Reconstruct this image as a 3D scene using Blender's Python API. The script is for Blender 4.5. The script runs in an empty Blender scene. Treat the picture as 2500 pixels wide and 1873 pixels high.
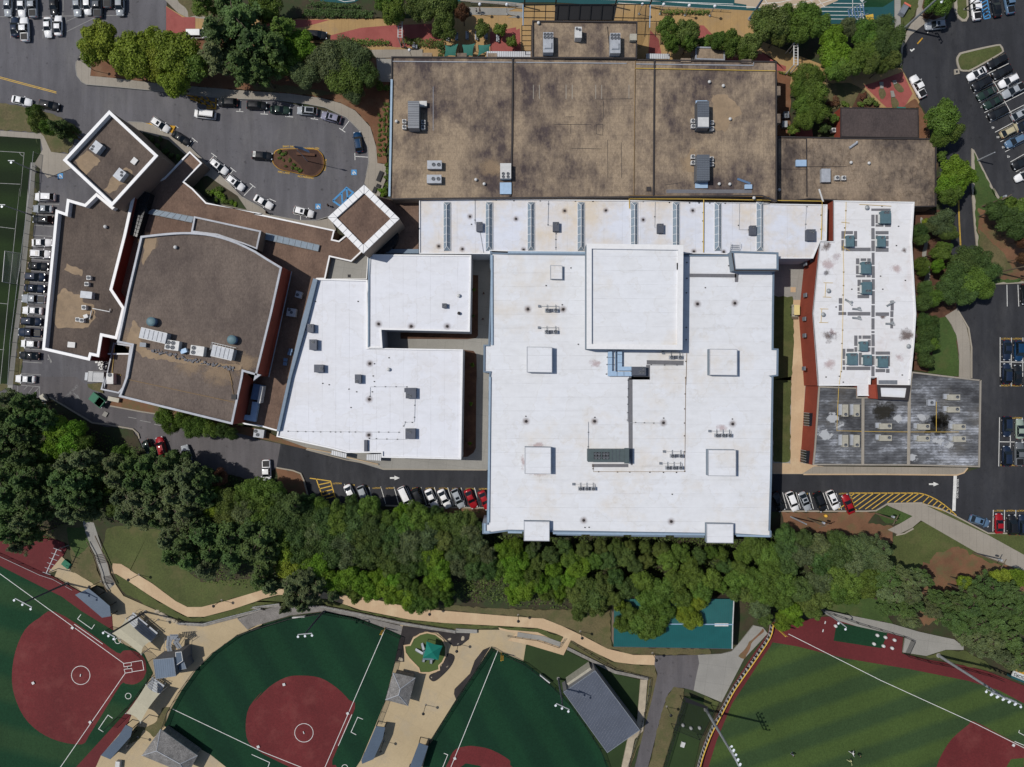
import bpy, bmesh, math, random
from math import radians as R, sin, cos, pi
from mathutils import Vector, Matrix
SC = bpy.context.scene
COL = SC.collection
# ---------------- camera, sky, sun, exposure ----------------
HC, PPM = 165.0, 10.4            # camera height (m), photo pixels per metre on the ground
cam = bpy.data.objects.new('camera', bpy.data.cameras.new('camera')); COL.objects.link(cam)
cam.location = (0, 0, HC); cam.rotation_euler = (0, 0, 0)
cam.data.sensor_width = 36; cam.data.lens = 36 * HC / (2500 / PPM)
cam.data.clip_start = 1; cam.data.clip_end = 6000
SC.camera = cam
SUN_EL = 58.0
sd = Vector((.974, -.225)).normalized()       # shadows fall this way
w = bpy.data.worlds.new("World"); SC.world = w; w.use_nodes = True
nt = w.node_tree; bg = nt.nodes['Background']
sky = nt.nodes.new('ShaderNodeTexSky'); sky.sky_type = 'NISHITA'; sky.sun_disc = False
sky.sun_elevation = R(SUN_EL); sky.sun_rotation = math.atan2(-sd.x, -sd.y)
nt.links.new(sky.outputs[0], bg.inputs[0]); bg.inputs[1].default_value = 0.082
sl = bpy.data.lights.new('sun', 'SUN'); so = bpy.data.objects.new('sun', sl); COL.objects.link(so)
sl.energy = 3.5; sl.angle = R(.5); sl.color = (1, .955, .89)
so.rotation_euler = Vector((cos(R(SUN_EL)) * sd.x, cos(R(SUN_EL)) * sd.y, -sin(R(SUN_EL)))).to_track_quat('-Z', 'Y').to_euler()
so.location = (-80, 20, 120)
SC.view_settings.view_transform = 'Standard'; SC.view_settings.look = 'None'
SC.view_settings.exposure = 0.0; SC.view_settings.gamma = 1.0
# ---------------- measuring helpers ----------------
# positions were measured on the photograph in a 4x4 grid of enlarged tiles; H is the height of the measured point
TS = 2209 / 640.0
OX = {'1': 0, '2': 620, '3': 1240, '4': 1860}; OY = {'A': 0, 'B': 460, 'C': 920, 'D': 1393}
def T(s):
    out = []; ox = oy = 0
    for tok in s.split():
        if ':' in tok:
            k, tok = tok.split(':'); ox, oy = OX[k[1]], OY[k[0]]
        x, y = tok.split(','); out.append((ox + float(x) / TS, oy + float(y) / TS))
    return out
def W(p, h=0.0):
    f = (1 - h / HC) / PPM
    return Vector(((p[0] - 1250) * f, (936.5 - p[1]) * f, h))
def at(tile, x, y, h=0.0): return W(T('%s:%s,%s' % (tile, x, y))[0], h)
def M_(d, h=0.0): return d / TS / PPM * (1 - h / HC)      # enlarged pixels -> metres
def smooth(pts, n=4, closed=True):
    out = []; L = len(pts)
    for i in range(L if closed else L - 1):
        p = [Vector(pts[(i + k) % L]) if closed else Vector(pts[min(max(i + k, 0), L - 1)]) for k in (-1, 0, 1, 2)]
        for j in range(n):
            t = j / n
            out.append(tuple(.5 * ((2 * p[1]) + (p[2] - p[0]) * t + (2 * p[0] - 5 * p[1] + 4 * p[2] - p[3]) * t * t + (3 * p[1] - p[0] - 3 * p[2] + p[3]) * t ** 3)))
    if not closed: out.append(tuple(pts[-1]))
    return out
# ---------------- object helpers ----------------
class MB:
    def __init__(s): s.v = []; s.f = []; s.m = []
    def add(s, vs, fs, mi=0):
        o = len(s.v); s.v += [tuple(v) for v in vs]; s.f += [tuple(i + o for i in f) for f in fs]; s.m += [mi] * len(fs); return s
    def box(s, cx, cy, z0, sx, sy, sz, rot=0, mi=0, top=1.0):
        c, n = cos(R(rot)), sin(R(rot)); vs = []
        for z, k in ((z0, 1), (z0 + sz, top)):
            for a, b in ((-1, -1), (1, -1), (1, 1), (-1, 1)):
                x, y = a * sx / 2 * k, b * sy / 2 * k; vs.append((cx + x * c - y * n, cy + x * n + y * c, z))
        return s.add(vs, [(3, 2, 1, 0), (4, 5, 6, 7), (0, 1, 5, 4), (1, 2, 6, 5), (2, 3, 7, 6), (3, 0, 4, 7)], mi)
    def cyl(s, cx, cy, z0, r, h, n=12, r2=None, mi=0):
        r2 = r if r2 is None else r2
        vs = [(cx + r * cos(2 * pi * i / n), cy + r * sin(2 * pi * i / n), z0) for i in range(n)] + [(cx + r2 * cos(2 * pi * i / n), cy + r2 * sin(2 * pi * i / n), z0 + h) for i in range(n)]
        return s.add(vs, [tuple(range(n - 1, -1, -1)), tuple(range(n, 2 * n))] + [(i, (i + 1) % n, n + (i + 1) % n, n + i) for i in range(n)], mi)
    def tube(s, pts, r, n=6, mi=0):
        pts = [Vector(p) for p in pts]; rs = r if isinstance(r, (list, tuple)) else [r] * len(pts); rings = []
        for i, p in enumerate(pts):
            d = (pts[min(i + 1, len(pts) - 1)] - pts[max(i - 1, 0)]).normalized()
            a = d.cross(Vector((0, 0, 1)) if abs(d.z) < .9 else Vector((1, 0, 0))).normalized(); b = d.cross(a)
            rings.append([p + (a * cos(2 * pi * k / n) + b * sin(2 * pi * k / n)) * rs[i] for k in range(n)])
        vs = [v for r_ in rings for v in r_]; fs = [tuple(range(n)), tuple(range(len(vs) - 1, len(vs) - n - 1, -1))]
        for i in range(len(pts) - 1):
            for k in range(n): fs.append((i * n + k, i * n + (k + 1) % n, (i + 1) * n + (k + 1) % n, (i + 1) * n + k))
        return s.add(vs, fs, mi)
    def dome(s, cx, cy, z0, r, h, n=12, m=4, mi=0):
        vs = []; fs = []
        for j in range(m + 1):
            a = j / m * pi / 2
            for i in range(n): vs.append((cx + r * cos(a) * cos(2 * pi * i / n), cy + r * cos(a) * sin(2 * pi * i / n), z0 + h * sin(a)))
        for j in range(m):
            for i in range(n): fs.append((j * n + i, j * n + (i + 1) % n, (j + 1) * n + (i + 1) % n, (j + 1) * n + i))
        return s.add(vs, fs, mi)
    def build(s, name, mats, parent=None, smooth=False, loc=None, rz=0):
        me = bpy.data.meshes.new(name); me.from_pydata(s.v, [], s.f)
        for m in (mats if isinstance(mats, (list, tuple)) else [mats]): me.materials.append(m)
        if any(s.m): me.polygons.foreach_set('material_index', s.m)
        if smooth: me.polygons.foreach_set('use_smooth', [True] * len(me.polygons))
        me.update()
        return link(name, me, parent, loc, rz)
def link(name, me, parent=None, loc=None, rz=0):
    o = bpy.data.objects.new(name, me); COL.objects.link(o)
    if parent is not None: o.parent = parent
    if loc is not None: o.location = loc
    o.rotation_euler.z = R(rz); return o
def tag(o, label, cat, group=None, kind=None):
    if label: o['label'] = label
    if cat: o['category'] = cat
    if group: o['group'] = group
    if kind: o['kind'] = kind
    return o
def thing(name, label, cat, loc=(0, 0, 0), rz=0, group=None):
    return tag(link(name, None, None, loc, rz), label, cat, group)
def dup(root, loc, rz, label=None, group=None, scale=None, col=None):
    def cp(o, par):
        c = o.copy(); COL.objects.link(c)
        if par is not None: c.parent = par
        if col is not None: c.color = col
        for ch in o.children: cp(ch, c)
        return c
    r = cp(root, None); r.location = loc; r.rotation_euler = (0, 0, R(rz))
    if scale: r.scale = scale
    if label: r['label'] = label
    if group: r['group'] = group
    return r
ORD = 'first second third fourth fifth sixth seventh eighth ninth tenth eleventh twelfth thirteenth fourteenth fifteenth sixteenth seventeenth eighteenth nineteenth twentieth'.split()
def kill(root):
    for ch in list(root.children): kill(ch)
    bpy.data.objects.remove(root)
# ---------------- materials ----------------
def lin(c, k=1.0):
    return tuple(k * (x / 12.92 if x <= .04045 else ((x + .055) / 1.055) ** 2.4) for x in (v / 255 for v in c)) + (1,)
AL = .86
class G:
    def __init__(s, name, rough=.85, metal=0, coat=0, spec=.3):
        s.m = bpy.data.materials.new(name); s.m.use_nodes = True; s.t = s.m.node_tree; s.b = s.t.nodes['Principled BSDF']
        s.b.inputs['Roughness'].default_value = rough; s.b.inputs['Metallic'].default_value = metal * .5
        s.b.inputs['Specular IOR Level'].default_value = spec; s.b.inputs['Coat Weight'].default_value = coat
        s.geo = s.t.nodes.new('ShaderNodeNewGeometry')
    def n(s, k, **kw):
        o = s.t.nodes.new(k)
        for a, b in kw.items(): setattr(o, a, b)
        return o
    def L(s, a, b): s.t.links.new(a, b)
    def math(s, op, a, b=0.0, cl=False):
        o = s.n('ShaderNodeMath', operation=op, use_clamp=cl)
        for i, v in enumerate((a, b)):
            if hasattr(v, 'links') or hasattr(v, 'node'): s.L(v, o.inputs[i])
            else: o.inputs[i].default_value = v
        return o.outputs[0]
    def noise(s, scale, detail=4, rough=.6, stretch=None, rot=0, off=0):
        mp = s.n('ShaderNodeMapping'); s.L(s.geo.outputs['Position'], mp.inputs[0]); mp.inputs['Location'].default_value = (off, off, 0)
        if stretch: mp.inputs['Scale'].default_value = stretch
        mp.inputs['Rotation'].default_value = (0, 0, R(rot))
        o = s.n('ShaderNodeTexNoise'); s.L(mp.outputs[0], o.inputs['Vector']); o.inputs['Scale'].default_value = scale
        o.inputs['Detail'].default_value = detail; o.inputs['Roughness'].default_value = rough; return o.outputs['Fac']
    def ramp(s, f, stops):
        o = s.n('ShaderNodeValToRGB'); s.L(f, o.inputs[0]); e = o.color_ramp.elements
        while len(e) < len(stops): e.new(.5)
        for x, (p, c) in zip(e, stops): x.position = p; x.color = c if len(c) == 4 else c + (1,)
        return o.outputs[0]
    def mix(s, f, a, b, mode='MIX'):
        o = s.n('ShaderNodeMix', data_type='RGBA', blend_type=mode)
        for i, v in ((0, f), (6, a), (7, b)):
            if hasattr(v, 'node'): s.L(v, o.inputs[i])
            elif i == 0: o.inputs[i].default_value = v
            else: o.inputs[i].default_value = v
        return o.outputs[2]
    def done(s, col, bump=None, bs=.3, bd=.05):
        if hasattr(col, 'node'): s.L(col, s.b.inputs['Base Color'])
        else: s.b.inputs['Base Color'].default_value = col
        if bump is not None:
            b = s.n('ShaderNodeBump'); b.inputs['Strength'].default_value = bs; b.inputs['Distance'].default_value = bd
            s.L(bump, b.inputs['Height']); s.L(b.outputs[0], s.b.inputs['Normal'])
        return s.m
def lines(g, period, width, axis='Y', rot=0, wob=0):
    mp = g.n('ShaderNodeMapping'); g.L(g.geo.outputs['Position'], mp.inputs[0]); mp.inputs['Rotation'].default_value = (0, 0, R(rot))
    sx = g.n('ShaderNodeSeparateXYZ'); g.L(mp.outputs[0], sx.inputs[0]); v = sx.outputs[axis]
    if wob: v = g.math('ADD', v, g.math('MULTIPLY', g.noise(.3, 2), wob))
    fr = g.math('FRACT', g.math('DIVIDE', v, period))
    return g.math('LESS_THAN', fr, width / period)
def mottled(name, c, var=.18, big=.06, fine=2.5, rough=.85, tint=None, tf=(.5, .75), seam=None, bump=.25, streak=None, metal=0, spec=.3, k=AL, fv=.5):
    """base colour c broken up by large patches and fine grain; tint = second colour in patches"""
    g = G(name, rough, metal, 0, spec); b = lin(c, k)
    lo = tuple(x * (1 - var) for x in b[:3]); hi = tuple(min(1, x * (1 + var)) for x in b[:3])
    col = g.ramp(g.noise(big, 6, .65, streak), [(.3, lo), (.7, hi)])
    fn = g.noise(fine, 5, .7); fl = 1 - var * fv; fh = 1 + var * fv
    col = g.mix(1.0, col, g.ramp(fn, [(.3, (fl,) * 3), (.72, (fh,) * 3)]), 'MULTIPLY')
    if tint: col = g.mix(g.ramp(g.noise(big * 1.7, 5, .7, off=31), [(tf[0], (0, 0, 0)), (tf[1], (1, 1, 1))]), col, lin(tint, k))
    if seam: 
        for (per, wd, ax, rot, amt) in seam:
            col = g.mix(g.math('MULTIPLY', lines(g, per, wd, ax, rot), amt), col, tuple(x * .45 for x in b[:3]) + (1,))
    return g.done(col, fn, bump)
def plain(name, c, rough=.5, metal=0, var=.08, k=AL, coat=0, spec=.4):
    g = G(name, max(rough, .55) if rough > .3 else rough, metal, coat, spec * .6); b = lin(c, k)
    col = g.mix(1.0, b, g.ramp(g.noise(1.5, 4, .6), [(.3, (1 - var,) * 3), (.7, (1 + var,) * 3)]), 'MULTIPLY')
    return g.done(col)
def ribbed(name, c, period=.3, axis='X', rot=0, rough=.45, metal=.3, depth=.55, wid=.35, var=.1):
    g = G(name, rough, metal, 0, .4); b = lin(c, AL)
    l = lines(g, period, period * wid, axis, rot); n = g.noise(.35, 5, .6)
    col = g.mix(1.0, g.mix(l, b, tuple(x * depth for x in b[:3]) + (1,)), g.ramp(n, [(.3, (1 - var,) * 3), (.7, (1 + var,) * 3)]), 'MULTIPLY')
    return g.done(col, l, .4, .05)
def roof_brown(name, tan, dark, amt=(.42, .6), s=.055, seed=0, ring=.2):
    g = G(name, .95, 0, 0, .1)
    f = g.noise(s, 9, .72, None, 0, seed); f2 = g.noise(s * 3.3, 6, .75, (1, .35, 1), 0, seed + 9)
    f4 = g.noise(.75, 6, .7, (1, .45, 1), 0, seed + 17)
    f3 = g.math('ADD', g.math('ADD', g.math('MULTIPLY', f, .6), g.math('MULTIPLY', f2, .25)), g.math('MULTIPLY', f4, .15))
    col = g.ramp(f3, [(amt[0], lin(dark, AL)), ((amt[0] + amt[1]) / 2, tuple((a + b) / 2 for a, b in zip(lin(tan, AL), lin(dark, AL)))), (amt[1], lin(tan, AL))])
    fn = g.noise(3.2, 5, .8, (1, .5, 1)); col = g.mix(1.0, col, g.ramp(fn, [(.25, (.66,) * 3), (.75, (1.36,) * 3)]), 'MULTIPLY')
    rings = g.ramp(g.noise(s * 2.1, 5, .55, None, 0, seed + 50), [(.485, (1, 1, 1)), (.5, (.55, .52, .5)), (.515, (1, 1, 1))])
    col = g.mix(ring, col, g.mix(1.0, col, rings, 'MULTIPLY'))
    sm = lines(g, .95, .06, 'Y'); col = g.mix(g.math('MULTIPLY', sm, .22), col, lin(dark, .8))
    sm2 = lines(g, 9.3, .09, 'X'); col = g.mix(g.math('MULTIPLY', sm2, .25), col, lin(dark, .7))
    return g.done(col, fn, .3)
def roof_white(name, c=(212, 214, 218), warm=(205, 198, 188), wt=(.55, .75), seam=3.05, rot=0, axis='Y', seed=0, k=.95):
    g = G(name, .6, 0, 0, .3); b = lin(c, k)
    col = g.mix(g.ramp(g.noise(.05, 6, .7, None, 0, seed), [(wt[0], (0, 0, 0)), (wt[1], (1, 1, 1))]), b, lin(warm, k))
    col = g.mix(1.0, col, g.ramp(g.noise(.9, 6, .7), [(.25, (.95,) * 3), (.7, (1.03,) * 3)]), 'MULTIPLY')
    sp = g.noise(1.7, 7, .75, None, 0, seed + 3); col = g.mix(g.ramp(sp, [(.70, (0, 0, 0)), (.76, (.35,) * 3)]), col, lin((150, 130, 115)))
    pr = g.ramp(g.noise(.13, 5, .5, None, 0, seed + 60), [(.49, (1, 1, 1)), (.5, (.93, .915, .89)), (.512, (.985, .98, .97))]); col = g.mix(1.0, col, pr, 'MULTIPLY')
    tr_ = g.ramp(g.noise(.5, 7, .75, (.35, 1.3, 1), 0, seed + 81), [(.3, (.9, .895, .885)), (.55, (1, 1, 1))]); col = g.mix(.8, col, g.mix(1.0, col, tr_, 'MULTIPLY'))
    dm = g.ramp(g.noise(.25, 3, .5, None, 0, 5), [(.45, (0, 0, 0)), (.62, (1, 1, 1))])
    ln = g.math('MULTIPLY', lines(g, seam, .09, axis, rot), g.math('ADD', g.math('MULTIPLY', dm, .2), .1))
    col = g.mix(ln, col, lin((120, 118, 118)))
    return g.done(col)
def leafmat(name):
    g = G(name, .6, 0, 0, .25)
    oi = g.n('ShaderNodeObjectInfo'); v = g.noise(.4, 3, .6); h = g.n('ShaderNodeHueSaturation'); g.L(oi.outputs['Color'], h.inputs['Color'])
    rd = g.math('ADD', g.math('MULTIPLY', oi.outputs['Random'], .022), .49); g.L(rd, h.inputs['Hue'])
    g.L(g.math('ADD', g.math('MULTIPLY', v, 1.5), .3), h.inputs['Value'])
    fine = g.noise(2.2, 2, .5, None, 0, 7)
    col = g.mix(g.ramp(fine, [(.45, (0, 0, 0)), (.7, (.5,) * 3)]), h.outputs[0], g.mix(1.0, h.outputs[0], (1.5, 1.35, .8, 1), 'MULTIPLY'))
    g.L(col, g.b.inputs['Base Color'])
    tr = g.n('ShaderNodeBsdfTranslucent'); g.L(col, tr.inputs[0]); mx = g.n('ShaderNodeMixShader'); mx.inputs[0].default_value = .3
    g.L(g.b.outputs[0], mx.inputs[1]); g.L(tr.outputs[0], mx.inputs[2]); g.L(mx.outputs[0], g.t.nodes['Material Output'].inputs[0])
    return g.m
def netmat(name, c, a):
    g = G(name, .8); g.b.inputs['Base Color'].default_value = lin(c); tr = g.n('ShaderNodeBsdfTransparent'); mx = g.n('ShaderNodeMixShader'); mx.inputs[0].default_value = a
    g.L(tr.outputs[0], mx.inputs[1]); g.L(g.b.outputs[0], mx.inputs[2]); g.L(mx.outputs[0], g.t.nodes['Material Output'].inputs[0]); return g.m
def objpaint(name, rough=.5, metal=.0, coat=.5):
    g = G(name, rough, metal, coat, .14); g.b.inputs['Coat Roughness'].default_value = .045; oi = g.n('ShaderNodeObjectInfo')
    col = g.mix(1.0, oi.outputs['Color'], g.ramp(g.noise(3, 3), [(.3, (.93,) * 3), (.7, (1.04,) * 3)]), 'MULTIPLY'); g.L(col, g.b.inputs['Base Color']); return g.m
def stain(name, c, rmax, blot=0, amp=3, mx_=1.0):
    g = G(name, .95); g.b.inputs['Base Color'].default_value = lin(c); tc = g.n('ShaderNodeTexCoord'); ln = g.n('ShaderNodeVectorMath', operation='LENGTH'); g.L(tc.outputs['Object'], ln.inputs[0])
    nz = g.noise(2.2 / rmax, 6, .7); f = g.math('SUBTRACT', 1.0, g.math('DIVIDE', ln.outputs['Value'], rmax), True)
    if blot: f = g.math('MULTIPLY', g.math('SUBTRACT', g.math('ADD', f, g.math('MULTIPLY', nz, 1.5)), blot), amp, True)
    else: f = g.math('MULTIPLY', g.math('POWER', f, 1.6), g.math('MULTIPLY', nz, 1.5), True)
    f = g.math('MULTIPLY', f, g.math('MULTIPLY', g.math('SUBTRACT', 1.0, g.math('DIVIDE', ln.outputs['Value'], rmax), True), 6, True), True); f = g.math('MULTIPLY', f, mx_)
    tr = g.n('ShaderNodeBsdfTransparent'); mx = g.n('ShaderNodeMixShader'); g.L(f, mx.inputs[0]); g.L(tr.outputs[0], mx.inputs[1]); g.L(g.b.outputs[0], mx.inputs[2]); g.L(mx.outputs[0], g.t.nodes['Material Output'].inputs[0]); return g.m
m = {}
def asphalt(name, c, var, worn):
    g = G(name, .9, 0, 0, .2); b = lin(c, AL)
    col = g.ramp(g.noise(.05, 7, .7), [(.3, tuple(x * (1 - var) for x in b[:3])), (.7, tuple(x * (1 + var) for x in b[:3]))])
    col = g.mix(g.ramp(g.noise(.11, 6, .75, (1, .4, 1), 20), [(.5, (0, 0, 0)), (.75, (.6,) * 3)]), col, lin(worn, AL))
    fn = g.noise(5, 4, .8); col = g.mix(1.0, col, g.ramp(fn, [(.25, (.85,) * 3), (.75, (1.15,) * 3)]), 'MULTIPLY')
    ck = g.ramp(g.noise(.35, 7, .62, None, 0, 77), [(.496, (1, 1, 1)), (.5, (.6,) * 3), (.504, (1, 1, 1))]); col = g.mix(.8, col, g.mix(1.0, col, ck, 'MULTIPLY'))
    st = g.ramp(g.noise(.9, 3, .5, None, 0, 13), [(.64, (1, 1, 1)), (.74, (.66,) * 3)]); col = g.mix(1.0, col, st, 'MULTIPLY')
    wr = g.ramp(g.noise(.45, 5, .6, (1, .12, 1), 12, 41), [(.42, (.88,) * 3), (.6, (1.06,) * 3)]); col = g.mix(1.0, col, wr, 'MULTIPLY')
    return g.done(col, fn, .2)
m['asph_old'] = asphalt('worn_asphalt', (99, 98, 102), .15, (120, 118, 117))
m['asph_new'] = asphalt('fresh_asphalt', (54, 55, 59), .22, (80, 80, 81))
m['asph_mid'] = asphalt('patched_asphalt', (98, 95, 97), .14, (108, 102, 100))
m['conc'] = mottled('concrete_walk', (150, 143, 132), .12, .12, 3, seam=[(1.6, .07, 'X', 0, .4), (1.6, .07, 'Y', 0, .12)])
m['conc_grey'] = mottled('grey_concrete', (146, 144, 138), .14, .1, 3, seam=[(4.2, .07, 'X', 8, .35), (4.2, .07, 'Y', 8, .35)])
m['conc_tan'] = mottled('tan_concrete_path', (190, 164, 132), .1, .1, 3, tint=(206, 184, 150), seam=[(1.7, .06, 'X', 5, .16)])
m['plaza'] = mottled('beige_plaza_concrete', (178, 160, 128), .12, .07, 3, tint=(160, 150, 132), tf=(.5, .8), seam=[(4.8, .07, 'X', 28, .22), (4.8, .07, 'Y', 28, .22)])
m['curb'] = mottled('kerb_concrete', (158, 150, 136), .1)
m['soil'] = mottled('soil_and_litter', (62, 56, 40), .4, .12, 2.2, tint=(50, 62, 34), tf=(.42, .6))
m['mulch'] = mottled('brown_mulch', (84, 58, 44), .35, .3, 4, tint=(104, 76, 56))
m['black_mulch'] = mottled('black_mulch', (48, 44, 44), .35, .4, 4)
m['pine_straw'] = mottled('red_pine_straw', (112, 78, 56), .25, .15, 3, tint=(128, 104, 80))
m['clay'] = mottled('bare_red_clay', (116, 84, 62), .25, .15, 3, tint=(96, 92, 60), tf=(.48, .7))
m['grass'] = mottled('mown_grass', (76, 84, 44), .22, .12, 3, tint=(96, 92, 58), tf=(.5, .75), fv=1.4)
m['grass_dry'] = mottled('dry_grass', (98, 90, 62), .22, .15, 3, tint=(76, 82, 46), tf=(.45, .7), fv=1.4)
m['grass_green'] = mottled('green_grass', (62, 82, 38), .22, .12, 3, tint=(84, 88, 50), tf=(.5, .75), fv=1.4)
m['gravel'] = mottled('grey_gravel', (124, 120, 116), .22, .4, 6, fv=1.6)
def turf(name, c, c2, per, rot, ph=0):
    g = G(name, .9, 0, 0, .15); mp = g.n('ShaderNodeMapping'); g.L(g.geo.outputs['Position'], mp.inputs[0]); mp.inputs['Rotation'].default_value = (0, 0, R(rot)); mp.inputs['Location'].default_value = (0, ph, 0)
    sx = g.n('ShaderNodeSeparateXYZ'); g.L(mp.outputs[0], sx.inputs[0]); s = g.math('SINE', g.math('MULTIPLY', sx.outputs['Y'], pi / per))
    f = g.math('ADD', g.math('MULTIPLY', s, .9), g.math('ADD', g.math('MULTIPLY', g.noise(.25, 5), .8), .1), True)
    col = g.mix(f, lin(c, AL), lin(c2, AL)); fn = g.noise(3, 4, .8); col = g.mix(1.0, col, g.ramp(fn, [(.3, (.72,) * 3), (.7, (1.28,) * 3)]), 'MULTIPLY'); col = g.mix(g.math('MULTIPLY', lines(g, 4.57, .12, 'X', rot), .25), col, lin(c, AL * .7))
    col = g.mix(1.0, col, g.ramp(g.noise(.06, 4), [(.3, (.85,) * 3), (.7, (1.12,) * 3)]), 'MULTIPLY'); return g.done(col, fn, .2)
m['turf_a'] = turf('softball_turf', (24, 58, 37), (40, 66, 40), 5.5, 14, 2)
m['turf_b'] = turf('dark_turf', (19, 50, 34), (23, 57, 37), 4.5, 60)
m['turf_c'] = turf('baseball_turf', (52, 71, 42), (66, 84, 42), 4.1, -19, 1)
m['turf_s'] = turf('soccer_turf', (30, 42, 24), (37, 52, 27), 5.5, 3)
m['turf_o'] = mottled('olive_side_turf', (42, 60, 28), .18, .1, 3)
m['turf_p'] = mottled('play_turf', (72, 90, 44), .15, .1, 3)
m['infield'] = mottled('red_infield_turf', (98, 35, 36), .16, .1, 3, tint=(120, 62, 58), tf=(.5, .85), fv=1.5, streak=(1, .4, 1))
m['track_red'] = mottled('warning_track', (96, 36, 38), .13, .1, 3, tint=(112, 56, 52), tf=(.6, .85), fv=1.3)
m['paver_red'] = mottled('red_pavers', (150, 82, 76), .14, .15, 4, tint=(134, 66, 62), seam=[(2.4, .07, 'X', 0, .2)])
m['paver_tan'] = mottled('tan_pavers', (166, 136, 92), .15, .12, 4, tint=(150, 128, 100), seam=[(1.6, .08, 'X', 0, .35)])
m['teal_track'] = mottled('teal_running_track', (30, 78, 82), .1, .1, 3)
m['track_tan'] = mottled('tan_track_infield', (178, 160, 138), .08, .1, 3)
m['faint_paint'] = plain('ghost_paint', (124, 124, 124), .8, var=.2)
m['white_paint'] = plain('white_line_paint', (214, 214, 210), .7, var=.14)
m['old_paint'] = plain('faded_white_paint', (150, 150, 148), .8, var=.22)
m['yellow_paint'] = plain('yellow_line_paint', (206, 168, 70), .7, var=.18)
m['blue_paint'] = plain('blue_line_paint', (72, 138, 190), .7, var=.15)
m['dull_yellow'] = plain('worn_yellow_paint', (186, 142, 46), .8, var=.3)
m['roof_b1'] = roof_brown('tan_gravel_roof', (154, 137, 116), (80, 71, 70), (.425, .56), .06)
m['roof_b2'] = roof_brown('brown_gravel_roof', (121, 109, 100), (86, 77, 73), (.38, .62), .06, 20, .1)
m['roof_b5'] = roof_brown('dark_brown_gravel_roof', (112, 100, 91), (78, 70, 66), (.38, .62), .06, 120, .1)
m['sand'] = mottled('sandy_gravel', (148, 128, 104), .14, .3, 3, tint=(126, 110, 92))
m['mulch_dark'] = mottled('dark_mulch', (64, 44, 36), .3, .3, 4)  # darker brown mulch for the right bed of the loop island
m['roof_b3'] = roof_brown('stained_gravel_roof', (146, 130, 112), (80, 72, 68), (.42, .56), .08, 40, .6)
m['roof_b4'] = roof_brown('rusty_gravel_roof', (128, 106, 92), (92, 76, 68), (.36, .62), .12, 60)
m['roof_d'] = roof_brown('dark_tar_roof', (92, 82, 80), (66, 60, 60), (.36, .64), .1, 80)
m['roof_w'] = roof_white('white_membrane_roof')
m['roof_ws'] = roof_white('white_membrane_strip', (206, 210, 220), (206, 196, 182), (.42, .6), 4.1, 0, 'X', 8)
m['roof_wl'] = roof_white('white_membrane_left', (212, 214, 220), (206, 204, 204), (.55, .8), 3.05, 0, 'X', 15)
m['roof_wr'] = roof_white('stained_white_membrane', (214, 214, 216), (196, 184, 180), (.56, .74), 6.1, 0, 'Y', 33)
def grey_roof():
    g = G('weathered_grey_roof', .9, 0, 0, .2)
    f = g.noise(.3, 9, .8, (.45, 1.1, 1)); f2 = g.noise(.07, 5, .6); f = g.math('ADD', g.math('MULTIPLY', f, .6), g.math('MULTIPLY', f2, .4))
    col = g.ramp(f, [(.4, lin((56, 57, 60))), (.5, lin((98, 100, 104))), (.58, lin((168, 172, 180)))])
    col = g.mix(g.math('MULTIPLY', lines(g, .62, .2, 'Y'), .4), col, lin((52, 52, 52)))
    col = g.mix(g.ramp(g.noise(.09, 4, .6, None, 0, 91), [(.55, (0, 0, 0)), (.75, (.6,) * 3)]), col, lin((92, 86, 74))); return g.done(col)
m['roof_g'] = grey_roof()
m['brick'] = mottled('red_brick', (140, 66, 50), .14, .2, 4, seam=[(2.6, .04, 'Y', 0, .3)])
m['brick_dark'] = mottled('dark_red_brick', (104, 48, 42), .16, .2, 4)
m['wall_tan'] = mottled('tan_stucco', (134, 118, 104), .1, .2, 3)
m['wall_grey'] = mottled('grey_block_wall', (120, 120, 122), .1, .2, 3)
m['wall_monitor'] = mottled('blue_grey_box_wall', (124, 136, 146), .08, .2, 3)
m['wall_white'] = mottled('pale_wall_panel', (182, 186, 192), .08, .2, 3)
m['cope_w'] = plain('white_metal_coping', (228, 228, 228), .4, .1, .05)
m['cope_g'] = mottled('grey_metal_coping', (150, 154, 162), .18, .4, 3, .5, metal=.2)
m['cope_b'] = plain('blue_grey_coping', (112, 128, 144), .45, .2)
m['cope_d'] = plain('dark_metal_edge', (58, 54, 54), .5)
m['gutter'] = plain('pale_blue_gutter', (150, 170, 188), .4, .3)
m['metal_w'] = plain('white_enamel', (200, 200, 198), .4, .1, .1)
m['metal_l'] = plain('light_grey_sheet_metal', (168, 172, 178), .4, .3, .12)
m['metal_g'] = plain('grey_sheet_metal', (124, 130, 138), .45, .3, .12)
m['metal_dk'] = plain('slate_sheet_metal', (84, 88, 98), .45, .2, .1)
m['metal_teal'] = plain('teal_sheet_metal', (88, 114, 122), .5, .2, .12)
m['metal_beige'] = plain('beige_sheet_metal', (170, 166, 152), .5, .1, .12)
m['metal_gt'] = plain('green_grey_sheet_metal', (82, 94, 96), .5, .2, .1)
m['galv'] = plain('galvanised_steel', (160, 164, 166), .35, .5, .15)
m['steel_blue'] = mottled('blue_grey_metal_roof', (82, 96, 112), .1, .2, 2, .45, metal=.3)
m['duct'] = plain('pale_blue_duct', (160, 186, 212), .4, .2, .08)
m['duct2'] = plain('blue_duct', (92, 118, 150), .45, .2, .08)
m['black'] = plain('black_metal', (26, 26, 28), .5, k=1)
m['fan'] = plain('fan_well_black', (22, 24, 28), .6, k=1)
m['blade'] = plain('fan_blade_grey', (128, 132, 138), .4, .3)
m['rib_l'] = ribbed('ribbed_light_metal', (140, 143, 148), .28, 'Y'); m['rib_d'] = ribbed('ribbed_dark_metal', (98, 104, 112), .5, 'X', wid=.12, depth=.7)
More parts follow.
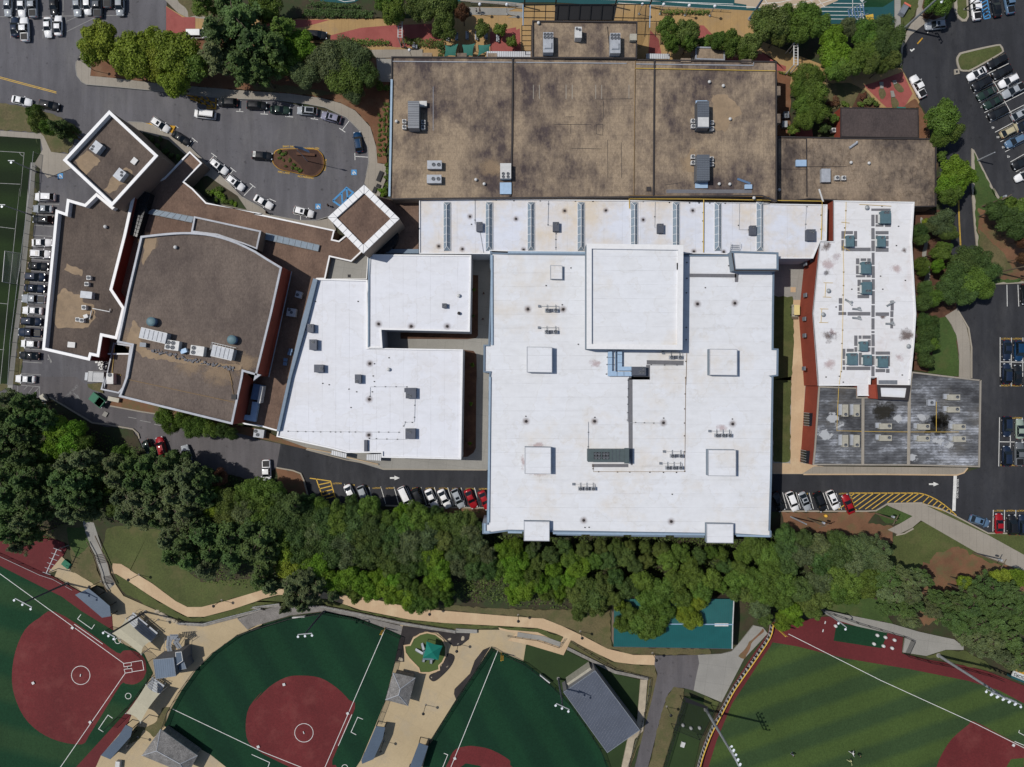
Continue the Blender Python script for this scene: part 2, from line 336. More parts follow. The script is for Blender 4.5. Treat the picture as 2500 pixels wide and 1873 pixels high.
m['wall_striped'] = ribbed('striped_wall_panel', (190, 190, 190), .9, 'Y', wid=.55, depth=.06)
m['rib_w'] = ribbed('ribbed_white_metal', (205, 208, 212), .42, 'X', wid=.4, depth=.5)
m['rib_green'] = ribbed('green_standing_seam', (30, 92, 92), .42, 'X', wid=.12, depth=.72, metal=.1)
m['rib_slate'] = ribbed('slate_standing_seam', (88, 94, 106), .62, 'X', 32, wid=.12, depth=.8)
m['rib_blue'] = ribbed('blue_standing_seam', (98, 112, 128), .5, 'X', -5, wid=.14, depth=.7)
m['shingle'] = mottled('grey_shingles', (122, 120, 118), .3, .9, 5, fv=2.0)
m['pipe_y'] = plain('yellow_gas_pipe', (204, 172, 84), .5); m['pipe_b'] = plain('bronze_pipe', (134, 108, 72), .5)
m['pad'] = plain('grey_walkway_pad', (112, 112, 116), .9, var=.1)
m['glass_sky'] = plain('skylight_glazing', (128, 142, 154), .5, .0, .12, spec=.3)
m['glass_dk'] = plain('dark_glass', (26, 32, 38), .12, 0, .2, k=1, spec=.6)
m['glass_car'] = plain('car_window_glass', (20, 26, 30), .08, 0, .15, k=1, spec=.8)
m['tyre'] = plain('tyre_rubber', (24, 24, 24), .9, k=1); m['rim'] = plain('wheel_rim', (150, 150, 152), .35, .7)
m['lamp_glass'] = plain('headlight_glass', (200, 205, 210), .1, 0); m['tail'] = plain('taillight_red', (130, 20, 18), .3)
m['paint'] = objpaint('car_paint'); m['leaf'] = leafmat('leaves')
m['bark'] = mottled('bark', (92, 80, 68), .25, 1, 6); m['wood'] = mottled('weathered_wood', (112, 98, 80), .2, .5, 4)
m['fabric'] = plain('beige_shade_fabric', (178, 172, 150), .8, 0, .06); m['teal_fab'] = plain('teal_shade_fabric', (20, 112, 98), .8, 0, .08); m['teal_fab2'] = plain('muted_teal_fabric', (54, 110, 100), .8, 0, .08)
m['green_m'] = plain('green_painted_steel', (20, 104, 76), .5); m['orange'] = plain('orange_red_plastic', (226, 58, 30), .6)
m['stone'] = mottled('pale_boulder', (170, 158, 138), .2, .6, 4); m['stone_g'] = mottled('stone_wall_block', (132, 128, 122), .28, .8, 4, seam=[(.9, .08, 'X', 10, .4)])
m['net'] = netmat('chain_link_net', (30, 32, 34), .34); m['net_w'] = netmat('white_goal_net', (150, 155, 150), .22); m['net_k'] = netmat('black_netting', (14, 16, 18), .3)
m['globe'] = plain('lamp_globe', (225, 230, 235), .3, 0); m['skin'] = plain('skin', (180, 130, 104), .6); m['cloth'] = objpaint('clothing', .85, 0, 0)
m['stain'] = stain('roof_drain_stain', (88, 58, 44), 1.1); m['stain2'] = stain('dark_roof_stain', (104, 90, 86), 3.2, 1.22, 2.5, .75); m['stain3'] = stain('sand_stain', (160, 138, 112), 4.5, 1.05, 2.2, .5); m['stain4'] = stain('pale_roof_patch', (176, 178, 180), 3.0, 1.25, 12, .8); m['stain5'] = stain('black_roof_patch', (40, 38, 32), 3.2, 1.0, 3, .85); m['stain6'] = stain('pink_roof_ring', (168, 130, 128), 3.2, 1.28, 3, .35)
# ---------------- ground, roads, fields (structure) ----------------
ZN = [0]
def sheet(name, s, mat, up=0.0, parent=None, sm=0, z=None, kind='structure', org=0):
    """a flat sheet (up=0) or a slab with sides; each lies a few mm above the one laid before"""
    ZN[0] += 1; z = (0.008 + ZN[0] * .002 + up) if z is None else z
    pts = T(s) if isinstance(s, str) else s
    if sm: pts = smooth(pts, sm)
    if name == 'lawn' and not org and not sm and mat in ('grass', 'grass_dry', 'soil', 'clay', 'pine_straw', 'grass_green') and up > 0: org = 2.2
    if org:
        q = []; rg = random.Random(len(pts) * 7 + int(pts[0][0])); L_ = len(pts)
        for i in range(L_):
            a, b2 = pts[i], pts[(i + 1) % L_]; dd = math.hypot(b2[0] - a[0], b2[1] - a[1]); k_ = max(1, int(dd / 9))
            for j in range(k_): q.append((a[0] + (b2[0] - a[0]) * j / k_ + rg.uniform(-org, org), a[1] + (b2[1] - a[1]) * j / k_ + rg.uniform(-org, org)))
        pts = smooth(q, 2)
    b = MB(); vs = [W(p, z) for p in pts]; n = len(vs)
    a = sum(vs[i].x * vs[(i + 1) % n].y - vs[(i + 1) % n].x * vs[i].y for i in range(n))
    if a < 0: vs.reverse()
    b.add(vs, [tuple(range(n))])
    if up: 
        b.add(vs + [Vector((v.x, v.y, 0.0)) for v in vs], [(i, n + i, n + (i + 1) % n, (i + 1) % n) for i in range(n)])
    o = b.build(name, m[mat], parent)
    if parent is None and kind: o['kind'] = kind
    o['z'] = z; return o
def strip(name, lines_, wid, mat, parent=None, z=None, closed=False, h=0.0, kind=None):
    """painted line / kerb ribbon along polylines given as tile strings; width in metres; h>0 raises it as a solid kerb"""
    if z is None: ZN[0] += 1; z = .008 + ZN[0] * .002
    b = MB(); lines_ = [lines_] if isinstance(lines_, str) or isinstance(lines_[0], tuple) else lines_
    for s in lines_:
        pts = [W(p, z) for p in (T(s) if isinstance(s, str) else s)]; n = len(pts); L = []; Rr = []
        for i in range(n):
            if closed: a, c = pts[i - 1], pts[(i + 1) % n]
            else: a, c = pts[max(i - 1, 0)], pts[min(i + 1, n - 1)]
            d1 = (pts[i] - a); d2 = (c - pts[i])
            if d1.length < 1e-6: d1 = d2
            if d2.length < 1e-6: d2 = d1
            d1.normalize(); d2.normalize(); t = (d1 + d2)
            if t.length < .1: t = d2.copy()
            t.normalize(); nn = Vector((-t.y, t.x, 0)); k = 1 / max(.5, nn.dot(Vector((-d2.y, d2.x, 0))))
            L.append(pts[i] + nn * wid / 2 * k); Rr.append(pts[i] - nn * wid / 2 * k)
        up = Vector((0, 0, h)); q = n if closed else n - 1
        vs = [v + up for v in L] + [v + up for v in Rr]
        fs = [(i, n + i, n + (i + 1) % n, (i + 1) % n) for i in range(q)]
        if h:
            vs += [Vector((v.x, v.y, 0)) for v in L] + [Vector((v.x, v.y, 0)) for v in Rr]
            fs += [((i + 1) % n, 2 * n + (i + 1) % n, 2 * n + i, i) for i in range(q)] + [(n + i, 3 * n + i, 3 * n + (i + 1) % n, n + (i + 1) % n) for i in range(q)]
            if not closed: fs += [(0, 2 * n, 3 * n, n), (n - 1, 2 * n - 1, 4 * n - 1, 3 * n - 1)]
        b.add(vs, fs)
    o = b.build(name, m[mat], parent)
    if parent is None: o['kind'] = kind or 'structure'
    return o
def circle(tile, x, y, r, n=28, a0=0, a1=360):
    c = T('%s:%s,%s' % (tile, x, y))[0]; r = r / TS
    return [(c[0] + r * cos(R(a0 + (a1 - a0) * i / n)), c[1] + r * sin(R(a0 + (a1 - a0) * i / n))) for i in range(n)]
_dg = [None]
def text(s, tile, x, y, size, rot, mat, parent, z, name='lettering', extrude=0, sx=1.0):
    cu = bpy.data.curves.new(name, 'FONT'); cu.body = s; cu.size = size; cu.align_x = 'CENTER'; cu.align_y = 'CENTER'; cu.offset = .012 * size; cu.extrude = extrude
    t = bpy.data.objects.new(name, cu); COL.objects.link(t); bpy.context.view_layer.update()
    me = bpy.data.meshes.new_from_object(t.evaluated_get(bpy.context.evaluated_depsgraph_get())); bpy.data.objects.remove(t)
    me.materials.clear(); me.materials.append(m[mat]); o = link(name, me, parent, at(tile, x, y, z) if isinstance(tile, str) else tile, rot); o.location.z = z; o.scale = (sx, 1, 1); return o

g0 = MB().add([(-2500, -2500, 0), (2500, -2500, 0), (2500, 2500, 0), (-2500, 2500, 0)], [(0, 1, 2, 3)]).build('ground', m['soil']); g0['kind'] = 'structure'
lot = sheet('parking_lot', 'A1:-400,-600 1405,-600 1405,300 690,500 690,700 A2:200,850 900,1000 1000,1300 960,1657 B2:800,200 690,340 0,200 B1:1500,100 1500,900 C1:1400,350 900,410 -400,260', 'asph_old')
sheet('road', 'A1:-400,-600 1405,-600 1405,120 1300,330 650,430 650,1160 560,1350 -400,1350', 'asph_old')
lane = sheet('service_lane', 'C1:-50,0 640,0 900,200 1330,300 2060,420 2209,440 C2:0,520 225,565 190,765 0,900 C1:1500,1000 600,700 100,300', 'asph_mid')
road = sheet('service_road', 'C2:225,565 440,610 780,690 1090,785 1960,785 C3:1000,790 C4:90,820 1640,828 1840,765 1850,20 B4:1900,1300 1900,1700 C4:2209,700 2600,700 2600,1320 2209,1320 1905,1312 1640,1172 1350,1062 1060,1065 950,1132 90,1138 C3:1000,1115 C2:1960,1108 1100,1092 700,1090 450,1000 405,815 190,765', 'asph_new')
eroad = sheet('east_drive', 'A4:1620,-600 2900,-600 B4:2900,1700 C4:2900,700 1850,700 1850,20 B4:1760,1640 1760,1400 1740,1200 1640,1010 1500,700 1540,300 1500,0 A4:1500,1300 1420,1010 1320,860 1185,600 1190,400 1250,300 1370,200 1560,160 1620,30', 'asph_new')
sheet('parking_lot', 'B4:1930,812 2900,812 2900,-300 2300,-300 2300,700 1950,750', 'asph_new')
# soccer side
sheet('sports_field', 'A1:-500,1130 340,1150 345,1300 300,1370 255,1370 B1:200,390 170,800 110,1250 65,1650 C1:60,60 -500,60', 'turf_s')
sheet('path', 'A1:-200,1088 345,1125 370,1150 430,1280 570,1300 600,1420 400,1500 335,1420 290,1380 360,1260 340,1170 -200,1135', 'conc', .12)
sheet('path', 'A1:262,1370 300,1370 285,1657 B1:245,390 205,800 150,1250 105,1690 62,1690 110,1250 168,800 200,390 235,1 A1:238,1657', 'conc_grey', .05)
sheet('lawn', 'A1:-200,850 120,880 450,960 640,1060 640,1150 570,1290 430,1275 370,1150 340,1118 -200,1080', 'grass_dry', .1)
sheet('lawn', 'A1:300,1150 370,1380 335,1420 330,1657 B1:265,390 170,1657 110,1657 205,800 240,390 A1:290,1640 300,1420 340,1320', 'soil', .03)
sheet('lawn', 'B1:265,0 310,0 280,400 170,1657 C1:130,60 -300,260 -300,60 60,60 B1:110,1657 205,800 245,390', 'grass_dry', .04)
# island of trees north of the drop-off loop
isl = 'A1:1375,-200 1390,0 1500,110 1580,150 1750,160 1960,-300'
sheet('pavement', isl, 'conc', .12); sheet('lawn', 'A1:1480,-200 1490,0 1590,100 1580,140 1800,140 1960,-300', 'grass_dry', .12)
sheet('plaza', 'A1:1400,50 1500,112 1580,152 2150,160 A2:30,160 400,155 1180,160 1830,140 1830,60 2209,60 A3:0,55 1000,30 2209,100 A4:0,350 520,550 500,420 1180,580 1330,860 A4:1300,910 650,905 A4:0,600 A3:2209,560 0,560 A2:2209,520 1150,520 1000,420 640,380 440,350 A1:1690,380 1400,300', 'paver_tan', .1)
for s in ('A1:1400,55 1530,140 1530,240 1700,245 2209,300 2209,380 1400,300', 'A2:130,165 640,168 420,230 100,235', 'A2:640,300 900,235 1200,210 1560,200 1600,380 1200,400 900,330 640,380', 'A2:1990,270 2209,230 2209,440 1990,440', 'A3:0,280 100,240 110,440 0,440', 'A3:1200,255 1270,330 1300,490 1180,490', 'A3:1550,210 1650,215 1740,310 1600,320 1560,260', 'A3:1540,400 1560,500 2150,520 2209,500 2120,450 2000,500', 'A4:0,440 60,470 120,530 205,560 200,600 125,600 125,515 0,515', 'A4:860,720 960,690 1185,605 1270,790 1200,905 1050,905 1000,860', 'A4:200,1080 420,1060 430,1150 300,1150'):
    sheet('plaza', s, 'paver_red', .1)
sheet('plaza', 'A1:1525,145 1645,145 1645,240 1525,240', 'paver_red', .1)
trk = sheet('running_track', 'A2:560,-300 2209,-300 A3:2209,-300 A4:1115,-300 1115,205 560,200 0,110 A3:2100,105 1290,80 400,20 130,20 0,40 A2:2209,45 1740,12 900,-10 850,18 780,30 560,10', 'teal_track')
sheet('running_track', 'A3:1905,-200 1910,25 2010,40 2010,70 2209,60 A4:0,105 200,100 480,75 640,5 700,-200', 'track_tan')
sheet('plaza', 'A4:860,-100 1115,-100 1115,0 1020,60 860,60', 'turf_a')
strip('lane_line', ['A2:700,-5 760,15 850,5', 'A3:930,25 2130,100', 'A3:930,-10 2130,65', 'A3:400,-20 1900,35', 'A4:480,95 860,98', 'A4:500,60 860,63', 'A4:540,128 850,130', 'A4:560,160 850,163', 'A4:600,28 860,30', 'A4:765,-20 765,165'], .12, 'white_paint', trk)
strip('lane_line', ['A4:0,30 150,20 420,-40', 'A4:0,62 250,45 560,-30', 'A4:20,-10 90,95', 'A4:420,-20 425,75', 'A4:470,-10 530,60', 'A4:0,92 350,78 620,-10'], .12, 'white_paint', trk)
for y, c in ((10, '4'), (45, '5'), (118, '7'), (152, '8')): text(c, 'A4', 846, y, 1.3, 90, 'white_paint', trk, trk['z'] + .03)
b = strip('field_marking', ['A4:940,130 890,140 905,172 942,158'], .7, 'yellow_paint', trk, z=trk['z'] + .035)
sheet('pavement', 'A2:1740,8 2139,44 A3:130,80 130,30 A2:2139,16 1740,-6', 'conc', .1); sheet('pavement', 'A2:1800,60 2209,70 A3:0,95 125,100 125,150 0,150 A2:2209,130 1830,125', 'conc_grey', .14)
sheet('pavement', 'A4:1120,-200 1170,-200 1170,250 1120,250', 'conc_grey', .12); sheet('lawn', 'A4:1172,-200 1260,-200 1240,30 1190,230 1172,250', 'grass', .12)
sheet('pavement', 'A4:1345,-200 1600,-200 1580,40 1540,160 1380,195 1250,300 1190,400 1180,540 1170,560 1175,380 1230,250 1300,130', 'conc', .14)
sheet('lawn', 'A4:1400,-200 1590,-200 1575,30 1530,140 1440,170 1380,150 1350,60', 'mulch', .15)
sheet('lawn', 'A4:1250,-100 1330,-100 1320,60 1260,160 1200,240 1180,250', 'grass', .14)
# building surrounds on the north-east
sheet('lawn', 'A4:540,700 760,700 870,760 980,880 660,900 540,940 540,850', 'grass_dry', .12); sheet('lawn', 'A4:130,600 240,620 240,1140 130,1140', 'pine_straw', .1)
sheet('lawn', 'A4:820,780 1000,880 980,905 760,905', 'mulch', .13)
sheet('lawn', 'A4:1200,905 1290,830 1400,1000 1430,1200 1480,1320 1480,1450 1320,1200 1320,905', 'pine_straw', .12)
for s in ('985,760 1010,740 1035,760 1045,800 1020,835 995,820', '1110,690 1150,700 1190,740 1195,770 1160,778 1120,740', '1090,810 1130,830 1155,870 1140,905 1100,905'): sheet('planting_bed', 'A4:' + s, 'grass_dry', .12, sm=3)
for s in ('992,690 1025,690 1025,745 1000,745', '1100,680 1130,675 1140,700 1115,712', '1085,765 1110,765 1125,815 1095,820'): sheet('planter_slab', 'A4:' + s, 'conc_grey', .3)
nis = 'A4:1640,500 1660,455 1700,435 1975,375 2020,385 2037,420 2015,455 1780,590 1730,603 1680,600 1655,570'
sheet('pavement', nis, 'curb', .14, sm=3); sheet('lawn', 'A4:1655,505 1672,468 1712,448 1975,388 2010,398 2022,422 2000,450 1770,578 1725,588 1685,585 1668,560', 'grass', .15, sm=3)
sheet('pavement', 'A4:1622,585 1660,580 1668,622 1625,630', 'curb', .14); sheet('lawn', 'A4:1634,596 1650,593 1654,612 1637,615', 'asph_new', .16)
sheet('pavement', 'A4:1620,-100 1625,90 1650,150 1690,182 1725,180 1745,140 1735,-100', 'curb', .14, sm=0); sheet('lawn', 'A4:1640,-100 1645,90 1670,148 1700,168 1728,130 1718,-100', 'grass', .15)
tri = sheet('pavement', 'A4:1768,1250 1790,1265 1985,1657 B4:1960,0 2010,85 2209,95 2209,800 1930,812 1840,640 1812,520 1790,300 1768,0 A4:1768,1657', 'curb', .14)
sheet('lawn', 'A4:1790,1290 1968,1657 B4:1945,0 1995,95 2209,110 2300,110 2300,785 1935,795 1860,640 1830,520 1806,300 1790,0 A4:1788,1657', 'grass_green', .15)
sheet('lawn', 'B4:1830,160 1990,260 2209,330 2300,770 1960,760 1900,620 1850,500 1830,330', 'clay', .15, org=4); sheet('lawn', 'B4:1830,330 1900,420 2050,560 2120,700 1960,770 1870,640 1835,520', 'grass_dry', .15)
# east side green between the wing and the drive
sheet('lawn', 'B4:1270,190 1480,180 1560,200 1590,400 1600,600 1640,1010 1560,1080 1650,1280 1665,1590 1280,1530 1300,1060 1265,450', 'mulch', .1)
sheet('lawn', 'B4:1460,1090 1560,1080 1640,1260 1662,1400 1665,1590 1400,1560 1440,1400', 'grass_green', .13)
sheet('pavement', 'B4:1545,1075 1600,1040 1645,1015 1725,1170 1752,1300 1760,1440 1758,1657 C4:1740,10 B4:1660,1610 1665,1400 1640,1240 1600,1150', 'conc', .14)
sheet('path', 'B4:1360,265 1400,450 1385,560 1420,700 1400,830 1360,800 1385,700 1350,560 1370,450 1335,265', 'conc_grey', .12, sm=3)
strip('kerb', 'B4:1640,1010 1740,1180 1765,1340 1765,1600', .3, 'curb', h=.16)
# court between the big white block and the brick wing
sheet('courtyard', 'B4:100,560 600,560 600,1700 C4:480,820 90,820 90,720 B4:60,1700', 'conc_grey', .1)
sheet('path', 'B4:262,940 350,940 345,1060 365,1657 C4:365,75 330,690 450,745 560,760 550,820 340,818 165,818 165,740 240,735 B4:248,1657', 'conc_tan', .1); sheet('path', 'C4:90,728 235,728 235,817 90,817', 'conc_tan', .11)
sheet('lawn', 'B4:100,905 250,915 270,940 268,1400 250,1650 C4:245,0 238,690 215,720 100,720 B4:90,1657', 'grass', .13)
sheet('path', 'B4:228,830 C4:0,0' if 0 else 'B4:242,832 285,832 285,875 242,875', 'conc_tan', .12)
sheet('pavement', 'C4:440,755 1730,765 1700,805 1650,825 340,818', 'conc', .13); strip('kerb', 'C4:350,822 1000,822 1640,828 1700,808 1732,768', .3, 'conc_tan', h=.15)
# court between the white left blocks and the big block
sheet('courtyard', 'B2:1600,500 2100,500 2100,1700 C2:2100,785 1090,785 780,690 440,610 200,520 600,560 1060,640 1700,640 B2:1700,1400 900,1400 900,1150 1800,1150', 'conc_grey', .1)
sheet('planting_bed', 'B2:1820,730 1890,732 1888,1240 1870,1262 1800,1272 1235,1268 1235,1200 1820,1200', 'mulch', .12); sheet('planting_bed', 'B2:1755,1360 1850,1370 1875,1400 1880,1657 C2:1875,0 1870,600 1850,640 1800,675 1740,680', 'mulch', .12)
strip('kerb', 'C2:440,612 780,700 1040,745 1090,778 1960,785', .25, 'curb', h=.15); strip('kerb', 'C2:450,600 640,635 800,680 1050,735', .2, 'conc_tan', h=.6)
sheet('pavement', 'C2:200,500 C1:2050,400 1010,170 930,170 930,240 1340,300 C2:350,590 450,605', 'clay', .12) if 0 else None
sheet('planting_bed', 'C1:930,165 1040,180 2050,420 2209,440 C2:200,510 450,600 440,612 220,560 C1:1330,315 1180,290 930,240', 'clay', .12)
strip('kerb', 'C1:930,245 1180,292 1330,315', .3, 'conc', h=.15)
# yard on the left below the long wing
sheet('planting_bed', 'C1:735,60 860,50 870,140 780,110 745,90', 'grass_dry', .12)
strip('kerb', 'C1:420,172 780,388 900,402 1120,440 1165,480 1175,520', .3, 'curb', h=.15)
# middle strip below the loop road
sheet('lawn', 'C1:-400,230 420,180 780,400 1120,450 1200,600 1500,720 1700,760 2209,900 C2:200,880 190,765 330,790 400,820 455,1010 700,1100 1100,1095 1300,1090 1960,1110 C3:1000,1110 C4:90,1140 950,1140 1040,1090 1270,1180 C4:1100,1380 700,1657 D4:500,400 D3:2100,440 1880,240 880,240 0,320 D2:2150,330 D2:0,170 D1:2100,150 1700,300 1100,0 C1:950,1580 600,1300 330,1330 -400,1300', 'soil', .05)
sheet('lawn', 'C2:190,768 330,795 405,835 450,990 300,990 200,880', 'clay', .12, sm=0); strip('kerb', 'C2:190,765 330,790 395,815 420,870 455,1000', .3, 'curb', h=.15)
sheet('lawn', 'C2:1500,1095 1960,1110 1960,1200 1500,1160', 'clay', .1)
sheet('lawn', 'C4:165,1145 880,1140 960,1150 900,1230 1100,1260 1100,1400 700,1350 200,1290', 'clay', .1)
strip('kerb', ['C4:160,1132 880,1132 960,1128 1060,1068 1350,1062', 'C2:1110,1085 1500,1098 1950,1105'], .3, 'curb', h=.15)
sheet('lawn', 'C4:950,1140 1060,1085 1270,1175 1160,1240 1050,1230', 'grass_green', .12); sheet('lawn', 'C4:1350,1215 1800,1430 2209,1620 D4:2209,60 1500,60 1100,80 C4:1070,1600 1110,1350 1275,1275', 'grass', .11)
sheet('lawn', 'C4:1640,1440 2209,1657 D4:2209,200 1700,420 1350,450 1100,300 1050,100 C4:1350,1600 1500,1480', 'clay', .115, org=6)
sheet('road', 'C4:1060,1070 1350,1068 1500,1140 1900,1330 2209,1500 2600,1700 2600,1900 2209,1640 1860,1510 1600,1360 1340,1210 1270,1270 1150,1330 1060,1290 1160,1240 1270,1175 1060,1085', 'conc', .12)
sheet('lawn', 'C4:1400,1085 1640,1180 1905,1318 2209,1320 2600,1320 2600,1690 2209,1500 1860,1330 1500,1150', 'grass', .11)
strip('kerb', ['C4:1350,1070 1500,1110 1640,1178 1905,1318 2600,1322', 'C4:1130,1335 1200,1320 1275,1278'], .3, 'curb', h=.16)
# ---- grass and paths around the ball fields ----
sheet('lawn', 'C1:900,1280 1100,1240 1350,1300 1500,1500 1600,1657 D1:1700,100 2209,60 2209,165 1900,258 1700,308 1580,308 1480,258 1280,108 1100,0 C1:1120,1650 1040,1590 920,1575 860,1450', 'grass', .06)
sheet('lawn', 'C1:330,1300 560,1240 700,1200 740,1400 830,1657 D1:905,180 600,0 C1:600,1550 590,1420', 'grass_dry', .06)
sheet('lawn', 'C1:560,1280 700,1260 760,1420 640,1520 580,1400', 'grass_green', .062)
track = sheet('warning_track', 'C1:-500,1100 0,1372 330,1330 540,1395 560,1450 520,1530 400,1657 D1:640,160 820,270 940,380 955,500 1000,700 1290,860 1160,1060 1080,1280 850,1600 740,1900 -500,1900', 'track_red')
bat = sheet('plaza', 'C1:520,1515 590,1580 D1:600,0 905,182 865,110 970,112 1040,215 1300,328 1510,455 1720,468 2000,400 2090,500 2209,440 2209,470 2000,550 1800,690 1650,840 1530,1010 1440,1170 1385,1310 1500,1400 1770,1550 1980,1700 1980,1900 700,1900 850,1560 1080,1290 1160,1080 1290,870 1215,700 1000,600 955,500 945,380 820,250 640,150 460,50 480,0 C1:400,1657', 'plaza')
cen = sheet('plaza', 'D2:1180,770 1250,540 1230,460 1850,500 2070,500 2209,530 D3:0,590 160,620 135,765 0,712 D2:2075,690 2000,645 1700,1090 1480,1440 1330,2000 700,2000 880,1610 1030,1290 1110,1090', 'plaza')
tA = sheet('sports_field', 'D1:-500,-420 -100,-90 330,128 520,220 680,338 945,500 960,505 1000,600 1215,700 1290,860 1160,1060 1040,1220 640,1657 500,1900 -500,1900', 'turf_a')
inA = sheet('infield', 'D1:460,345 330,400 210,500 130,680 100,880 120,1050 200,1230 330,1360 500,1440 690,1465 750,1390 850,1230 1015,965 1060,955 1130,960 1200,920 1232,850 1228,770 1190,710 1120,675 1040,675 985,692 750,520', 'infield', sm=3)
strip('foul_line', ['D1:-60,-15 1045,785', 'D1:1055,865 480,1700', 'D1:625,452 865,620'], .13, 'white_paint', tA, z=inA['z'] + .02)
strip('pitching_circle', circle('D1', 680, 883, 78), .12, 'white_paint', inA, z=inA['z'] + .022, closed=True)
strip('batter_box', ['D1:1040,783 1105,775 1108,803 1045,812 1040,783', 'D1:1045,833 1110,825 1115,855 1055,865 1045,833', 'D1:1108,772 1198,758 1212,838 1118,853'], .12, 'white_paint', inA, z=inA['z'] + .026)
strip('coach_box', ['D1:682,370 653,408 772,492 797,455', 'D1:948,1245 910,1218 830,1335 870,1360'], .13, 'white_paint', tA, z=tA['z'] + .01)
for x, y in ((992, 592), (1080, 1058)): strip('on_deck_circle', circle('D1', x, y, 24), .12, 'white_paint', tA, z=tA['z'] + .012, closed=True)
tB = sheet('sports_field', 'D1:2209,460 2000,545 1800,690 1650,840 1530,1010 1440,1170 1385,1310 1500,1400 1770,1550 2150,1850 D2:700,1900 900,1600 1030,1290 1110,1090 1190,770 1243,550 1100,490 850,398 590,350 300,388 0,478', 'turf_b')
inB = sheet('infield', 'D1:2209,1020 2100,1150 2070,1300 2090,1440 2180,1520 D2:300,1700 640,1900 700,1657 660,1600 850,1165 800,1090 700,990 560,905 400,885 270,900 130,980 0,1110', 'infield', sm=3)
strip('foul_line', ['D1:1455,1168 2209,1527 D2:440,1675', 'D2:1107,485 580,1700', 'D2:825,1213 710,1478'], .13, 'white_paint', tB, z=inB['z'] + .02)
strip('pitching_circle', circle('D2', 421, 1368, 78), .12, 'white_paint', inB, z=inB['z'] + .022, closed=True)
strip('coach_box', ['D2:918,1254 874,1236 818,1362 862,1385', 'D2:-20,1550 132,1618 110,1680'], .13, 'white_paint', tB, z=inB['z'] + .03)
strip('on_deck_circle', circle('D2', 765, 1660, 24), .12, 'white_paint', tB, z=tB['z'] + .012, closed=True)
sheet('sports_field', 'D2:0,1510 300,1657 330,1760 0,1760', 'turf_b')
tO = sheet('sports_field', 'D3:152,625 310,660 470,712 500,680 690,770 900,870 1130,925 1120,1100 1110,1330 1030,1560 985,1657 850,1657 770,1480 640,1280 510,1100 390,985 280,880 130,765', 'turf_o')
tC = sheet('sports_field', 'D2:2075,690 2000,645 1700,1090 1480,1440 1330,2000 D3:850,2000 850,1657 775,1490 645,1285 515,1105 395,990 280,882 135,770 0,710 D2:2100,690', 'turf_b')
inC = sheet('infield', 'D2:1640,1750 1645,1600 1695,1510 1780,1482 1860,1480 2000,1510 2150,1595 D3:20,1640 80,1700 60,1800', 'infield', sm=3); sheet('infield', 'D2:1740,1657 1785,1625 1900,1645 1990,1700 1740,1700', 'turf_b')
strip('foul_line', ['D2:2055,675 1650,1680'], .13, 'white_paint', tC, z=inC['z'] + .02); strip('coach_box', ['D2:1600,1540 1633,1553 1590,1660'], .13, 'white_paint', tC, z=inC['z'] + .03)
rD = sheet('warning_track', 'D3:1560,2000 1590,1657 1650,1455 1760,1220 1900,960 2070,700 2190,530 D4:70,440 340,420 520,390 630,385 1190,560 1180,700 1390,750 1700,800 1900,850 2209,970 2700,1250 2700,2000', 'track_red')
tD = sheet('sports_field', 'D3:1690,1657 1760,1430 1890,1120 2209,640 D4:10,760 90,605 300,640 700,740 1240,830 1740,930 2000,1010 2209,1120 2700,1330 2700,2100 D3:1640,2100', 'turf_c')
sheet('sports_field', 'D4:625,470 660,440 1060,525 1010,655 605,592', 'turf_a'); sheet('infield', 'D4:455,435 625,470 605,585 440,535', 'track_red')
inD = sheet('infield', 'D4:1790,1272 2040,1400 2209,1485 2500,1630 2500,1800 1400,1800 1470,1657 1510,1560 1600,1420 1740,1300', 'infield', sm=3); sheet('infield', 'D4:2060,1657 2100,1590 2209,1580 2209,1700', 'turf_c')
strip('foul_line', ['D4:225,535 1000,925 1800,1290 2300,1540', 'D4:2130,1440 2250,1490'], .13, 'white_paint', tD, z=inD['z'] + .02); strip('coach_box', ['D4:2170,1345 2165,1365 2230,1400'], .13, 'white_paint', tD, z=inD['z'] + .02)
# paths
PU = 'D1:940,22 C1:950,1572 1020,1578 1090,1620 D1:1100,0 1280,108 1480,258 1580,308 1700,308 1900,258 2209,165 D2:250,110 400,110 640,200 950,230 1300,308 1550,335 2209,390 D3:300,405 450,465 620,545 840,660 1060,712 1240,714'
PL = 'D3:1235,797 1050,790 900,770 730,690 530,588 468,715 150,620 0,590 D2:2209,530 2070,500 2060,480 D3:0,500 250,520 440,610 470,560 400,530 250,485 0,470 D2:1600,442 1300,412 900,332 640,245 400,210 200,205 0,258 D1:2209,243 1950,330 1720,390 1580,390 1480,340 1290,230 1080,90 980,30'
sheet('path', PU + ' ' + PL, 'conc_tan', .1)
sheet('lawn', 'D1:965,28 1080,95 1290,235 1480,345 1580,396 1720,396 1950,336 2209,249 D2:0,264 200,212 400,216 640,251 900,338 1300,418 1600,448 2209,475 D3:0,476 250,492 395,536 460,565 440,605 250,540 0,505 D2:2070,480 1700,500 1250,420 570,290 0,300 D1:2209,320 1800,420 1640,435 1510,418 1300,325 1040,190 985,100', 'grass', .06)
sheet('gravel_bed', 'D1:2000,408 2085,498 D2:0,470 300,380 590,342 850,390 1100,485 1240,545 1250,470 1000,410 570,300 250,285 D1:2209,335', 'gravel', .02)
sheet('lawn', 'D3:0,325 200,330 500,330 860,330 870,640 1200,650 1710,660 1710,700 1600,710 1240,712 1060,708 840,655 620,540 450,460 300,400 0,385 D2:2209,385 1550,330 1300,300 1400,280', 'grass_dry', .06)
sheet('lawn', 'D3:540,590 730,695 900,775 1050,795 1235,800 1260,880 1200,1300 1020,1657 985,1700 1110,1340 1130,925 1180,900 1050,880 700,760 500,640', 'grass_dry', .07)
